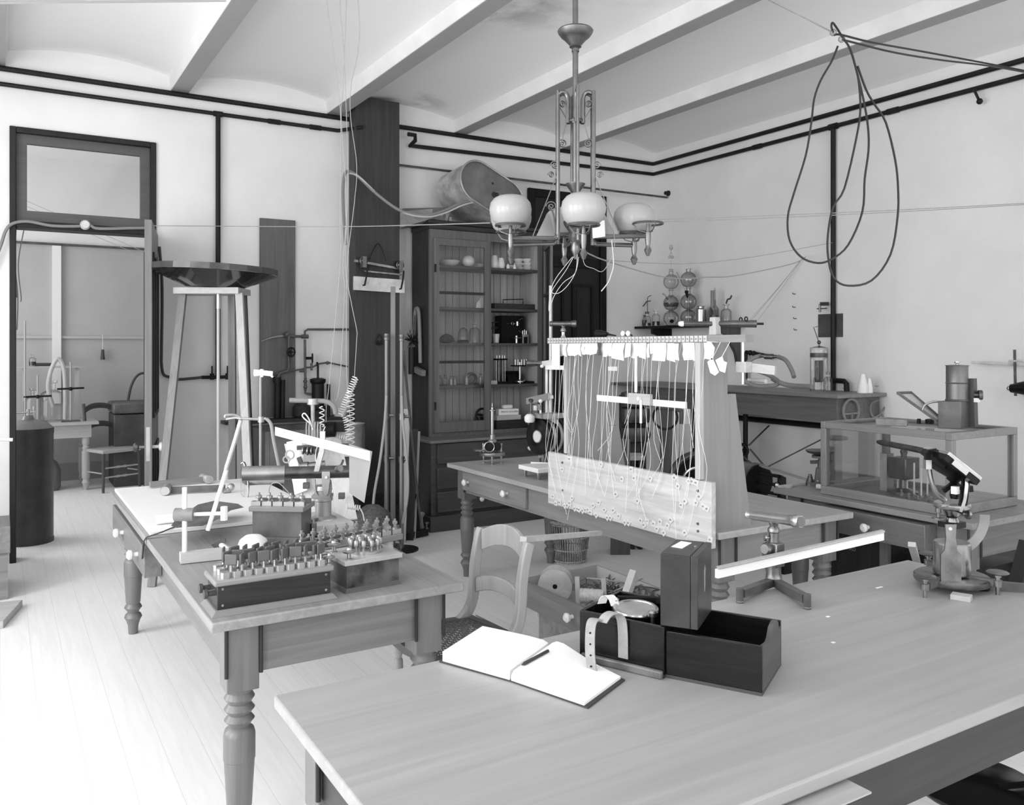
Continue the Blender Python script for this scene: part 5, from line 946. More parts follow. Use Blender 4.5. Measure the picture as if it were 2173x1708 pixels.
for (q, nm) in (([(1171, 729), (1187, 729), (1187, 783), (1171, 783)], 'lowest white tag at the left end of the rack bar'), ([(1500, 724), (1508, 725), (1516, 738), (1512, 763), (1499, 762)], 'bent white tag at the right end of the row of tags'), ([(1501, 768), (1511, 759), (1525, 790), (1517, 797), (1507, 791)], 'loose square tag hanging left of two on the near rack post'), ([(1518, 764), (1532, 756), (1535, 766), (1542, 769), (1538, 791), (1527, 787)], 'loose torn square tag hanging right of two on the near rack post')):
    pts = [atx(x, y, 2.535) for x, y in q]; ob = thing('cloth_tag', nm, 'tag', pts[0]); MB().plate(pts, .003).build('cloth', CLOTH, ob, world=True); zt_ = max(v.z for v in pts); ym = sum(v.y for v in pts) / len(pts); MB().tube([V(2.58, ym, 1.572), V(2.534, ym, zt_ - .003)], .0016, 4).build('thread', STRING, ob, world=True)
pts = [atx(x, y, 2.56) for x, y in ((1268, 726), (1275, 727), (1273, 740), (1276, 755), (1269, 754), (1271, 741))]; solo('dark_tag', MB().plate(pts, .003), SLATE, 'dark curled tag among the white tags on the rack bar', 'tag')
for i in range(11):
    y = 3.8 - i * .11; e1 = random.uniform(-.06, .06); solo('loose_thread', MB().tube([V(2.586, y, 1.57), V(2.556, y + .01, 1.4), V(2.55, y + e1 * .5, 1.2), V(2.545, y + e1, 1.0), V(2.54, y - e1, random.uniform(.6, .9))], .0010, 4, smooth=4), STRING, 'white thread hanging loose from the rack bar without a tag', 'thread', 'loose threads on the rack')
# ------------------------------------------------------------------ things mounted on the rack bar
p = atx(1195, 716, 2.615); o = V(2.615, p.y, 1.603); dd = depth(o)
t = thing('small_spyglass', 'small brass spyglass on a turned post at the left end of the rack bar', 'telescope', o); zc = over(o, 687) - 1.603
MB().lathe([(.016, 0), (.010, .012), (.010, .03), (.016, .035), (.012, .05), (.007, .055), (.012, .065), (.006, zc - .01)], (0, 0, 0), 16).build('post', BRASS, t)
MB().turn([(.011, 0), (.015, .02), (.015, .1), (.012, .11), (.0125, .8), (.017, .82), (.019, .97), (.014, 1)], atd(1166, 687, dd), atd(1223, 687, dd), 18).build('tube', DBRASS, t, world=True)
p = atx(1265, 708, 2.615); q = atx(1308, 713, 2.615); o = V(2.615, p.y, 1.603)
t = thing('wood_handled_tool', 'dark turned handle tool lying on the rack bar', 'tool', o); MB().turn([(.006, 0), (.018, .06), (.019, .25), (.012, .5), (.009, .6)], V(2.612, p.y, 1.622), V(2.612, q.y, 1.613), 14).build('handle', BLACKW[1], t, world=True); MB().cyl(V(2.612, p.y + (q.y - p.y) * .55, 1.617), V(2.612, q.y, 1.608), .006, .003, n=8).build('blade', IRON, t, world=True)
for px, nm in ((1323, 'left'), (1334, 'right')):
    p = atx(px, 710, 2.60); t = thing('white_button_terminal', 'round white button terminal on the rack bar, %s of the two' % nm, 'terminal', V(2.61, p.y, 1.603)); MB().turn([(.013, 0), (.014, .6), (.01, 1)], (-.01, 0, .014), (-.02, 0, .014), 16).build('button', PORC, t); MB().cyl((-.008, 0, .014), (.012, 0, .003), .004, n=6).build('stem', DRUBBER, t)
# scale hung in the middle
o = atx(1353, 716, 2.575); t = thing('hanging_scale', 'white scale with a wooden slider block hung from the middle of the rack bar', 'scale', V(2.575, o.y, 1.57)); dd = depth(o)
a = atx(1268, 844, 2.56); b_ = atx(1457, 849, 2.56); MB().b(2.555, b_.y, a.z - .0145, 2.563, a.y, a.z + .0145).build('scale_strip', WHITE, t, world=True)
a = atx(1338, 845, 2.55); b_ = atx(1384, 845, 2.55); MB().b(2.535, b_.y, a.z - .026, 2.554, a.y, a.z + .026).build('slider_block', PALE[1], t, world=True, bevel=.002)
c0 = atx(1360, 846, 2.53); MB().cyl(V(2.565, o.y, 1.57), V(2.565, o.y, c0.z + .0265), .007, n=8).build('hanger_rod', WHITE, t, world=True); MB().cyl(V(2.53, c0.y, c0.z - .005), V(2.53, c0.y, atx(1360, 898, 2.53).z), .006, n=8).build('lower_rod', WHITE, t, world=True); MB().turn([(.009, 0), (.009, 1)], V(2.534, c0.y + .01, c0.z), V(2.52, c0.y + .01, c0.z), 10).build('thumb_screw', PORC, t, world=True)
# long telescope in a wooden block at the near end of the bar
o = atx(1517, 712, 2.60); o = V(2.60, o.y, 1.603); dd = depth(o); s_ = dd / FPX
t = thing('long_brass_telescope', 'long brass telescope clamped in a split wooden block on the rack bar', 'telescope', o)
def q_(px, py, k=0): return atd(px, py, dd + k)
z0, z1 = 1.603, over(o, 673); MB().hexa([V(2.585, o.y - .022, z0), V(2.615, o.y - .022, z0), V(2.615, o.y + .022, z0), V(2.585, o.y + .022, z0), V(2.585, o.y - .016, z1), V(2.615, o.y - .016, z1), V(2.615, o.y + .016, z1), V(2.585, o.y + .016, z1)]).build('clamp_block', mat('block_wood', .42, .6, grain=.15, axis=2), t, world=True, bevel=.002)
MB().turn([(6 * s_, 0), (5.2 * s_, .01), (5.2 * s_, .37), (5.6 * s_, .372), (5.6 * s_, .386), (5.2 * s_, .388), (5.2 * s_, 1)], q_(1448, 687, .02), q_(1511, 687), 16).build('draw_tube', BRONZE, t, world=True)
MB().turn([(7 * s_, 0), (7.4 * s_, .3), (7.8 * s_, .32), (7.4 * s_, .34), (7.6 * s_, .62), (7.9 * s_, .97), (8.2 * s_, .98), (8.2 * s_, 1)], q_(1523, 687), q_(1605, 687, -.02), 20).build('main_tube', BRONZE, t, world=True); MB().cyl(q_(1605, 687, -.02), q_(1620, 687, -.02), 2.6 * s_, n=10).build('eye_tube', IRON, t, world=True)
MB().turn([(4 * s_, 0), (6 * s_, .5), (6 * s_, 1)], q_(1440, 687, .02), q_(1450, 687, .02), 14).build('eye_shade', ENAMEL, t, world=True)
p = q_(1572, 678); MB().ring(p, (1, 0, 0), .008, .003, 12).ring(p + V(0, -.03, .002), (1, 0, 0), .008, .003, 12).build('knob', IRON, t, world=True)
# wooden clamp arm behind the near post
o = atx(1555, 815, 2.68); dd = depth(o); t = thing('wooden_clamp_arm', 'pale wooden clamp arm on a thin rod beside the near rack post', 'clamp', V(o.x, o.y, 1.35))
zt_ = 1.571; MB().cyl(V(2.63, 2.49, zt_), V(2.63, 2.49, over(V(2.63, 2.49), 815)), .005, n=8).build('rod', STEEL, t, world=True)
zc = over(V(2.63, 2.49), 779); MB().c(2.635, 2.49, zc, .04, .055, .045).build('clamp_head', PALE[1], t, world=True, bevel=.003); MB().bar(V(2.655, 2.485, zc), V(2.70, 2.38, zc - .012), .02, .036).build('arm', BLOND[1], t, world=True)
# ------------------------------------------------------------------ small galvanometer
o = atz(1040, 985, TZ); o = V(2.86, 4.97, TZ)
t = thing('slender_galvanometer', 'slender brass galvanometer with a tall tube at the far end of the middle table', 'galvanometer', o, R(-30))
MB().lathe([(.085, .055), (.088, .06), (.088, .075), (.08, .08)], (0, 0, 0), 28).build('base_disc', BRASS, t)
for k in range(3):
    a = k * 2 * PI / 3 + .5; MB().lathe([(.014, 0), (.014, .004), (.004, .008), (.004, .03), (.007, .032), (.007, .07)], (.07 * math.cos(a), .07 * math.sin(a), 0), 12).build('levelling_foot', BRASS, t)
MB().turn([(.035, 0), (.035, 1)], (-.02, -.03, .115), (-.02, .02, .115), 20).turn([(.03, 0), (.03, 1)], (.03, -.02, .115), (.03, .03, .115), 18).build('coil', LACQ, t); MB().ring((-.02, -.031, .115), (0, 1, 0), .034, .003).build('coil_ring', BRASS, t)
MB().lathe([(.03, .145), (.03, .155), (.018, .165), (.018, .195), (.021, .197), (.0105, .20), (.0105, .355), (.022, .358), (.022, .362), (.008, .365), (.008, .38), (.003, .385), (.002, .41)], (0, 0, 0), 18).build('suspension_tube', BRASS, t)
for x in (-.06, .06): MB().lathe([(.008, .08), (.008, .12), (.011, .122), (.011, .132), (.004, .135)], (x, .03, 0), 12).build('terminal', BRASS, t)
MB().bar((-.12, -.05, .095), (-.05, -.03, .095), .05, .01).build('magnifier_shelf', BRASS, t)
# ------------------------------------------------------------------ large coil galvanometer
o = V(2.84, 4.33, TZ); t = thing('coil_galvanometer', 'large galvanometer of dark ringed coils on a white slab beside the slender one', 'galvanometer', o, 0)
def g_(px, py): return atd(px, py, depth(V(2.86, 4.36)))
MB().b(-.13, -.16, .045, .20, .06, .072).build('marble_slab', WHITE, t, bevel=.003)
for x, y in ((-.1, -.12), (-.1, .03), (.15, -.12), (.15, .03)): MB().lathe([(.009, 0), (.011, .005), (.013, .045)], (x, y, 0), 12).build('foot', BRASS, t)
C0 = g_(1141, 926); ax = (V(RT[0], RT[1], 0) * .80 + V(FW[0], FW[1], 0) * .60).normalized(); rr = .115
def disc(r, k0, k1, name, m): MB().turn([(r * .98, 0), (r, .08), (r, .92), (r * .98, 1)], C0 + ax * k0, C0 + ax * k1, 36).build(name, m, t, world=True)
disc(rr, 0, .022, 'coil_face', LACQ); disc(rr * .93, .0221, .04, 'coil_winding', BLACK); disc(rr * .97, .0401, .062, 'pale_ring', mat('ring_metal', .35, .4, .5)); disc(rr * .90, .0621, .10, 'coil_winding', BLACK); disc(rr * .96, .1001, .118, 'pale_ring', bpy.data.materials['ring_metal']); disc(rr, .1181, .15, 'coil_back', LACQ)
MB().turn([(.038, 0), (.036, 1)], C0 - ax * .0005, C0 - ax * .006, 22).build('window_disc', mat('window_disc', .6, .35), t, world=True); MB().ring(C0 - ax * .004, ax, .038, .004, 24).build('window_ring', BRASS, t, world=True)
cl = C0 - V(0, 0, rr); MB().cyl(V(cl.x, cl.y, TZ + .072) + ax * .05, cl + ax * .05 + V(0, 0, .01), .028, n=12).build('coil_support', BRONZE, t, world=True); MB().tube([C0 + ax * .02 + V(0, 0, -rr), C0 + ax * .09 + V(0, 0, -rr - .025), C0 + ax * .16 + V(0, 0, -rr + .01), C0 + ax * .19 + V(0, 0, -.02), C0 + ax * .19 + V(0, 0, .06), C0 + ax * .12 + V(0, 0, rr)], .02, 8, smooth=4).build('magnet_arc', mat('arc_metal', .4, .4, .6), t, world=True)
tp0 = C0 + V(0, 0, rr)
MB().b(-.02, -.05, tp0.z - TZ, .14, .05, tp0.z - TZ + .03).build('top_stage', BRASS, t)
pA = g_(1127, 880); MB().turn([(.012, 0), (.012, .2), (.008, .22), (.008, .8), (.014, .82), (.016, .95), (.008, 1)], V(pA.x, pA.y, g_(1127, 882).z), g_(1127, 846), 14).bar(g_(1121, 876), g_(1143, 878), .02, .012).build('dark_post', BRONZE, t, world=True)
MB().turn([(.010, 0), (.010, .35), (.02, .37), (.02, .42), (.008, .45), (.008, .85), (.002, 1)], V(*g_(1147, 893)), g_(1147, 855), 14).build('brass_post', BRASS, t, world=True); MB().ball(g_(1147, 851), .013, 14).build('white_knob', PORC, t, world=True)
MB().lathe([(.03, 0), (.032, .03), (.025, .035), (.001, .036)], g_(1139, 870) - V(*o), 18).build('cap', BRASS, t)
MB().lathe([(.026, 0), (.033, .01), (.033, .035), (.02, .05), (.012, .052)], g_(1124, 896) - V(*o), 18, True).build('porcelain_cup', PORC, t)
MB().plate([g_(x, y) for x, y in ((1146, 883), (1176, 878), (1185, 895), (1196, 925), (1190, 950), (1180, 930), (1165, 905), (1148, 893))], .02).build('side_plate', TIN, t, world=True)
MB().bar(g_(1126, 985), g_(1170, 987), .01, .03).build('rear_slab', WHITE, t, world=True)
# reading telescope and scale on twin rods behind the big galvanometer
o = V(3.05, 4.55, TZ); dd = depth(o)
def h_(px, py, k=0): return atd(px, py, dd + k)
t = thing('twin_rod_telescope', 'reading telescope with a white scale on twin pale rods behind the coil galvanometer', 'telescope', o); s_ = dd / FPX
for px in (1160, 1168): b0 = h_(px, 880); MB().cyl(V(b0.x, b0.y, TZ), V(b0.x, b0.y, h_(px, 606 if px > 1165 else 766).z), 3 * s_, n=10).build('rod', ENAMEL, t, world=True)
b0 = h_(1164, 985); MB().lathe([(.07, 0), (.07, .012), (.03, .03)], V(b0.x, b0.y, TZ) - o, 18).build('base', IRONG, t)
MB().turn([(6.6 * s_, 0), (6.6 * s_, .48), (5.6 * s_, .5), (5.6 * s_, 1)], h_(1116, 771, -.02), h_(1155, 771), 16).build('telescope_tube', DBRASS, t, world=True); MB().bar(h_(1150, 772), h_(1173, 769), .05, .035).build('clamp', ENAMEL, t, world=True); MB().ball(h_(1150, 777, -.04), .012).build('clamp_screw', PORC, t, world=True)
MB().hexa([h_(1157, 784, -.03), h_(1310, 787, -.03), h_(1310, 787, -.02), h_(1157, 784, -.02), h_(1157, 775, -.03), h_(1310, 778, -.03), h_(1310, 778, -.02), h_(1157, 775, -.02)]).build('scale_strip', WHITE, t, world=True)
MB().hexa([h_(1117, 858, -.02), h_(1166, 848, -.02), h_(1166, 848, 0), h_(1117, 858, 0), h_(1116, 845, -.02), h_(1166, 833, -.02), h_(1166, 833, 0), h_(1116, 845, 0)]).build('side_card', mat('grey_side_card', .22, .6), t, world=True); MB().bar(h_(1152, 844), h_(1174, 842), .03, .02).build('clamp', ENAMEL, t, world=True)

# ================================================================== FLOOR BESIDE THE MIDDLE TABLE
def cane_chair(o, rz):
    """seat centre at o, facing local -X"""
    t = thing('cane_chair', 'blond cane seat chair with a curved crest rail between left table and drawer box', 'chair', o, rz); S = .45; m = mat('honey_wood', .34, .3, grain=.14, axis=2)
    sh = [(-.21, -.19), (-.23, 0), (-.21, .19), (-.05, .205), (.17, .165), (.185, 0), (.17, -.165), (-.05, -.205)]
    mb = MB(); inn = [(x * .84, y * .82) for x, y in sh]; k = len(sh); vs = [(x, y, S - .03) for x, y in sh] + [(x, y, S - .03) for x, y in inn] + [(x, y, S) for x, y in sh] + [(x, y, S) for x, y in inn]; fs = []
    for i in range(k):
        j = (i + 1) % k; fs += [(i, j, 2 * k + j, 2 * k + i), (2 * k + i, 2 * k + j, 3 * k + j, 3 * k + i), (k + j, k + i, 3 * k + i, 3 * k + j), (j, i, k + i, k + j)]
    mb.add(vs, fs).build('seat_frame', mat('seat_frame_wood', .09, .35, grain=.2, axis=0), t)
    mb = MB()
    for i in range(23):
        c = -.19 + i * .0175
        mb.bar((c, -.168, S - .008), (c, .168, S - .008), .004, .002); cy = -.19 + i * .0175
        if abs(cy) < .17: mb.bar((-.19, cy, S - .010), (.155, cy, S - .010), .004, .002)
    for i in range(-9, 12):
        a = i * .035; 
        for sg in (-1, 1):
            p = V(-.19, a * 1.0 - .02, S - .006); d = V(.34, sg * .34, 0); pts = [p + d * k_ / 24 for k_ in range(25)]; pts = [q for q in pts if abs(q.y) < .165]
            if len(pts) > 1: mb.bar(pts[0], pts[-1], .004, .002)
    mb.build('cane_seat', mat('cane', .13, .5), t)
    for y in (-.165, .165):
        MB().band([(.05, y, .40), (.13, y, .445), (.172, y, .50), (.185, y, .58), (.19, y, .66), (.21, y, .76), (.225, y, .80)], .030, .042, (0, 1, 0), smooth=4).build('back_post', m, t, bevel=.006)
    MB().band([(.215, -.15, .755), (.235, -.08, .785), (.245, 0, .795), (.235, .08, .785), (.215, .15, .755)], .085, .018, (0, 0, 1), smooth=4).build('crest_rail', m, t, bevel=.004)
    MB().band([(.187, -.15, .575), (.205, -.08, .595), (.212, 0, .60), (.205, .08, .595), (.187, .15, .575)], .06, .016, (0, 0, 1), smooth=4).build('back_slat', m, t, bevel=.004)
    for x, y in ((-.17, -.155), (-.17, .155)): MB().lathe([(.013, 0), (.017, .08), (.014, .2), (.02, .22), (.016, .24), (.02, .26), (.018, .34), (.013, .35), (.018, .37), (.016, .42)], (x, y, 0), 12).build('leg', m, t)
    for y in (-.15, .15): MB().cyl((.17, y * 1.05, 0), (.13, y, .42), .014, .018, n=10).build('leg', m, t)
    for y in (-.15, .15): MB().cyl((-.17, y, .2), (.155, y, .2), .009, n=8).build('stretcher', m, t)
    MB().cyl((-.17, -.15, .17), (-.17, .15, .17), .010, n=8).build('stretcher', m, t)
    return t
cane_chair((1.50, 2.88, 0), R(4))
o = atz(1212, 1192, 0); t = thing('waste_basket', 'woven wicker waste basket behind the middle table', 'basket', o + V(-.0, .02, 0)); hb = .30; rb, rt_ = .115, .155
mb = MB(); MB().lathe([(rb, 0), (rb, .012), (.001, .013)], (0, 0, 0), 24).build('bottom', STRAW, t); mb = MB()
for i in range(44):
    a = 2 * PI * i / 44; mb.cyl((rb * math.cos(a), rb * math.sin(a), .01), (rt_ * math.cos(a + .03), rt_ * math.sin(a + .03), hb), .0045, n=5)
wo = mb.build('wicker_stakes', mat('wicker', .26, .7, mottle=.3, mscale=30), t); wo['kind'] = 'stuff'
for z in (.02, .1, .19, .28): MB().ring((0, 0, z), (0, 0, 1), rb + (rt_ - rb) * z / hb + .004, .005, 32).build('wicker_hoop', STRAW, t)
MB().ring((0, 0, hb), (0, 0, 1), rt_ + .004, .012, 32, 7).build('rim', STRAW, t)
solo('folded_card', MB().plate([o + V(-.08, 0, .2), o + V(.04, -.05, .2), o + V(.02, -.02, .36), o + V(-.09, .03, .37)], .004), CARD, 'white folded card sticking out of the waste basket', 'card'); solo('grey_folder', MB().plate([o + V(.0, .04, .2), o + V(.12, .0, .2), o + V(.12, .02, .34), o + V(.0, .06, .36)], .006), mat('folder', .25, .7), 'grey folder sticking out of the waste basket', 'folder')
# open drawer of wire on a low box
t = thing('drawer_tray', 'open wooden drawer with a white knob, full of wire, on the floor beside the chair', 'drawer', (2.43, 3.26, .28)); z0, z1 = .28, .40; y0, y1, x0, x1 = 2.93, 3.58, 2.20, 2.70
MB().b(x0 + .02, y0 + .012, z0, x1, y1 - .012, z0 + .01).build('bottom', PALE[0], t, world=True); MB().b(x0, y0, z0, x0 + .02, y1, z1).build('front_panel', OAK[1], t, world=True, bevel=.002); MB().b(x0 + .0202, y0, z0, x1, y0 + .012, z1).build('side', BLOND[0], t, world=True); MB().b(x0 + .0202, y1 - .012, z0, x1, y1, z1).build('side', BLOND[0], t, world=True); MB().b(x1 - .012, y0 + .0122, z0 + .0102, x1, y1 - .0122, z1).build('back', PALE[1], t, world=True)
MB().turn([(.010, 0), (.008, .35), (.02, .55), (.022, .8), (.012, 1)], (x0, 3.10, .34), (x0 - .045, 3.10, .34), 14).build('knob', PORC, t, world=True)
solo('low_box', MB().b(2.28, 3.0, 0, 2.66, 3.5, .279), CRATE[0], 'low rough box holding up the drawer of wire', 'box')
def reel(c, ax, r, w_, label, m):
    ax = Vector(ax).normalized(); t = thing('wire_reel', label, 'reel', (c[0], c[1], c[2] - r)); c = Vector(c)
    for s_ in (-1, 1): MB().cyl(c + ax * (s_ * w_ / 2 - .005), c + ax * (s_ * w_ / 2 + .005), r, n=28).build('flange', m, t, world=True)
    MB().cyl(c - ax * (w_ / 2 - .006), c + ax * (w_ / 2 - .006), r * .62, n=20).build('wire_winding', mat('reel_wire', .3, .5, mottle=.3, mscale=60), t, world=True); MB().cyl(c - ax * (w_ / 2 + .006), c - ax * (w_ / 2 + .0055), .012, n=10).build('axle_hole', BLACK, t, world=True)
reel((2.36, 3.47, z0 + .01 + .085), (.62, .78, 0), .085, .085, 'large blond wire reel at the far corner of the drawer', BLOND[0]); 
c = V(2.42, 3.25, .36); t = thing('stick_reel', 'winding of pale wire on two upright sticks in the drawer', 'reel', V(2.42, 3.25, .291))
for s_ in (-1, 1): MB().bar(V(2.42 + .045 * s_, 3.25 - .045 * s_, .291), V(2.41 + .045 * s_, 3.25 - .045 * s_, .45), .022, .012, (.7, .7, 0)).build('stick', PALE[2], t, world=True)
MB().cyl(V(2.38, 3.29, .36), V(2.46, 3.21, .36), .035, n=18).build('wire_winding', mat('pale_winding', .5, .5, mottle=.2, mscale=80), t, world=True)
mb = MB()
for k in range(9): mb.ring(V(2.31 + random.uniform(-.006, .006), 3.05 + random.uniform(-.006, .006), .297 + k * .0085), (random.uniform(-.06, .06), random.uniform(-.06, .06), 1), .072 - .002 * (k % 3), .0048, 26, 5)
o = solo('wire_coil', mb, mat('coil_wire', .14, .45), 'neat coil of dark wire behind the drawer front', 'coil')
mb = MB()
for i in range(60):
    p = V(random.uniform(2.48, 2.67), random.uniform(2.98, 3.4), .296); pts = [p]
    for k in range(4): pts.append(V(min(2.68, max(2.36, pts[-1].x + random.uniform(-.08, .08))), min(3.5, max(2.96, pts[-1].y + random.uniform(-.08, .08))), random.uniform(.296, .40)))
    mb.tube(pts, .003, 4, smooth=4)
o = solo('wire_tangle', mb, mat('tangle_wire', .12, .6), 'tangle of loose wire filling the back of the drawer', 'wire'); o['kind'] = 'stuff'
mb = MB().ring(V(2.55, 3.3, .40), (.3, .2, 1), .10, .004, 26, 5).ring(V(2.6, 3.22, .39), (-.2, .5, 1), .09, .003, 26, 5); solo('loose_wire_rings', mb, WIREG, 'loose springy wire loops above the tangle in the drawer', 'wire')
p0 = V(2.30, 2.98, .30); p1 = V(2.72, 3.02, .56); a = atd(1345, 1162, 3.75); b_ = atd(1293, 1268, 3.55)
solo('leaning_plank', MB().bar(V(a.x, a.y, min(a.z, .545)), V(b_.x, b_.y, .30), .07, .03, (RT[0], RT[1], .3)), PALE[2], 'short plank leaning from the drawer up under the middle table edge', 'plank', bevel=.002)
o = atd(1385, 1240, 3.35); solo('brick_block', MB().c(o.x + .05, o.y, .0 + .24, .16, .10, .48), mat('rough_block', .34, .8, mottle=.2, mscale=18), 'rough pale block standing behind the tall instrument box', 'block', bevel=.004)
a = atd(1132, 1147, 3.05); q0 = V(1.72, 2.75, over(V(1.72, 2.75), 1147)); q1 = atd(1272, 1131, 3.95)
solo('long_lath', MB().bar(q0 + V(0, 0, .005), V(q1.x, q1.y, q1.z), .028, .02), PALE[0], 'long thin lath resting on the chair crest and pointing to the rack board', 'lath')
o = atz(1180, 1335, 0); solo('leaning_board', MB().plate([V(*atz(1145, 1272, .02)), V(*atz(1220, 1345, .02)), V(*atz(1195, 1345, .02)), V(*atz(1140, 1300, .02))], .02), PALE[0], 'pale strip of board on the floor under the drawer', 'board')

# ================================================================== FOREGROUND TABLE
FT = lab_table('broad worn table in the foreground carrying the open book', .53, 1.035, 2.88, 1.915, [('s', .62, 1.385, .085, (.85,))], m_top=woods('front_table_top', .34, .10, .45, bump=.05, gscale=.7), m_ap=woods('front_apron', .028, .3, .45), grain=0)
def zt(px, py, z=TZ): return atz(px, py, z)
dz = next(c for c in FT.children if c.name.startswith('drawer')); MB().b(.62, .993, .7202, 1.385, 1.08, .7245).build('edge_gleam', BLOND[0], dz, world=True, bevel=.001)  # pale strip imitates light reflected off the drawer's top edge
# open note book
t = thing('open_notebook', 'open blank notebook lying on the foreground table', 'book', zt(1085, 1446)); bm_ = PAPER
A, Bn, Bf, LF, RF, RN = [zt(*p) for p in ((935, 1405), (1083, 1447), (1165, 1386), (1020, 1349), (1322, 1446), (1245, 1503))]
nz = V(0, 0, 1)
cov = MB(); cov.slab([A - V(.004, 0, 0), Bn, Bf, LF], TZ + .0005, TZ + .004); cov.slab([Bn, RN + V(.0, -.005, 0), RF + V(.006, 0, 0), Bf], TZ + .0005, TZ + .004); cov.build('cover', mat('book_cover', .04, .6), t, world=True)
def page_block(n0, f0, n1, f1, prof, name):
    """pages between the gutter edge n0-f0 and the fore edge n1-f1; prof: (fraction, height)"""
    vs = []; fs = []; k = len(prof)
    for fr, h in prof:
        for a, b_ in ((n0, n1), (f0, f1)):
            p = lerp(a, b_, fr); vs += [V(p.x, p.y, TZ + .0042), V(p.x, p.y, TZ + .0042 + h)]
    for i in range(k - 1):
        a = 4 * i; fs += [(a + 1, a + 5, a + 7, a + 3), (a, a + 4, a + 5, a + 1), (a + 2, a + 3, a + 7, a + 6), (a, a + 2, a + 6, a + 4)]
    fs += [(0, 1, 3, 2), (4 * k - 4, 4 * k - 2, 4 * k - 1, 4 * k - 3)]
    MB().add(vs, fs).build(name, bm_, t, world=True)
page_block(Bn, Bf, lerp(Bn, A, .97), lerp(Bf, LF, .97), [(.01, .022), (.08, .027), (.3, .028), (.7, .026), (1, .024)], 'left_pages')
page_block(Bn, Bf, lerp(Bn, RN, .97), lerp(Bf, RF, .97), [(.01, .012), (.05, .026), (.12, .034), (.22, .035), (.4, .026), (.65, .014), (1, .006)], 'right_pages')
p0 = zt(1107, 1411, TZ + .042); p1 = zt(1163, 1381, TZ + .042)
solo('pencil', MB().turn([(.001, 0), (.004, .09), (.0042, .1), (.0042, 1)], p0, p1, 6), mat('pencil_paint', .05, .4), 'dark pencil lying in the gutter of the open notebook', 'pencil')

# compass case: lower half, lid lying beside it, tall box across the joint
u = V(.5, -.866, 0); v = V(.885, .466, 0); u.normalize(); v.normalize()
A0 = zt(1230, 1397); A1 = zt(1409, 1440); u = (A1 - A0).normalized(); v = V(-u.y, u.x, 0); LW = (A1 - A0).length; DW = .215; HW = .122; rz = math.atan2(u.y, u.x)
bwood = mat('ebonised_wood', .008, .25, grain=.5, axis=0, spec=.3); inw = mat('case_inside', .04, .5, grain=.3, axis=0)
t = thing('compass_case', 'black varnished instrument case holding a round compass beside the strap', 'case', A0, rz)
def tray(t, L_, D_, H_, m, mi, scall=False):
    w_ = .010
    MB().b(0, 0, 0, L_, D_, .008).build('bottom', mi, t); MB().b(0, 0, .0081, L_, w_, H_).build('side', m, t, bevel=.0015); MB().b(0, D_ - w_, .0081, L_, D_, H_).build('side', m, t, bevel=.0015); MB().b(0, w_ + .0001, .0081, w_, D_ - w_ - .0001, H_).build('end_panel', m, t)
    if not scall: MB().b(L_ - w_, w_ + .0001, .0081, L_, D_ - w_ - .0001, H_).build('end_panel', m, t)
    else:
        pts = [(.0101, .0081), (D_ - .0101, .0081), (D_ - .0101, H_ - .012), (D_ * .86, H_ - .012), (D_ * .84, H_ + .004), (D_ * .76, H_ + .014), (D_ * .64, H_ + .018), (D_ * .5, H_ + .012), (D_ * .42, H_ - .006), (D_ * .34, H_ - .012), (.0101, H_ - .004)]
        MB().plate([(L_ - w_, y, z) for y, z in pts], w_).build('scalloped_end', MIDW[1], t)
tray(t, LW, DW, HW, bwood, inw)
MB().b(.01, -.014, 0, LW, -.0005, .02).build('base_moulding', mat('worn_lacquer', .10, .3, mottle=.6, mscale=9), t, bevel=.004)
T2 = thing('case_lid', 'black open topped case lid with a scalloped end lying right of the compass', 'lid', zt(1413, 1438), math.atan2((zt(1617, 1478) - zt(1413, 1438)).y, (zt(1617, 1478) - zt(1413, 1438)).x)); LW2 = (zt(1617, 1478) - zt(1413, 1438)).length
tray(T2, LW2, DW, .112, bwood, mat('lid_inside', .05, .5, grain=.3, axis=0), True)
# compass in the case
c0 = zt(1349, 1292, TZ + .118); t = thing('gimbal_compass', 'round brass rimmed compass dial in black gimbals inside the case', 'compass', V(c0.x, c0.y, TZ + .0085)); cc = Vector((0, 0, 0))
tl = V(-.03, -.05, 1).normalized(); up = V(0, 0, .110)
MB().turn([(.050, 0), (.055, .5), (.055, 1)], up - tl * .05, up, 32).build('bowl', LACQ, t); MB().ring(up, tl, .0535, .0055, 40, 8).build('brass_rim', BRASS, t); MB().turn([(.050, 0), (.050, 1)], up + tl * .0005, up + tl * .002, 32).build('dial_face', mat('dial_card', .36, .35, mottle=.2, mscale=14), t)
MB().cyl(V(0, 0, 0), up - tl * .05, .03, n=18).build('pedestal', BLACK, t)
for s_, z in ((-1, .112), (1, .108)):
    p = u * (s_ * .062) + v * (-.03 if s_ > 0 else .0) + V(0, 0, z); MB().lathe([(.006, -.02), (.006, 0), (.013, .003), (.013, .012), (.008, .016)], p, 16).build('knob', BRASS, t)
MB().bar(u * -.07 + v * .035 + V(0, 0, .115), u * .02 + v * .085 + V(0, 0, .115), .018, .014).bar(u * .02 + v * .085 + V(0, 0, .115), u * .07 + v * .085 + V(0, 0, .115), .018, .014).build('gimbal_arm', BLACK, t)
a = zt(1290, 1277, TZ + .13); solo('curled_label', MB().band([a + V(-.012, .01, -.005), a + V(-.006, .006, .012), a + V(.005, .0, .016), a + V(.013, -.006, .004), a + V(.016, -.01, -.01)], .024, .001, u * .6 + v * .8, smooth=3), PAPER, 'curled white paper label behind the compass', 'label')
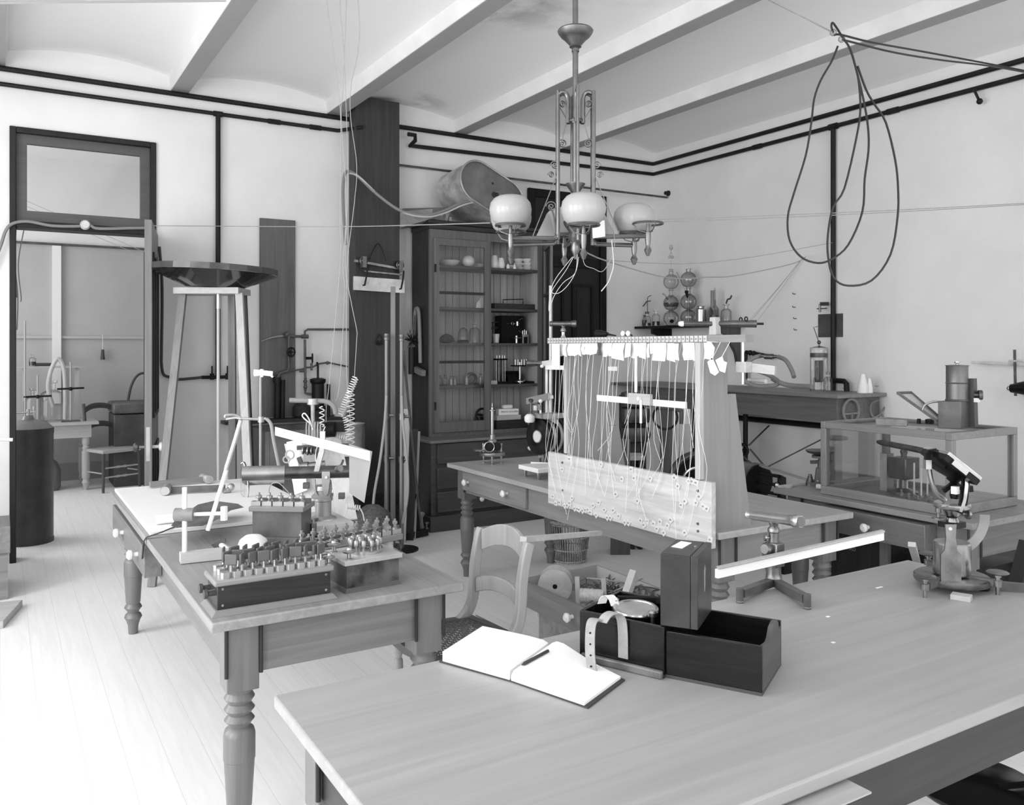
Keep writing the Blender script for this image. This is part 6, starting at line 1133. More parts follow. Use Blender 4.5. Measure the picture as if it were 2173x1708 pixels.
# tall box
zb = TZ + HW + .001; B0 = zt(1401, 1327, zb); B1 = zt(1481, 1338, zb); B2 = zt(1519, 1297, zb); ub = (B1 - B0); vb = (B2 - B1)
t = thing('tall_instrument_box', 'tall dark polished box with a white label on top, standing across the compass case', 'box', B0)
hB = over(B1, 1182) - zb; vb = V(-ub.y, ub.x, 0).normalized() * vb.length; 
MB().hexa([V(0, 0, 0), ub * .80, ub * .80 + vb, vb] + [p + V(0, 0, hB) for p in (V(0, 0, 0), ub * .80, ub * .80 + vb, vb)]).build('box_body', mat('polished_box', .03, .3, mottle=.4, mscale=9, spec=.35), t, bevel=.002)
MB().hexa([ub * .805, ub, ub + vb, ub * .805 + vb] + [p + V(0, 0, hB) for p in (ub * .805, ub, ub + vb, ub * .805 + vb)]).build('hinged_lid', mat('polished_lid', .036, .3, mottle=.4, mscale=9, spec=.35), t, bevel=.002)
pu = ub.normalized(); pv = vb.normalized()
def topp(a, b_): return ub * a + vb * b_ + V(0, 0, hB + .0004)
MB().plate([topp(.10, .45), topp(.42, .40), topp(.52, .82), topp(.20, .86)], .001).build('label', PAPER, t); MB().cyl(topp(.7, .6), topp(.7, .6) + V(0, 0, .002), .004, n=10).build('stud', BRASS, t)
sd = [(.42, .70), (.50, .79), (.55, .72), (.53, .6), (.54, .5), (.49, .40), (.44, .43), (.43, .55)]
MB().plate([ub * 1.001 + vb * a + V(0, 0, hB * b_) for a, b_ in sd], -.0015 if False else .0015).build('escutcheon', TIN, t)
# leather strap on the case
S0 = A0 + u * (LW * .50) - v * .006; w_ = u * 1.0
def sp2(a, n_, z): return A0 + u * a - v * n_ + V(0, 0, z)
t = thing('leather_strap', 'tan leather strap with punched holes looping up from the compass case', 'strap', sp2(LW * .5, .02, .0))
MB().band([sp2(.125, .004, .028), sp2(.125, .006, .09), sp2(.122, .010, .126), sp2(.112, .022, .142), sp2(.100, .040, .138), sp2(.092, .052, .122)], .026, .003, u, smooth=5).build('buckle_loop', STRAP, t, world=True)
MB().band([sp2(.085, .045, .126), sp2(.075, .062, .128), sp2(.072, .072, .11), sp2(.076, .082, .06), sp2(.082, .085, .02), sp2(.086, .083, .006)], .026, .003, u, smooth=5).build('strap_end', STRAP, t, world=True)
for k in range(4): p = sp2(.0735 + .003 * k, .0755 + .004 * k, .10 - .025 * k); MB().cyl(p, p - v * .003, .0022, n=8).build('punched_hole', BLACK, t, world=True)

# ------------------------------------------------------------------ telescope on tripod with white scale
c0 = zt(1642, 1240); dd = depth(c0); s_ = dd / FPX
def e_(px, py, k=0): return atd(px, py, dd + k)
t = thing('tripod_telescope', 'polished brass telescope on a three legged iron foot carrying a long white scale', 'telescope', c0); zf = lambda py: over(c0, py) - TZ
for p in (zt(1713, 1292), zt(1570, 1279), c0 + (c0 - zt(1640, 1285)) * 1.0 + V(.02, .06, 0)):
    d = p - c0; d.z = 0; f_ = MB().bar(d * .12 + V(0, 0, zf(1232)), d * .97 + V(0, 0, .028), .026, .024).cyl(d, d + V(0, 0, .045), .0115, n=14).build('tripod_leg', IRONG, t)
    MB().lathe([(.010, 0), (.012, .006), (.008, .012)], d, 12).build('foot', BRASS, t)
MB().lathe([(.034, zf(1240)), (.034, zf(1234)), (.027, zf(1228)), (.024, zf(1215)), (.022, zf(1160)), (.024, zf(1158)), (.024, zf(1150)), (.0165, zf(1149)), (.0165, zf(1130)), (.020, zf(1128)), (.020, zf(1122)), (.013, zf(1116)), (.016, zf(1110)), (.010, zf(1106))], (0, 0, 0), 26).build('column', DBRASS, t)
MB().c(0, -.004, zf(1175), .04, .05, zf(1150) - zf(1200)).build('slide_block', DBRASS, t, bevel=.003); MB().turn([(.020, 0), (.022, .3), (.022, .8), (.016, 1)], e_(1637, 1166), e_(1622, 1165, -.02), 18).build('focus_knob', BRONZE, t, world=True); MB().turn([(.004, 0), (.004, .6), (.012, .65), (.012, 1)], e_(1632, 1141), e_(1622, 1140), 14).build('clamp_knob', BRASS, t, world=True)
MB().cyl((0, 0, zf(1108)), (0, 0, zf(1098)), .012, n=12).bar(e_(1632, 1105) - c0, e_(1665, 1109) - c0, .02, .01).build('cradle', BRASS, t)
MB().turn([(9 * s_, 0), (9.5 * s_, .02), (7.5 * s_, .04), (7 * s_, .10), (9.5 * s_, .11), (10 * s_, .14), (10.5 * s_, .75), (11 * s_, .77), (11.5 * s_, .86), (13 * s_, .88), (13.5 * s_, .98), (11.5 * s_, 1)], e_(1586, 1092, .10), e_(1700, 1107, -.12), 28, True).build('telescope_tube', BRASS, t, world=True)
d = (e_(1700, 1107, -.12) - e_(1586, 1092, .10)).normalized(); MB().turn([(10.5 * s_, 0), (10.5 * s_, 1)], e_(1700, 1107, -.12) + d * .0005, e_(1700, 1107, -.12) + d * .002, 24).build('eye_lens', mat('lens_dark', .2, .08, .6), t, world=True)
a = e_(1523, 1216, -.08); b_ = e_(1875, 1139, -.02); MB().hexa([a + V(0, -.002, -11 * s_), b_ + V(0, -.002, -7 * s_), b_ + V(0, .012, -7 * s_), a + V(0, .012, -11 * s_), a + V(0, -.002, 7 * s_), b_ + V(0, -.002, 9 * s_), b_ + V(0, .012, 9 * s_), a + V(0, .012, 7 * s_)]).build('scale_bar', WHITE, t, world=True)
MB().bar(a + V(0, .0005, 9 * s_ + .003), b_ + V(0, .0005, 10 * s_ + .004), .018, .006).build('scale_edge', BLOND[0], t, world=True)
MB().bar(e_(1655, 1188, -.05), e_(1655, 1188, .0), .03, .02).build('scale_clamp', DBRASS, t, world=True)
# ------------------------------------------------------------------ heliostat-like mirror instrument
c0 = zt(2020, 1246); dd = depth(c0); s_ = dd / FPX; zf = lambda py: over(c0, py) - TZ
def m_(px, py, k=0): return atd(px, py, dd + k)
t = thing('heliostat', 'nickel and black mirror instrument with a clock drum on a levelling tripod', 'heliostat', c0); m0 = mat('nickel', .45, .22, 1.0); bk = LACQ
MB().lathe([(.112, zf(1233)), (.115, zf(1230)), (.115, zf(1222)), (.11, zf(1219))], (0, 0, 0), 40).build('base_plate', DBRASS, t)
MB().lathe([(.020, zf(1244)), (.03, zf(1240)), (.032, zf(1236)), (.02, zf(1234))], (0, 0, 0), 20).build('under_boss', DBRASS, t)
for (px, py, tp_) in ((1963, 1268, 1220), (2117, 1262, 1212), (1970, 1213, 1172)):
    p = zt(px, py); q = p - c0; d2 = depth(p); h = over(p, tp_) - TZ
    f_ = MB().lathe([(.006, 0), (.006, h * .35), (.014, h * .36), (.014, h * .62), (.007, h * .63), (.007, h * .74), (.011, h * .75), (.011, h * .88), (.029, h * .9), (.034, h * .95), (.029, h), (.002, h)], q, 22).build('levelling_screw', DBRASS, t)
    MB().bar(q * .93 + V(0, 0, h * .5), q * .3 + V(0, 0, h * .5), .022, .02).build('tripod_arm', IRONG, t)
MB().lathe([(.056, zf(1215)), (.057, zf(1212)), (.057, zf(1152)), (.053, zf(1149)), (.001, zf(1149))], (0, .0, 0), 34).build('clock_drum', m0, t)
sh_ = [(1995, 1233), (2038, 1233), (2038, 1176), (2030, 1168), (2026, 1140), (2028, 1112), (2004, 1112), (2006, 1140), (2003, 1166), (1995, 1176)]
MB().plate([m_(x, y, -.075) for x, y in sh_], .006).build('shield_plate', DBRASS, t, world=True); MB().cyl(m_(2017, 1122, -.076), m_(2017, 1122, -.084), .005, n=10).build('screw', STEEL, t, world=True)
MB().b(-.03, -.03, zf(1118), .03, .03, zf(1106)).build('head_block', bk, t); MB().lathe([(.022, zf(1106)), (.016, zf(1098)), (.022, zf(1092)), (.028, zf(1082))], (0, 0, 0), 22).build('neck', m0, t)
MB().lathe([(.054, zf(1077)), (.056, zf(1075)), (.056, zf(1068)), (.053, zf(1066)), (.001, zf(1066))], (0, 0, 0), 36).build('azimuth_disc', m0, t)
MB().lathe([(.020, zf(1100)), (.020, zf(1098)), (.005, zf(1097)), (.005, zf(1088)), (.009, zf(1087)), (.009, zf(1078))], m_(1991, 1090) - V(c0.x, c0.y, m_(1991, 1090).z), 16).build('slow_motion_screw', DBRASS, t)
MB().turn([(.004, 0), (.004, .65), (.017, .7), (.017, 1)], m_(2040, 1090, -.03), m_(2057, 1091, -.03), 18).build('clamp_screw', DBRASS, t, world=True)
MB().tube([m_(2006, 1062), m_(1988, 1048), m_(1977, 1022), m_(1972, 995), m_(1974, 980)], [.008] * 40, 8, smooth=6).build('left_arc', m0, t, world=True)
MB().band([m_(2034, 1088, -.04), m_(2043, 1070, -.045), m_(2047, 1045, -.045), m_(2049, 1018, -.04), m_(2050, 1003, -.035)], .012, .022, (FW[0], FW[1], 0), smooth=5).build('graduated_arc', bk, t, world=True); MB().band([m_(2038, 1086, -.055), m_(2046, 1065, -.06), m_(2050, 1040, -.06), m_(2052, 1008, -.055)], .003, .010, (FW[0], FW[1], 0), smooth=5).build('arc_scale', STEEL, t, world=True)
rv = V(RT[0], RT[1], 0); fv = V(FW[0], FW[1], 0)
# mirror: a flat frame tilted to the right
a = m_(1984, 958); b_ = m_(2052, 1012); ed = (b_ - a); w2 = fv * .08; nn = ed.cross(w2).normalized(); nn = -nn if nn.z < 0 else nn
MB().add([a - w2, b_ - w2, b_ + w2, a + w2, a - w2 + nn * .012, b_ - w2 + nn * .012, b_ + w2 + nn * .012, a + w2 + nn * .012], [(0, 3, 2, 1), (4, 5, 6, 7), (0, 1, 5, 4), (1, 2, 6, 5), (2, 3, 7, 6), (3, 0, 4, 7)]).build('mirror', MIRROR, t, world=True, bevel=.002)
a2 = a - nn * .001; b2 = b_ - nn * .001; MB().add([a2 - w2, b2 - w2, b2 + w2, a2 + w2, a2 - w2 - nn * .018, b2 - w2 - nn * .018, b2 + w2 - nn * .018, a2 + w2 - nn * .018], [(0, 1, 2, 3), (4, 7, 6, 5), (0, 4, 5, 1), (1, 5, 6, 2), (2, 6, 7, 3), (3, 7, 4, 0)]).build('mirror_back', bk, t, world=True)
MB().bar(lerp(a, b_, .18) - w2 - nn * .008 - fv * .002, lerp(a, b_, .62) - w2 - nn * .008 - fv * .002, .014, .018, nn).build('edge_clip', STEEL, t, world=True)
MB().bar(m_(1976, 985), m_(2030, 1016), .02, .018, fv).bar(m_(2020, 1014), m_(2050, 1010), .02, .014, fv).bar(m_(2004, 970), m_(2018, 1012), .016, .016, fv).build('mirror_bracket', bk, t, world=True)
MB().bar(m_(2042, 1010), m_(2002, 1042), .014, .012, fv).bar(m_(2012, 1012), m_(2040, 1036), .014, .012, fv).build('cross_links', bk, t, world=True)
MB().bar(m_(1967, 975), m_(1969, 962), .016, .012, fv).bar(m_(1968, 959), m_(1987, 956), .016, .010, fv).build('top_stop', bk, t, world=True); MB().bar(m_(1962, 985), m_(1974, 985), .02, .03).build('arc_clamp', STEEL, t, world=True)
MB().c(*m_(2027, 1040, -.04), .018, .018, .024).build('pointer_block', WHITE, t, world=True); MB().lathe([(.013, 0), (.016, .01), (.013, .03)], m_(2026, 1058) - c0, 14).build('pivot', bk, t); MB().bar(m_(2046, 1038), m_(2062, 1036), .02, .02).build('counterweight', bk, t, world=True); MB().cyl(m_(2043, 988, -.03), m_(2043, 1010, -.03), .003, n=6).build('pointer_rod', m0, t, world=True)
MB().band([m_(2045, 1163, .0), m_(2062, 1154, .02), m_(2078, 1135, .04), (m_(2087, 1112, .05)), m_(2089, 1092, .05)], .006, .034, (FW[0], FW[1], 0), smooth=6).build('curved_arm', mat('arm_wood', .26, .4), t, world=True)
p = zt(2117, 1262); MB().bar(m_(2062, 1238, -.02), m_(2190, 1250, -.06), .02, .03).build('side_leg', IRONG, t, world=True)
MB().lathe([(.022, 0), (.024, .014), (.02, .016)], m_(2084, 1248, -.03) - V(c0.x, c0.y, m_(2084, 1248, -.03).z) + V(0, 0, .001), 18).build('side_foot', bk, t)
mb_ = zt(2040, 1272); d = (zt(2060, 1276) - zt(2023, 1270)); d.z = 0
solo('match_box', MB().frame(mb_, d.normalized(), V(-d.y, d.x, 0).normalized(), (0, 0, 1)).b(-.028, -.02, .0, .028, .02, .016), PALE[0], 'small pale matchbox in front of the mirror instrument', 'matchbox', bevel=.001)
for i, (x, y, nm) in enumerate(((1866, 1247, 'long white scrap left of the mirror instrument'), (1757, 1309, 'tiny white scrap near the tripod foot'), (1768, 1364, 'tiny white fleck on the middle of the table'))):
    p = zt(x, y, TZ + .0005); solo('paper_scrap', MB().c(p.x, p.y, p.z + .001, (.03, .012, .01)[i], .008, .0015), PAPER, nm, 'scrap')
# black iron swivel stool below the right end of the table
q = atz(2060, 1680, .30); q = V(2.62, 1.30, 0); q = V(*atz(2075, 1665, .36)[:2], 0); t = thing('swivel_stool', 'black bentwood and iron stool pushed under the right end of the foreground table', 'stool', q)
MB().lathe([(.10, .33), (.16, .345), (.17, .36), (.15, .372), (.001, .375)], (0, 0, 0), 26).build('seat', LACQ, t, bevel=.004); MB().tube([(.02, -.05, .36), (.10, -.14, .40), (.22, -.12, .43), (.27, 0, .44), (.22, .12, .44), (.12, .16, .42)], .018, 10, smooth=6).build('curved_arm', LACQ, t); MB().cyl((0, 0, .08), (0, 0, .34), .016, n=10).build('screw_post', IRON, t)
for k in range(3): a = k * 2 * PI / 3 + .3; MB().tube([(0, 0, .16), (.12 * math.cos(a), .12 * math.sin(a), .12), (.22 * math.cos(a), .22 * math.sin(a), .012)], .014, 8, smooth=4).build('leg', IRON, t)
MB().bar((.05, -.1, .28), (.35, -.3, .10), .08, .03).build('foot_rest', LACQ, t)

# ================================================================== RIGHT TABLE WITH THE GLASS CASE
RTB = lab_table('turned leg table at right carrying the glass case', 3.712, 2.15, 4.52, 3.29, [('w', 2.36, 2.95, .075, (2.66,))], m_top=woods('right_table_top', .22, .2, .42, bump=.05), m_ap=woods('right_apron', .14, .2, .4))
def r_(px, py, z=TZ): return atz(px, py, z)
t = thing('glass_case', 'large wood framed glass case on the right table', 'glass case', (4.08, 2.66, TZ)); gx0, gx1, gy0, gy1, gz1 = 3.775, 4.335, 2.285, 3.02, 1.152; w_ = .034
fm_ = woods('case_frame', .20, .2, .4)
for x in (gx0, gx1 - w_):
    for y in (gy0, gy1 - w_): MB().b(x, y, TZ + .045, x + w_, y + w_, gz1 - .035).build('post', fm_[2], t, world=True, bevel=.003)
mb = MB()
for z0, z1 in ((TZ + .001, TZ + .0449), (gz1 - .0349, gz1)): mb.b(gx0, gy0, z0, gx1, gy0 + w_, z1).b(gx0, gy1 - w_, z0, gx1, gy1, z1).b(gx0, gy0 + w_, z0, gx0 + w_, gy1 - w_, z1).b(gx1 - w_, gy0 + w_, z0, gx1, gy1 - w_, z1)
mb.build('rail_frame', fm_[1], t, world=True, bevel=.003); MB().b(gx0 + w_, gy0 + w_, TZ + .002, gx1 - w_, gy1 - w_, TZ + .02).build('floor_board', mat('case_floor', .13, .5, mottle=.2, mscale=6), t, world=True)
for q in ((gx0 + .012, gy0 + w_, gx0 + .016, gy1 - w_), (gx1 - .016, gy0 + w_, gx1 - .012, gy1 - w_), (gx0 + w_, gy0 + .012, gx1 - w_, gy0 + .016), (gx0 + w_, gy1 - .016, gx1 - w_, gy1 - .012)): MB().b(q[0], q[1], TZ + .045, q[2], q[3], gz1 - .035).build('pane', CASEG, t, world=True)
MB().b(gx0 + w_, gy0 + w_, gz1 - .016, gx1 - w_, gy1 - w_, gz1 - .011).build('top_pane', CASEG, t, world=True)
# what stands in the case
zf_ = TZ + .021
def cx(px, py): return atz(px, py, zf_)
o = V(4.06, 2.72, zf_); t = thing('cased_balance', 'brass instrument with a horizontal tube inside the glass case', 'instrument', o); MB().lathe([(.07, 0), (.07, .012), (.02, .03), (.014, .2), (.02, .22), (.014, .23)], (0, 0, 0), 20).build('column', DBRASS, t); MB().turn([(.010, 0), (.016, .06), (.016, .9), (.01, 1)], (-.05, -.16, .24), (.05, .19, .25), 16).build('tube', DBRASS, t); MB().b(-.06, -.05, .08, .06, .05, .19).build('drum_box', BRONZE, t, bevel=.004); MB().b(-.03, .08, .0, .03, .12, .20).build('grey_plate', TIN, t)
for i, (px, py) in enumerate(((1905, 1042), (1925, 1048), (1940, 1052), (1955, 1056), (1968, 1052))):
    o = cx(px, py); h = (.17, .16, .17, .15, .14)[i]; t = thing('glass_vial', 'thin glass rod on a small foot inside the case, %s in the row' % ('leftmost', 'second', 'middle', 'fourth', 'rightmost')[i], 'glass rod', o, 0, 'glass rods in the case'); MB().lathe([(.012, 0), (.012, .006), (.003, .01)], (0, 0, 0), 12).build('foot', BRASS, t); MB().cyl((0, 0, .01), (0, 0, h), .0045, n=8).build('rod', ENAMEL, t)
for i, (px, py) in enumerate(((1882, 1035), (1893, 1040), (1913, 1052), (1928, 1060), (1948, 1066), (1975, 1068))):
    o = cx(px, py); solo('brass_weight', MB().lathe([(.011, 0), (.011, .016), (.004, .02), (.004, .026), (.008, .03), (.004, .034)], o, 12), BRASS, 'small brass knobbed weight on the case floor, %s of the scattered row' % ('first', 'second', 'third', 'fourth', 'fifth', 'last')[i], 'weight', 'brass weights in the case')
# on top of the case
zt2 = gz1 + .001
c0 = atz(1895, 903, zt2); solo('scrub_brush', MB().bar(atz(1860, 902, zt2) + V(0, 0, .018), atz(1926, 905, zt2) + V(0, 0, .018), .055, .034), CRATE[0], 'wooden block with a rough end lying on the glass case', 'block', bevel=.004)
for k, (px, nm) in enumerate(((1950, 'small dark weight nearer the wooden block on the case'), (1973, 'larger dark weight nearer the lantern on the case'))):
    o = atz(px, 899, zt2); o.x = min(o.x, gx1 - .03); solo('dark_weight', MB().lathe([(.010 + .012 * k, 0), (.010 + .012 * k, .022), (.008, .026)], o, 14), IRON, nm, 'weight')
# lantern projector
B0 = atz(1990, 902, zt2); B1 = atz(2037, 908, zt2); B0.y = max(B0.y, gy0 + .02); ub = (B1 - B0).normalized(); dd = depth(B1); t = thing('lantern_projector', 'tin topped lantern on a metal box standing on the glass case', 'lantern', B0, 0); tin2 = mat('lantern_tin', .17, .4, .6, mottle=.2, mscale=7)
def n_(px, py, k=0): return atd(px, py, dd + k)
wv = n_(2070, 905, 0) - n_(2037, 905, 0); fvv = V(FW[0], FW[1], 0)
q = [n_(1990, 905, -.02), n_(2040, 908, -.06), n_(2072, 905, .06), n_(2022, 902, .10)]
zt3 = over(q[1], 852); MB().slab([(p.x, p.y) for p in q], zt2, zt3).build('lamp_box', mat('lamp_box_tin', .12, .45, .5, mottle=.25, mscale=8), t, world=True, bevel=.003)
cm_ = n_(2031, 850, .02); zc1 = over(cm_, 775); MB().lathe([(.053, zt3), (.054, zt3 + .005), (.05, zt3 + .008), (.05, (zt3 + zc1) / 2 - .004), (.054, (zt3 + zc1) / 2), (.05, (zt3 + zc1) / 2 + .004), (.05, zc1 - .006), (.054, zc1), (.001, zc1 + .004)], V(cm_.x, cm_.y, 0), 32).build('chimney', tin2, t, world=True); MB().lathe([(.005, zc1), (.005, zc1 + .008), (.012, zc1 + .012), (.012, zc1 + .018)], V(cm_.x, cm_.y, 0), 12).build('lid_knob', BRASS, t, world=True)
MB().bar(n_(2066, 905, .0), n_(2063, 803, .0), .03, .03).build('upright_slide', MIDW[2], t, world=True); MB().turn([(.008, 0), (.008, .5), (.024, .55), (.024, 1)], n_(2066, 838, -.02), n_(2084, 838, -.03), 16).build('focus_knob', BRONZE, t, world=True); MB().c(*n_(2073, 849, -.03), .02, .02, .02).build('ivory_tab', PORC, t, world=True); MB().tube([n_(1998, 858), n_(2005, 862), n_(2012, 866), n_(2008, 872)], .006, 7).build('hook', IRONG, t, world=True)
a, b_, c_, d_ = n_(1905, 834, .06), n_(1933, 833, .16), n_(1999, 890, .10), n_(1988, 893, .0)
fr = MB(); 
for p, q2 in ((a, b_), (b_, c_), (c_, d_), (d_, a)): fr.bar(p, q2, .012, .014)
fr.build('mirror_frame', IRONG, t, world=True); MB().plate([lerp(p, (a + b_ + c_ + d_) / 4, .06) for p in (a, b_, c_, d_)], .003).build('mirror_glass', mat('frame_glass', .45, .2), t, world=True)
for k in (0, .03): MB().tube([n_(1957, 870, .02 + k), n_(1962, 860, .02 + k), n_(1975, 854, .02 + k), n_(1990, 852, .02 + k), n_(2003, 855, .02 + k)], .006, 7, smooth=4).build('support_arc', TIN, t, world=True)
# balance, weights and cups at the left end of the right table
o = r_(1742, 1030); t = thing('scoop_balance', 'small dark scoop balance on the right table beside the glass case', 'balance', o); dd = depth(o)
def w__(px, py, k=0): return atd(px, py, dd + k)
MB().slab([(-.06, -.05), (.06, -.05), (.06, .05), (-.06, .05)], 0, .02).lathe([(.055, .02), (.045, .03), (.035, .10)], (0, 0, 0), 4).build('base', mat('balance_iron', .10, .45, mottle=.2, mscale=10), t, bevel=.002)
zp = over(o, 962) - TZ; MB().lathe([(.02, .1), (.015, zp - .03), (.05, zp - .025), (.05, zp - .012)], (0, 0, 0), 16).build('beam_head', IRONG, t); MB().bar((-.05, .03, zp - .05), (.05, -.03, zp - .045), .02, .018).build('beam', IRONG, t)
MB().turn([(.03, 0), (.075, .5), (.085, 1), (.08, 1), (.03, .2), (.001, .15)], (0.0, 0, zp - .01), (0.0, 0, zp + .018), 26, False).build('scoop_pan', BRONZE, t)
for px in (1736, 1748): p = w__(px, 1026, -.02); MB().cyl(p, p + V(0, 0, .02), .01, n=8).build('foot', BRASS, t, world=True)
t2 = thing('tall_scissor_arm', 'slim folding metal arm leaning on the bench leg above the balance', 'arm', V(*atd(1752, 960, 6.48))); MB().bar(atd(1760, 897, 6.50), atd(1764, 975, 6.50), .014, .02).bar(atd(1767, 900, 6.48), atd(1758, 960, 6.48), .014, .02).cyl(atd(1763, 936, 6.47), atd(1763, 936, 6.44), .012).build('arms', IRONG, t2, world=True)
o = r_(1728, 1020, TZ); o.y = min(o.y, 3.24); t = thing('brass_oil_lamp', 'tiny brass oil lamp beside the balance', 'lamp', o); MB().lathe([(.02, 0), (.02, .004), (.008, .01), (.008, .03), (.018, .045), (.018, .06), (.008, .07), (.008, .085), (.012, .09)], (0, 0, 0), 14).build('lamp_body', BRASS, t)
o = r_(1719, 1029); 
for k in range(5): solo('ring_weight', MB().lathe([(.026 - .004 * k, k * .0125), (.026 - .004 * k, k * .0125 + .012)], o + V(0, 0, 0), 18), DBRASS, 'flat round weight, %s of the pyramid of five by the balance' % ('bottom one', 'second from below', 'middle one', 'second from the top', 'topmost')[k], 'weight', 'pyramid of weights')
o = r_(1672, 1034); solo('wooden_cup', MB().lathe([(.024, 0), (.028, .012), (.025, .013), (.001, .012)], o + V(.0, .0, 0), 18, False), PALE[0], 'shallow wooden cup near the left corner of the right table', 'cup')
for k, px in enumerate((1749, 1762)): p = r_(px, 1040); solo('ball_roller', MB().cyl(p + V(-.01, .04, .016), p + V(0, 0, .016), .015, n=14).ball(p + V(0, 0, .016), .0158, 14), ENAMEL, 'white ended roller lying before the case corner, %s of the two' % ('left', 'right')[k], 'roller')
q0 = V(3.74, 3.27, TZ + .0065); q1 = V(3.98, 3.265, TZ + .0065); solo('straight_strip', MB().bar(q0, q1, .02, .012), PALE[0], 'pale strip of wood along the far edge of the right table', 'strip')
# ------------------------------------------------------------------ under the right table
def u_(px, py, d): return atd(px, py, d)
t = thing('stencilled_crate', 'dark wooden crate with white stencilled letters under the right table', 'crate', (4.15, 2.95, 0)); MB().b(3.98, 2.75, 0, 4.38, 3.15, .52).build('crate_body', DARKW[2], t, world=True); MB().b(3.955, 2.74, 0, 3.979, 2.79, .54).build('corner_batten', LATH[2], t, world=True); MB().b(3.955, 3.11, 0, 3.979, 3.16, .54).build('corner_batten', LATH[2], t, world=True)
lettering('IDEV 26', .028, t, (3.9785 - 4.15, .06, .475), (PI / 2, 0, -PI / 2), TIN); lettering('ROARD', .028, t, (3.9785 - 4.15, .05, .44), (PI / 2, 0, -PI / 2), TIN)
t = thing('dark_chest', 'tall dark chest with a pale edge beside the stencilled crate', 'chest', (4.2, 2.45, 0)); MB().b(4.0, 2.3, 0, 4.40, 2.66, .48).build('chest_body', BLACKW[2], t, world=True); MB().b(3.975, 2.30, 0, 3.999, 2.335, .5).build('edge_strip', LATH[2], t, world=True)
t = thing('round_tub', 'dark round tub below the pulled drawer of the right table', 'tub', (3.55, 2.2, 0)); MB().lathe([(.16, 0), (.185, .22), (.20, .225), (.20, .24), (.18, .235), (.15, .02), (.001, .02)], (3.85 - 3.55, 2.12 - 2.2 + .15, 0), 28, False).build('tub_wall', IRON, t)
a = atd(1935, 1155, 3.6); solo('pale_stick', MB().bar(V(a.x, a.y, a.z), V(*atz(1965, 1260, 0)), .03, .02), PALE[2], 'pale stick standing slanted under the right table beside the tub', 'stick')
solo('black_prop', MB().bar(atd(2180, 1150, 3.3), V(*atd(2135, 1255, 3.2)[:2], .50), .05, .03), IRON, 'black slanting bar at the right edge behind the mirror instrument', 'bar')

# ================================================================== TALL BENCH ON THE RIGHT WALL
BZT = 1.185; bx0, bx1, by0, by1 = 5.53, 6.05, 4.27, 6.72
t = thing('tall_bench', 'high wooden bench along the right wall with a deep apron', 'bench', (5.8, 5.5, 0)); bw = woods('bench_wood', .125, .22, .45)
MB().b(bx0 - .05, by0 - .05, BZT - .028, XR - .005, by1 + .30, BZT).build('bench_top', woods('bench_top', .2, .2, .5)[1], t, world=True, bevel=.004); MB().b(bx0, by0, BZT - .215, bx1, by1, BZT - .0281).build('apron_box', bw[1], t, world=True, bevel=.003)
for y in (by0 + .03, 6.25): MB().b(bx0 + .02, y, 0, bx0 + .10, y + .09, BZT - .2151).build('leg', OAK[2], t, world=True)
MB().b(bx1 - .1, by0 + .03, 0, bx1 - .02, by0 + .12, BZT - .2151).build('leg', OAK[2], t, world=True)
# rings and tubes on the end of the bench
e0 = by0 - .006
def be(px, py): return aty(px, py, e0 - .02)
c0 = be(1806, 872); t = thing('hung_hoop', 'wooden hoop with a crossbar hung on the end of the bench', 'hoop', c0); r = .092; MB().ring((0, 0, 0), (0, 1, 0), r, .011, 34, 8).build('hoop_ring', LATH[0], t); MB().bar((-r, 0, -.02), (r, 0, -.02), .01, .012).bar((.01, 0, -.02), (.01, 0, -.075), .01, .012).build('crossbar', LATH[0], t)
c0 = be(1868, 868); t = thing('hung_tube_loops', 'loops of bent tube hung on the end of the bench near the wall', 'tube loops', c0); MB().tube([be(1862, 850), be(1850, 855), be(1847, 870), be(1854, 885), be(1868, 878), be(1880, 860), be(1884, 850)], .007, 7, smooth=4).build('tube', LATH[0], t, world=True); MB().tube([be(1866, 850), be(1868, 870), be(1874, 885)], .006, 7, smooth=3).build('tube', LATH[0], t, world=True)
# shelf and glassware in the corner
SZ = 1.772; sx0_, sy0_, sy1_ = 5.80, 5.72, 7.03
t = thing('wall_shelf', 'black shelf on the right wall near the corner', 'shelf', (5.95, 6.4, SZ - .2)); MB().b(sx0_, sy0_, SZ - .025, XR - .005, sy1_, SZ).build('shelf_board', BLACKW[1], t, world=True)
for y, m in ((6.75, BLACKW[0]), (5.78, MIDW[2])):
    pr = [(XR - .006, SZ - .026), (XR - .006, SZ - (.13 if y > 6 else .40)), (XR - .03, SZ - (.13 if y > 6 else .40)), (XR - .06, SZ - (.13 if y > 6 else .28)), (XR - .13, SZ - (.13 if y > 6 else .18)), (XR - .2, SZ - .10), (sx0_ + .02, SZ - .08), (sx0_ + .02, SZ - .026)]
    MB().plate([(x, y, z) for x, z in pr], .04).build('bracket', m, t, world=True)
def sh(px, x=5.93): d = ray(px, HY); s = x / d[0]; return V(x, d[1] * s, SZ)
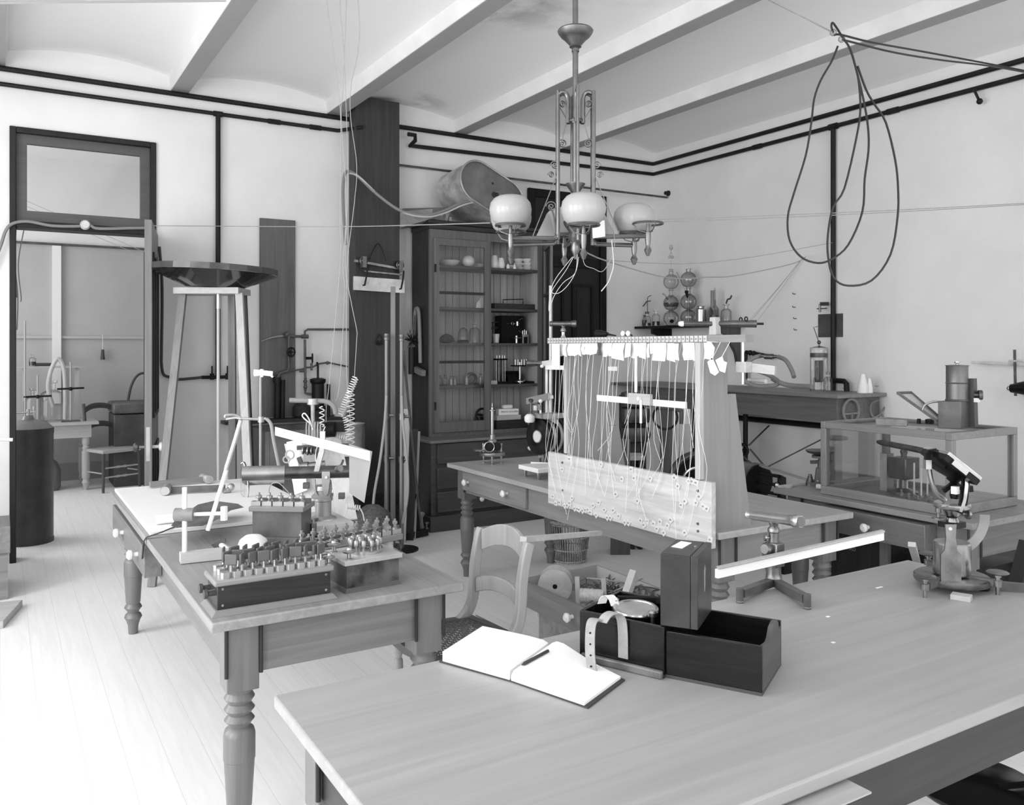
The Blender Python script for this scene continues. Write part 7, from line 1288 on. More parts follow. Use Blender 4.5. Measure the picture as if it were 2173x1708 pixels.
def kipp(o, r, label, m, funnel):
    t = thing('gas_generator', label, 'glass apparatus', o); z = lambda f_: f_ * r
    def bulb(c, k): return [(max(.016, r * math.sin(a)), c - r * math.cos(a)) for a in [k + (PI - 2 * k) * i / 10 for i in range(11)]]
    MB().lathe([(r * .55, 0), (r * .6, .006)] + bulb(r * 1.0, .55)[1:] + [(.018, r * 2.0)] + bulb(r * 2.95, .25)[1:], (0, 0, 0), 28, False).build('lower_vessel', m, t)
    MB().lathe([(.030, r * 3.92), (.036, r * 3.95), (.022, r * 4.0), (.022, r * 4.6), (.035, r * 4.62), (.024, r * 4.66)] + bulb(r * 5.75, .3) + [(.024, r * 6.75), (.024, r * 7.05), (.032, r * 7.1)], (0, 0, 0), 28, False).build('upper_bulb', m, t)
    MB().cyl((0, 0, r * .3), (0, 0, r * 4.6), .012, n=10).build('inner_tube', m, t)
    MB().lathe([(r * .9, .0), (r * .9, .004)], (0, 0, -.0), 24).build('foot_plate', BLACK, t)
    return t
t = kipp(sh(1424) + V(.0, 0, .001), .079, 'left gas generator of three stacked glass bulbs on the wall shelf', GLASSD, True)
MB().cyl((-.05, -.06, .045), (-.06, -.085, .045), .018).build('rubber_bung', BLACK, t); MB().lathe([(.018, .56), (.024, .585)], (0, 0, 0), 12).cyl((0, 0, .585), (0, 0, .68), .003, n=6).ball((-.018, 0, .71), .017, 10).ball((.018, 0, .71), .017, 10).tube([(-.018, 0, .73), (0, 0, .76), (.018, 0, .73)], .003, 5, smooth=4).cyl((0, 0, .75), (0, 0, .78), .003, n=6).lathe([(.008, .78), (.02, .80), (.014, .825), (.018, .835)], (0, 0, 0), 14, False).build('safety_funnel', GLASSD, t); MB().tube([(-.06, -.02, .27), (-.09, -.03, .29), (-.12, -.03, .32), (-.14, -.03, .32)], .008, 7, smooth=3).build('stopcock', GLASSD, t)
MB().lathe([(.070, .20), (.077, .235), (.05, .24)], (0, 0, 0), 22).build('zinc_lumps', mat('zinc_lumps', .12, .8, mottle=.5, mscale=40), t)
t = kipp(sh(1461) + V(.0, 0, .001), .080, 'right gas generator of three darker glass bulbs on the wall shelf', glass_mat('grey_glass', .72, .25, .08), False)
MB().tube([(-.05, -.04, .28), (-.075, -.05, .32)], .012, 8).cyl((-.085, -.05, .33), (-.06, -.05, .33), .016, n=10).build('stopcock', IRON, t); MB().cyl((-.075, -.05, .33), (-.16, -.0, .53), .006, n=6).build('delivery_tube', GLASSD, t)
for px, r, h, nm, lq, st in ((1354, .034, .13, 'leftmost small bottle on the wall shelf, dark stoppered', .5, DRUBBER), (1364, .03, .12, 'small dark bottle behind the leftmost pair on the wall shelf', .6, DRUBBER), (1373, .042, .15, 'clear bottle with a glass tube on the wall shelf', .25, DRUBBER), (1392, .042, .17, 'bottle half full of dark liquid beside the left gas generator', .3, None)):
    bottle(sh(px) + V(.02 if px == 1364 else 0, .0, .001), r, h, r * .45, nm, GLASS, lq, None, st)
o = sh(1374); solo('bent_glass_tube', MB().tube([o + V(0, 0, .16), o + V(0, 0, .30), o + V(.01, -.02, .325), o + V(.0, -.06, .33)], .004, 6, smooth=4).tube([o + V(-.01, .06, .22), o + V(-.01, 0, .27), o + V(-.01, -.06, .272)], .006, 6), DRUBBER, 'bent tubing rising from the clear bottle on the shelf', 'tube')
o = sh(1487); t = thing('metal_canister', 'bright metal canister beside the right gas generator', 'canister', o + V(0, 0, .001)); MB().lathe([(.055, 0), (.055, .15), (.035, .165), (.035, .18), (.045, .185)], (0, 0, 0), 24).build('canister_body', mat('bright_metal', .5, .25, .8), t)
o = sh(1501); solo('dark_flat_bottle', MB().lathe([(.03, 0), (.03, .14), (.012, .16), (.012, .18)], o + V(.05, 0, .001), 4), HRUB, 'dark flat bottle between the canister and the tube holder', 'bottle')
o = sh(1515); t = thing('tube_holder', 'tall glass tubes standing in a jar with a dark tube on the wall shelf', 'jar', o + V(0, 0, .001)); MB().lathe([(.045, 0), (.045, .15), (.02, .19), (.02, .24)], (0, 0, 0), 20, False).build('jar_body', GLASSD, t); MB().cyl((-.02, 0, .16), (-.02, 0, .33), .018, n=12).build('dark_tube', HRUBG, t); MB().cyl((.012, 0, .1), (.012, 0, .34), .008, n=8).cyl((.03, .02, .1), (.03, .02, .36), .005, n=8).build('glass_tubes', GLASSD, t); MB().lathe([(.04, .01), (.04, .09)], (0, 0, 0), 18).build('liquid', HRUB, t)
o = sh(1541); bottle(o + V(0, 0, .001), .05, .19, .02, 'right hand clear bottle with a bent rubber tip on the wall shelf', GLASSD, 0); solo('bent_rubber_tip', MB().tube([o + V(0, 0, .195), o + V(.0, -.02, .235), o + V(.0, -.05, .24), o + V(.0, -.07, .27)], .008, 7, smooth=4), DRUBBER, 'bent rubber tip in the right hand clear bottle', 'tube')
# things on the bench
def bt(px, py=None, x=5.75):
    if py: return atz(px, py, BZT)
    d = ray(px, HY); s = x / d[0]; return V(x, d[1] * s, BZT)
o = bt(1738, 826); t = thing('gas_jar', 'tall glass jar with a strap and dark paddle by the bench drop pipe', 'jar', V(5.80, bt(1738, None, 5.80).y, BZT + .001)); r = .07; h = over(t.location, 738) - BZT
MB().lathe([(r, 0), (r, h - .02), (r * 1.03, h)], (0, 0, 0), 26, False).build('jar_wall', GLASS, t); MB().lathe([(r * 1.01, h * .78), (r * 1.02, h * .79), (r * 1.02, h * .87), (r * 1.01, h * .88)], (0, 0, 0), 26, False).build('strap', HRUB, t); MB().lathe([(r * .98, h), (.02, h + .012), (.001, h + .014)], (0, 0, 0), 22).build('lid', GLASSD, t); MB().c(0, 0, h * .46, .1, .012, h * .5).build('paddle', mat('paddle', .06, .5), t, bevel=.03)
MB().cyl((0, 0, h), (0, 0, h + .04), .008, n=8).ball((0, 0, h + .045), .016, 8).build('valve', BRONZE, t); MB().tube([(0, 0, h + .04), (-.03, .03, h + .17), (-.02, .0, h + .175)], .003, 5).build('wire_handle', IRON, t)
for px, nm in ((1735, 'left clear stoppered bottle before the gas jar on the bench'), (1757, 'right clear stoppered bottle before the gas jar on the bench')):
    o = bt(px, 829 if px < 1740 else 831); bottle(o + V(0, 0, .001), .035, .155, .014, nm, GLASS, 0, None, GLASSD)
for px, py, r, tp_, nm in ((1831, 834, .042, 794, 'white plaster cone on the bench'), (1845, 834, .026, 803, 'smaller white cone beside the larger on the bench')):
    o = bt(px, py); solo('white_cone', MB().lathe([(r, 0), (r, (over(o, tp_) - BZT) * .3), (r * .5, (over(o, tp_) - BZT) * .85), (r * .35, over(o, tp_) - BZT)], o + V(0, 0, .001), 20), WHITE, nm, 'cone')
o = bt(1797, 829); bowl(o + V(0, 0, .001), .035, .03, 'tiny white cup on the bench by the bent pipe')
o = bt(1871, 832); bowl(o + V(0, 0, .001), .07, .055, 'grey bowl at the near corner of the bench', None, ENAMEL); mb = MB()
for k in range(16): mb.ring(o + V(.0, 0, .10), (random.uniform(-1, 1), random.uniform(-1, 1), random.uniform(-1, 1)), .05, .007, 20, 5)
solo('string_ball', mb, WHITE, 'ball of white string in the grey bowl on the bench', 'string')
o = bt(1690, 824); t = thing('stone_bottle', 'pale cylinder vessel lying on the bench before the gas jar', 'vessel', o + V(0, 0, .001)); a = atz(1650, 820, BZT) + V(0, 0, .05); b_ = atz(1722, 824, BZT) + V(0, 0, .055); MB().turn([(.02, 0), (.05, .12), (.055, .5), (.055, .97), (.04, 1)], a, b_, 22).build('vessel_body', ENAMEL, t, world=True); MB().cyl(b_, b_ + (b_ - a).normalized() * .01, .03).build('vessel_mouth', BLACK, t, world=True)
hz = BZT + .018
def hp_(px, py, d=6.9): return atd(px, py, d)
t = thing('bench_hose', 'thick pale rubber hose looped and coiled along the bench', 'hose', V(*bt(1640, 822))); pts = [hp_(1615, 755, 7.0), hp_(1598, 760, 7.0), hp_(1583, 775, 7.0), hp_(1578, 795, 6.95), hp_(1583, 810, 6.9), hp_(1610, 819, 6.85), hp_(1645, 817, 6.8), hp_(1650, 808, 6.9), hp_(1630, 795, 6.95), hp_(1608, 787, 7.0)]
for q in pts: q.z = max(q.z, hz); q.x = min(q.x, 5.95)
MB().tube(pts, .018, 9, smooth=6).build('hose', RUBBER, t, world=True); pts = [hp_(1652, 757, 6.9), hp_(1668, 765, 6.8), hp_(1680, 785, 6.75), hp_(1685, 800, 6.7)]; MB().tube(pts, .018, 9, smooth=6).build('hose', RUBBER, t, world=True); MB().cyl(hp_(1613, 755, 6.98), hp_(1652, 757, 6.9), .013, n=10).cyl(hp_(1622, 756, 6.96), hp_(1640, 757, 6.93), .022, n=12).build('coupling', BRONZE, t, world=True)
pts = [hp_(1640, 804, 6.9), hp_(1655, 812, 6.8), hp_(1680, 818, 6.72), hp_(1722, 820, 6.55)]
for q in pts: q.z = max(q.z, hz)
MB().tube(pts, .02, 9, smooth=5).build('hose', RUBBER, t, world=True)
o = hp_(1600, 808, 6.9); o.z = BZT + .03; solo('white_tube', MB().turn([(.014, 0), (.014, .3), (.017, .32), (.017, 1)], hp_(1588, 806, 6.9), hp_(1625, 809, 6.7), 14), PORC, 'short white tube inside the hose loops on the bench', 'tube')
t = thing('black_pump_pipe', 'black jointed pipe on the wall over the bench', 'pipe', V(XR - .05, 5.6, BZT)); a = atx(1583, 747, XR - .06); b_ = atx(1640, 757, XR - .06); MB().cyl(a, b_, .018, n=10).cyl(a, V(a.x, a.y, BZT + .02), .016, n=10).build('pipe', IRON, t, world=True)
for px in (1592, 1600, 1638): p = atx(px, 747 + (px - 1583) * .175, XR - .06); MB().ball(p, .026, 10).build('joint', IRON, t, world=True)
a = atx(1770, 810, XR - .05); t = thing('bent_outlet_pipe', 'black bent outlet pipe at the foot of the drop pipe on the bench', 'pipe', V(a.x, a.y, BZT)); yv2 = atx(1768, 270, XR - .03).y; MB().tube([V(XR - .05, yv2, 1.27), V(XR - .06, yv2 - .08, 1.27), V(XR - .07, yv2 - .14, 1.268), V(XR - .075, yv2 - .165, 1.25), V(XR - .075, yv2 - .17, BZT + .001)], .022, 10).build('pipe', IRON, t, world=True)
for i, (px, py) in enumerate(((1688, 624), (1688, 652), (1690, 676), (1691, 700))):
    p = atx(px, py, XR); solo('wall_nail', MB().tube([p, p + V(-.035, 0, .0), p + V(-.04, 0, .012)], .004, 5), IRONG, 'small bent nail in the right wall, %s of the column of four' % ('topmost', 'second from the top', 'third from the top', 'lowest')[i], 'nail', 'nails in the right wall')
a = atx(1736, 667, XR - .008); b_ = atx(1788, 715, XR - .008)
solo('dark_wall_card', MB().b(XR - .008, b_.y, b_.z, XR - .001, a.y, a.z), SLATE, 'dark square card on the right wall behind the drop pipe', 'card')
p = atx(1740, 645, XR - .10); q = atx(1766, 645, XR - .05); t = thing('pipe_bracket_clamp', 'small black bracket with a clamp on the right drop pipe', 'bracket', p); MB().bar(V(XR - .06, yv2 + .02, p.z), V(XR - .10, p.y, p.z), .02, .03).build('bracket_arm', IRON, t, world=True); MB().cyl(p, p + V(0, 0, -.07), .01, n=8).cyl(p + V(0, .03, -.04), p + V(0, -.07, -.04), .005, n=6).build('clamp', BRONZE, t, world=True)
# camera-like apparatus sticking in at the right edge
X5 = XR - .12; t = thing('wall_rod_apparatus', 'crossed thin rods with a black cone fixed to the right wall at the picture edge', 'apparatus', atx(2130, 830, X5))
MB().cyl(atx(2062, 769, X5), atx(2260, 779, X5), .010, n=8).build('cross_rod', ENAMEL, t, world=True); MB().cyl(atx(2140, 766, X5 - .03), atx(2173, 766, X5 - .03), .008, n=8).build('short_rod', ENAMEL, t, world=True); MB().bar(atx(2153, 742, X5 - .02), atx(2155, 840, X5 - .02), .012, .016).build('upright_rod', BRONZE, t, world=True); MB().turn([(.03, 0), (.03, .02), (.09, 1)], atx(2146, 824, X5 - .04), atx(2240, 822, X5 - .04), 18).build('cone', LACQ, t, world=True); MB().ball(atx(2142, 824, X5 - .04), .018, 8).build('wing_nut', BRASS, t, world=True)
for px in (2085, 2250): a = atx(px, 771, X5); MB().cyl(a, V(XR, a.y, a.z), .008, n=8).build('wall_stay', IRONG, t, world=True)
# ------------------------------------------------------------------ machinery under and before the bench
X6 = XR - .06; a = atx(1560, 887, X6); b_ = atx(1758, 910, X6)
solo('wall_shaft_pipe', MB().cyl(V(X6, a.y + .4, b_.z + .02), V(X6, b_.y, b_.z + .02), .026, n=10), IRON, 'thick black pipe along the right wall below the bench apron', 'pipe')
o = atx(1582, 955, 5.75); t = thing('belt_pulley_post', 'black iron post with a small spoked pulley under the bench', 'pulley', V(5.75, o.y, 0)); MB().cyl((0, 0, 0), (0, 0, BZT - .2155), .022, n=10).build('post', IRON, t); p = V(-.05, -.0, o.z); MB().ring(p, (1, .5, 0), .055, .014, 24, 8).build('pulley_rim', IRON, t); uu, vv = MB.basis((1, .5, 0))
mb = MB()
for k in range(4): a = k * PI / 4; d = uu * math.cos(a) + vv * math.sin(a); mb.cyl(p - d * .05, p + d * .05, .005, n=6)
mb.cyl(p + V(-.02, 0, 0), V(0, 0, o.z), .014, n=8); mb.build('spokes', IRON, t)
P0 = V(5.75, o.y, o.z) + p - V(0, 0, o.z)
for i, (q1, q2, nm) in enumerate(((atd(1589, 945, 6.6), atx(1632, 903, X6), 'upper short belt from the pulley to the wall pipe'), (atd(1592, 953, 6.6), atd(1625, 992, 6.3), 'lower belt from the pulley down to the motor'), (atd(1628, 991, 6.3), atd(1752, 928, 6.5), 'long belt slanting from the motor up to the bench leg'), (atd(1573, 966, 6.6), atd(1600, 987, 6.3), 'short flat belt behind the motor end'))):
    solo('drive_belt', MB().bar(q1, q2, .014, .006), DRUBBER, nm, 'belt')
D6 = 6.0; A = atd(1560, 1016, 6.25); B = atd(1610, 1022, 6.0); ax = (atd(1700, 1030, 5.7) - A); ax.z = 0; ax.normalize()
t = thing('electric_motor', 'large black motor with an open wedge shaped end before the bench', 'motor', V(B.x, B.y, 0)); r = .125; cz_ = B.z
A = V(A.x, A.y, cz_); E0 = V(B.x, B.y, cz_); MB().turn([(r * .9, 0), (r, .03), (r, .85), (r * 1.04, .86), (r * 1.04, 1)], A - ax * .1, E0, 34).build('motor_drum', mat('motor_iron', .14, .3, .4), t, world=True); MB().turn([(r * .98, 0), (r * .98, 1)], E0 + ax * .0005, E0 + ax * .012, 30).build('end_plate', BLACK, t, world=True)
MB().plate([E0 + V(0, 0, r) - fvv * .10, E0 + V(0, 0, r) + fvv * .10, E0 + ax * .55 + V(0, 0, r * .55) + fvv * .04, E0 + ax * .55 + V(0, 0, r * .55) - fvv * .04], .012).build('top_guard', mat('guard_iron', .28, .35, .2), t, world=True)
for dz in (-.5, 0, .5): MB().cyl(E0 + V(0, 0, r * dz), E0 + ax * .2 + V(0, 0, r * dz), .012, n=8).build('tie_rod', IRON, t, world=True)
p = E0 + ax * .2; MB().hexa([p + fvv * -.06 + V(0, 0, -.14), p + ax * .03 + fvv * -.06 + V(0, 0, -.14), p + ax * .03 + fvv * .06 + V(0, 0, -.14), p + fvv * .06 + V(0, 0, -.14), p + fvv * -.06 + V(0, 0, .07), p + ax * .03 + fvv * -.06 + V(0, 0, .07), p + ax * .03 + fvv * .06 + V(0, 0, .07), p + fvv * .06 + V(0, 0, .07)]).build('brush_board', DARKW[2], t, world=True); MB().turn([(.02, 0), (.025, .5), (.015, 1)], p - ax * .04 + V(0, 0, .0), p, 12).build('commutator', BRASS, t, world=True)
for k in (-.3, .35): q = A + (E0 - A) * .5 + ax * k; MB().b(q.x - .05, q.y - .05, 0, q.x + .05, q.y + .05, cz_ - r * .85).build('stand_leg', IRON, t, world=True)
MB().bar(V(A.x, A.y, cz_ - r - .01), E0 + ax * .5 - V(0, 0, r + .01), .16, .03).build('bed_rail', IRON, t, world=True)
c0 = atd(1473, 1022, 6.3); t = thing('flywheel', 'dark polished rimmed wheel standing behind the rack under the bench', 'wheel', V(c0.x, c0.y, 0)); ax2 = (V(RT[0], RT[1], 0) * .35 - fvv * .94).normalized(); pc = V(0, 0, c0.z); MB().ring(pc, ax2, .20, .028, 44, 10).build('rim', mat('wheel_iron', .07, .25, .5), t); MB().turn([(.17, 0), (.17, 1)], pc + ax2 * -.02, pc + ax2 * .004, 36).build('web', BLACK, t); MB().ring(pc + ax2 * .006, ax2, .105, .014, 32, 8).build('hub_ring', STEEL, t); MB().cyl(pc - ax2 * .06, pc + ax2 * .04, .03, n=14).build('hub', BLACK, t); MB().b(-.1, -.1, 0, .1, .1, c0.z - .19).build('stand', BLACKW[2], t)
# leather cushions, boards and chair behind the rack
o = atd(1352, 895, 6.9); t = thing('leather_chair', 'dark tufted leather chair back beneath the far end of the bench', 'chair', V(o.x, o.y, 0)); rv_ = V(RT[0], RT[1], 0)
for z0, z1 in ((940, 903), (901, 862), (860, 835)): zc = (over(o, z0) + over(o, z1)) / 2; MB().frame(V(0, 0, zc), rv_, fvv, (0, 0, 1)).turn([(.03, 0), (.07, .1), (.085, .5), (.07, .9), (.03, 1)], (-.06, 0, -.07), (-.06, 0, .07), 14).turn([(.03, 0), (.07, .1), (.085, .5), (.07, .9), (.03, 1)], (.03, .01, -.07), (.03, .01, .07), 14).build('cushion', LEATH, t)
MB().frame(V(0, 0, 0), rv_, fvv, (0, 0, 1)).b(-.14, -.1, .42, .1, .3, .48).build('seat', LEATH, t, bevel=.02)
for x in (-.12, .06):
    for y in (-.08, .26): MB().frame(V(0, 0, 0), rv_, fvv, (0, 0, 1)).c(x, y, .21, .05, .05, .42).build('leg', DARKW[2], t)
MB().frame(V(0, 0, 0), rv_, fvv, (0, 0, 1)).b(-.13, .10, .49, .09, .14, over(o, 840)).build('back_frame', DARKW[2], t)
a = atd(1296, 932, 6.3); b_ = atd(1335, 1000, 6.3); solo('dark_board', MB().frame(V(a.x, a.y, 0), rv_, fvv, (0, 0, 1)).b(0, 0, 0, .145, .02, a.z), MIDW[2], 'dark upright board standing before the leather chair', 'board')
a = atd(1335, 965, 6.5); t = thing('step_stool', 'small wooden step stool with papers behind the rack', 'stool', V(a.x, a.y, 0)); MB().frame(V(0, 0, 0), rv_, fvv, (0, 0, 1)).b(0, -.05, over(a, 975), .11, .15, over(a, 966)).build('step', PALE[0], t); MB().frame(V(0, 0, 0), rv_, fvv, (0, 0, 1)).b(.01, -.03, 0, .04, .13, over(a, 975) - .001).b(.07, -.03, 0, .1, .13, over(a, 975) - .001).build('leg_panel', DARKW[2], t)
a = atd(1450, 920, 7.1); solo('leaning_white_board', MB().frame(V(a.x, a.y, 0), rv_, fvv, (0, 0, 1)).b(-.06, 0, 0, .06, .02, over(a, 868)), CARD, 'white board leaning below the bench behind the flywheel', 'board'); a = atd(1455, 940, 6.9); solo('speckled_board', MB().frame(V(a.x, a.y, 0), rv_, fvv, (0, 0, 1)).b(-.05, 0, 0, .05, .02, over(a, 900)), PALE[2], 'pale speckled board standing before the white board', 'board')
a = atd(1478, 920, 6.6); solo('black_upright', MB().frame(V(a.x, a.y, 0), rv_, fvv, (0, 0, 1)).b(-.03, 0, 0, .07, .05, over(a, 868)), BLACKW[2], 'black upright post beside the near rack panel', 'post')
a = atd(1425, 900, 7.0); t = thing('bicycle_frame', 'dark bent tube frame leaning under the bench', 'frame', V(a.x, a.y, 0)); MB().tube([atd(1395, 865, 7.0), atd(1440, 870, 7.0), atd(1446, 900, 7.0), V(*atd(1440, 960, 7.0)[:2], .0)], .018, 8, smooth=4).build('tube', IRONG, t, world=True); MB().ring(atd(1412, 885, 7.0), (-FW[0], -FW[1], .2), .10, .010, 24).build('ring', IRON, t, world=True)

# ================================================================== GASOLIER
c0 = V(2.566, 3.59, 0); dd = depth(c0); s_ = dd / FPX
zz = lambda py: over(c0, py)
t = thing('gasolier', 'ornate brass gas chandelier with frosted globes hanging on a long pipe', 'chandelier', V(c0.x, c0.y, zz(545))); z0 = zz(545)
gm = mat('gasolier_brass', .22, .35, .9, mottle=.15, mscale=12); rv = V(RT[0], RT[1], 0); fv = V(FW[0], FW[1], 0)
def Lz(py): return zz(py) - z0
MB().cyl((0, 0, Lz(480)), (0, 0, 3.69 - z0), 6 * s_, n=14).build('stem', gm, t)
MB().lathe([(8 * s_, Lz(110)), (8 * s_, Lz(104)), (7 * s_, Lz(103)), (13 * s_, Lz(100)), (12 * s_, Lz(97)), (22 * s_, Lz(86)), (28 * s_, Lz(80)), (30 * s_, Lz(79)), (36 * s_, Lz(71)), (38 * s_, Lz(66)), (36 * s_, Lz(63)), (10 * s_, Lz(66))], (0, 0, 0), 36).build('smoke_bell', gm, t)
MB().lathe([(7 * s_, Lz(412)), (9 * s_, Lz(408)), (20 * s_, Lz(393)), (21 * s_, Lz(390)), (18 * s_, Lz(391)), (6 * s_, Lz(404))], (0, 0, 0), 24, False).build('cup', gm, t)
MB().lathe([(2 * s_, Lz(550)), (5 * s_, Lz(540)), (10 * s_, Lz(530)), (8 * s_, Lz(515)), (14 * s_, Lz(505)), (12 * s_, Lz(495)), (24 * s_, Lz(478)), (26 * s_, Lz(470)), (14 * s_, Lz(462)), (8 * s_, Lz(455))], (0, 0, 0), 26).build('hub', gm, t)
MB().ring((0, 0, Lz(257)), (0, 0, 1), 14 * s_, 3 * s_, 20).lathe([(9 * s_, Lz(262)), (12 * s_, Lz(256)), (9 * s_, Lz(250))], (0, 0, 0), 16).build('collar', gm, t)
GLOBE = mat('frosted_globe', .45, .35, mottle=.03, mscale=4); b = GLOBE.node_tree.nodes['Principled BSDF']; b.inputs['Subsurface Weight'].default_value = .0; b.inputs['Coat Weight'].default_value = .3
def scroll(par, o, dx, r, m=gm, dirn=1):
    """flat spiral in the plane of dx and the vertical"""
    pts = [o + dx * (r * (1 - k / 26) * math.cos(k * .5) * dirn) + V(0, 0, r * (1 - k / 26) * math.sin(k * .5)) for k in range(24)]
    MB().band(pts, .016, .004, dx.cross(V(0, 0, 1))).build('scroll', m, par)
def arm(ang, L_, zl, globe, tube_r, full=True):
    d = rv * math.cos(ang) + fv * math.sin(ang); q = lambda r_, py: d * (r_ * s_) + V(0, 0, Lz(py))
    MB().tube([q(16, 262), q(16, 222), q(17, 206), q(22, 198), q(30, 197), q(36, 203), q(38, 218), q(38, zl - 22), q(39.5, zl - 8), q(45, zl - 1), q(54, zl), q(L_ - 3, zl)], tube_r, 8, smooth=3).build('arm', gm, t)
    if full:
        a = d; MB().bar(q(40, 372), q(92, zl - 4), .004, .012, d.cross(V(0, 0, 1))).build('brace', gm, t); MB().bar(q(37, 330), q(19, 262), .003, .010, d.cross(V(0, 0, 1))).bar(q(18, 254), q(36, 225), .003, .010, d.cross(V(0, 0, 1))).build('upper_brace', gm, t)
        scroll(t, q(45, 352), d, 9 * s_); scroll(t, q(52, 372), d, 7 * s_); scroll(t, q(28, 306), d, 10 * s_); scroll(t, q(28, 222), d, 8 * s_); scroll(t, q(52, 440), d, 12 * s_)
        MB().plate([q(44, zl - 5), q(84, zl - 5), q(60, 452), q(54, 458)], .003).build('filigree', mat('filigree_brass', .3, .4, .8) if 'filigree_brass' not in bpy.data.materials else bpy.data.materials['filigree_brass'], t)
        MB().tube([q(42, zl - 8), q(44, 470), q(50, 448), q(58, 436)], .004, 6, smooth=4).build('inner_bar', gm, t)
    e = q(L_, zl); zr = Lz(zl - 26)
    h = MB().lathe([(3 * s_, Lz(zl + 42)), (8 * s_, Lz(zl + 30)), (4 * s_, Lz(zl + 22)), (5 * s_, Lz(zl + 16)), (6 * s_, Lz(zl + 8)), (6 * s_, Lz(zl - 8)), (4 * s_, Lz(zl - 9)), (3.5 * s_, zr)], V(e.x, e.y, 0), 14).build('burner', gm, t)
    g = MB().ring(V(e.x, e.y, zr), (0, 0, 1), 31 * s_, 2.6 * s_, 32, 6); 
    for k in range(3): aa = k * 2 * PI / 3 + .4; g.tube([V(e.x, e.y, Lz(zl - 6)), V(e.x + 20 * s_ * math.cos(aa), e.y + 20 * s_ * math.sin(aa), Lz(zl - 12)), V(e.x + 30 * s_ * math.cos(aa), e.y + 30 * s_ * math.sin(aa), zr)], .003, 5)
    g.build('gallery_ring', gm, t)
    for k in range(20): pass
    if globe:
        b0 = zr + .004; MB().lathe([(29 * s_, b0), (38 * s_, b0 + 8 * s_), (43.5 * s_, b0 + 22 * s_), (44.5 * s_, b0 + 32 * s_), (42 * s_, b0 + 45 * s_), (34 * s_, b0 + 55 * s_), (24 * s_, b0 + 60 * s_), (22 * s_, b0 + 60 * s_), (23 * s_, b0 + 58 * s_), (33 * s_, b0 + 52 * s_), (41 * s_, b0 + 32 * s_), (28 * s_, b0 + .002)], V(e.x, e.y, 0), 36, False).build('globe', GLOBE, t)
    return e
e1 = arm(PI + .14, 139, 507, True, .0115); e2 = arm(PI - .22, 140, 515, True, .0115, False)
arm(-.12, 152, 503, False, .0115, True); arm(.22, 132, 517, True, .0115, False)
arm(-PI / 2 + .05, 128, 522, True, .009, False); arm(PI / 2 + .12, 130, 509, True, .009, False)
o = V(c0.x, c0.y, 0) + rv * (47 * s_) - fv * .06; z = zz(472)
t2 = thing('card_tag', 'white card tag hanging among the lower gasolier arms', 'tag', V(o.x, o.y, zz(508))); MB().plate([o - rv * .034 + V(0, 0, zz(473)), o + rv * .030 + V(0, 0, zz(471)), o + rv * .034 + V(0, 0, zz(505)), o - rv * .030 + V(0, 0, zz(509))], .002).build('card', PAPER, t2, world=True); MB().tube([o + V(0, 0, zz(472)), o + V(0, 0, zz(440)) - rv * .02, V(c0.x, c0.y, zz(405)) + rv * .02], .0015, 4).build('string', STRING, t2, world=True)
def cw(px, py, k=0): return atd(px, py, dd + k)
for i, (pts, nm, m, r) in enumerate((
    ([(1228, 545), (1220, 580), (1195, 600), (1175, 630), (1165, 660), (1170, 620), (1200, 575), (1220, 540)], 'looped pale wire hanging under the gasolier at left', WIREW, .0018),
    ([(1225, 540), (1222, 575), (1205, 605), (1185, 622), (1170, 618), (1180, 590), (1215, 545)], 'second looped wire hanging under the gasolier at left', WIREW, .0018),
    ([(1236, 525), (1240, 560), (1260, 570), (1280, 575), (1300, 540), (1304, 510), (1300, 470)], 'thin wire sagging beneath the right gasolier arm', WIREG, .002),
    ([(1298, 510), (1302, 560), (1296, 585), (1290, 600), (1276, 618)], 'wire with a stiff end dangling right of the gasolier hub', WIREW, .003))):
    solo('hanging_wire', MB().tube([cw(x, y, -.02 * i) for x, y in pts], r, 5, smooth=5), m, nm, 'wire')

# ================================================================== WIRES STRUNG THROUGH THE ROOM
def strung(pts, r, m, label, cat='wire'): return solo('strung_wire', MB().tube(pts, r, 5, smooth=4), m, label, cat)
strung([aty(325, 479, YB - .06), atd(700, 481, 5.8), atd(900, 477, 5.0), atd(1040, 473, 4.45)], .0028, WIREG, 'thin wire strung level from the door frame past the pillar to the gasolier')
for k in (0, 5): strung([atd(1396, 466 + k, 4.45), atd(1600, 459 + k, 4.6), atd(1900, 446 + k * .8, 4.8), atx(2200, 430 + k * .5, XR - .03)], .0025, WIREG, '%s of two thin wires strung from the gasolier to the right edge' % ('upper' if not k else 'lower'))
strung([atd(1230, 528, 4.4), atd(1290, 555, 4.6), atd(1420, 590, 5.2), atd(1500, 588, 5.6), atd(1560, 585, 5.9), atd(1680, 560, 6.3), atx(1710, 545, XR - .03)], .004, WIREG, 'twisted cord sagging from the gasolier to the right wall')
strung([atd(1284, 552, 4.5), atd(1450, 560, 5.2), atd(1600, 545, 5.8), atx(1766, 515, XR - .06)], .0022, WIREG, 'fine wire strung from the gasolier to the right drop pipe')
for i, (px, py) in enumerate(((1572, 705), (1590, 680), (1600, 690))): strung([atx(1704, 546, XR - .03), atx((px + 1704) / 2, (py + 546) / 2 + 3, XR - .1), atx(px, py, XR - .2)], .002, WIREG, 'fine wire fanning down to the long telescope, %s of three' % ('lower left', 'upper', 'right')[i])
for k in (0, 7): strung([atd(1590 + k, -20, 3.9), atd(1768 + k * 1.2, 68 + k, 4.2)], .0022, WIREG, '%s of two wires running up to the ceiling from the insulators' % ('upper' if not k else 'lower'))
I0 = atd(1768, 69, 4.2); I1 = atd(1786, 83, 4.15)
for p, nm in ((I0, 'left glass insulator bead at the ceiling cables'), (I1, 'right glass insulator bead at the ceiling cables')):
    solo('insulator_bead', MB().ball(p, .017, 12), GLASSD, nm, 'insulator')
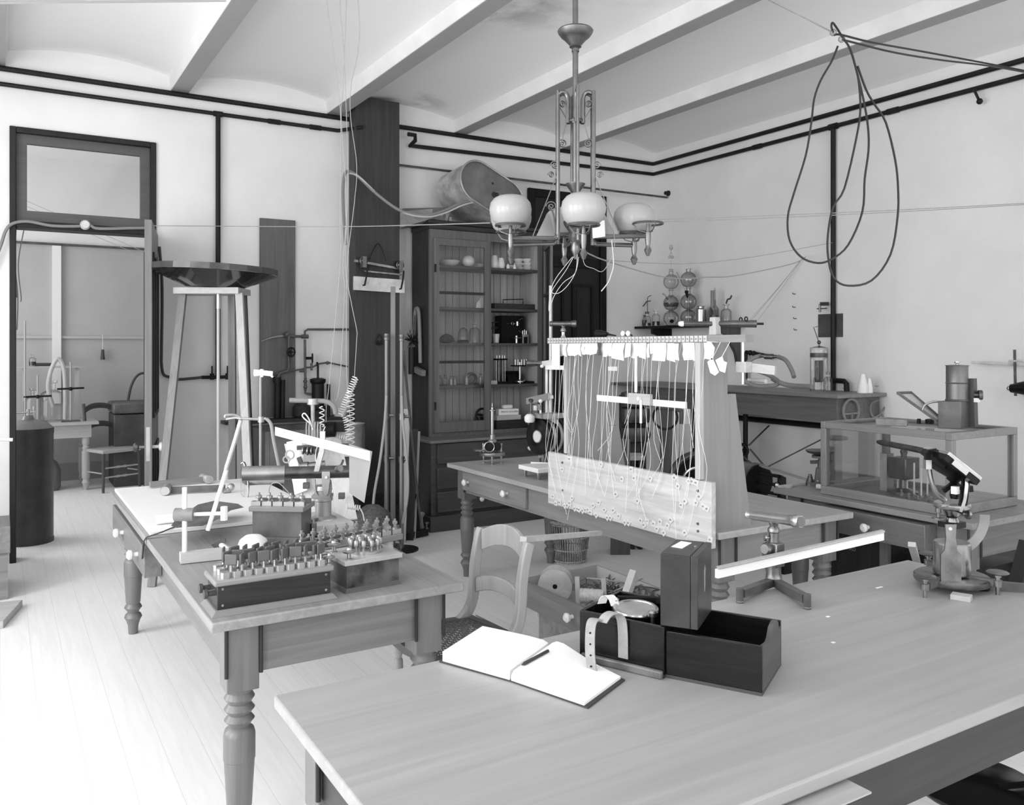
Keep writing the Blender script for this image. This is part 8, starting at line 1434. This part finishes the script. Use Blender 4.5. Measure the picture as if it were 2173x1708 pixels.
cb_ = lambda pts: [atd(x, y, d) for x, y, d in pts]
strung(cb_([(1768, 70, 4.2), (1764, 56, 4.2), (1767, 48, 4.2), (1775, 58, 4.2), (1790, 82, 4.15), (1800, 96, 4.15), (1808, 115, 4.15), (1815, 140, 4.15), (1822, 170, 4.15), (1826, 230, 4.15), (1818, 290, 4.15), (1792, 400, 4.15), (1768, 440, 4.15), (1757, 500, 4.15), (1758, 548, 4.15), (1770, 590, 4.15), (1800, 606, 4.15), (1850, 595, 4.15), (1890, 540, 4.15), (1905, 460, 4.15), (1906, 400, 4.15), (1900, 340, 4.15), (1880, 260, 4.15), (1855, 220, 4.15), (1838, 190, 4.15), (1820, 140, 4.15)]), .0055, WIREB, 'black cable making the lower right hanging loop below the ceiling insulators', 'cable')
strung(cb_([(1778, 98, 4.2), (1765, 130, 4.2), (1742, 170, 4.2), (1728, 210, 4.2), (1722, 260, 4.2), (1710, 330, 4.2), (1685, 410, 4.2), (1672, 460, 4.2), (1676, 510, 4.2), (1700, 545, 4.2), (1735, 558, 4.2), (1765, 550, 4.2), (1800, 520, 4.2), (1830, 450, 4.2), (1835, 380, 4.2), (1843, 320, 4.2), (1842, 270, 4.2), (1832, 210, 4.2), (1815, 140, 4.2), (1806, 110, 4.2)]), .0055, WIREB, 'black cable making the upper left hanging loop below the ceiling insulators', 'cable')
strung(cb_([(1770, 75, 4.2), (1785, 74, 4.2), (1850, 90, 4.3), (1950, 108, 4.6), (2080, 132, 5.0), (2200, 155, 5.3)]), .0055, WIREB, 'upper black cable running from the insulators to the right edge', 'cable')
strung(cb_([(1788, 84, 4.15), (1810, 90, 4.2), (1900, 112, 4.4), (2000, 128, 4.7), (2100, 140, 5.0), (2200, 158, 5.3)]), .0055, WIREB, 'lower black cable running from the insulators to the right edge', 'cable')
for k, (y0, y1) in enumerate(((8, 3), (5, 0), (1, -8))): strung([atd(-30, y0, 3.2), atd(120, y0 - 2 + k, 3.3), atd(250, (y0 + y1) / 2, 3.4), atd(480, y1, 3.6)], .0025, WIREG, 'wire crossing the upper left corner under the ceiling, %s of three' % ('lowest', 'middle', 'highest')[k])
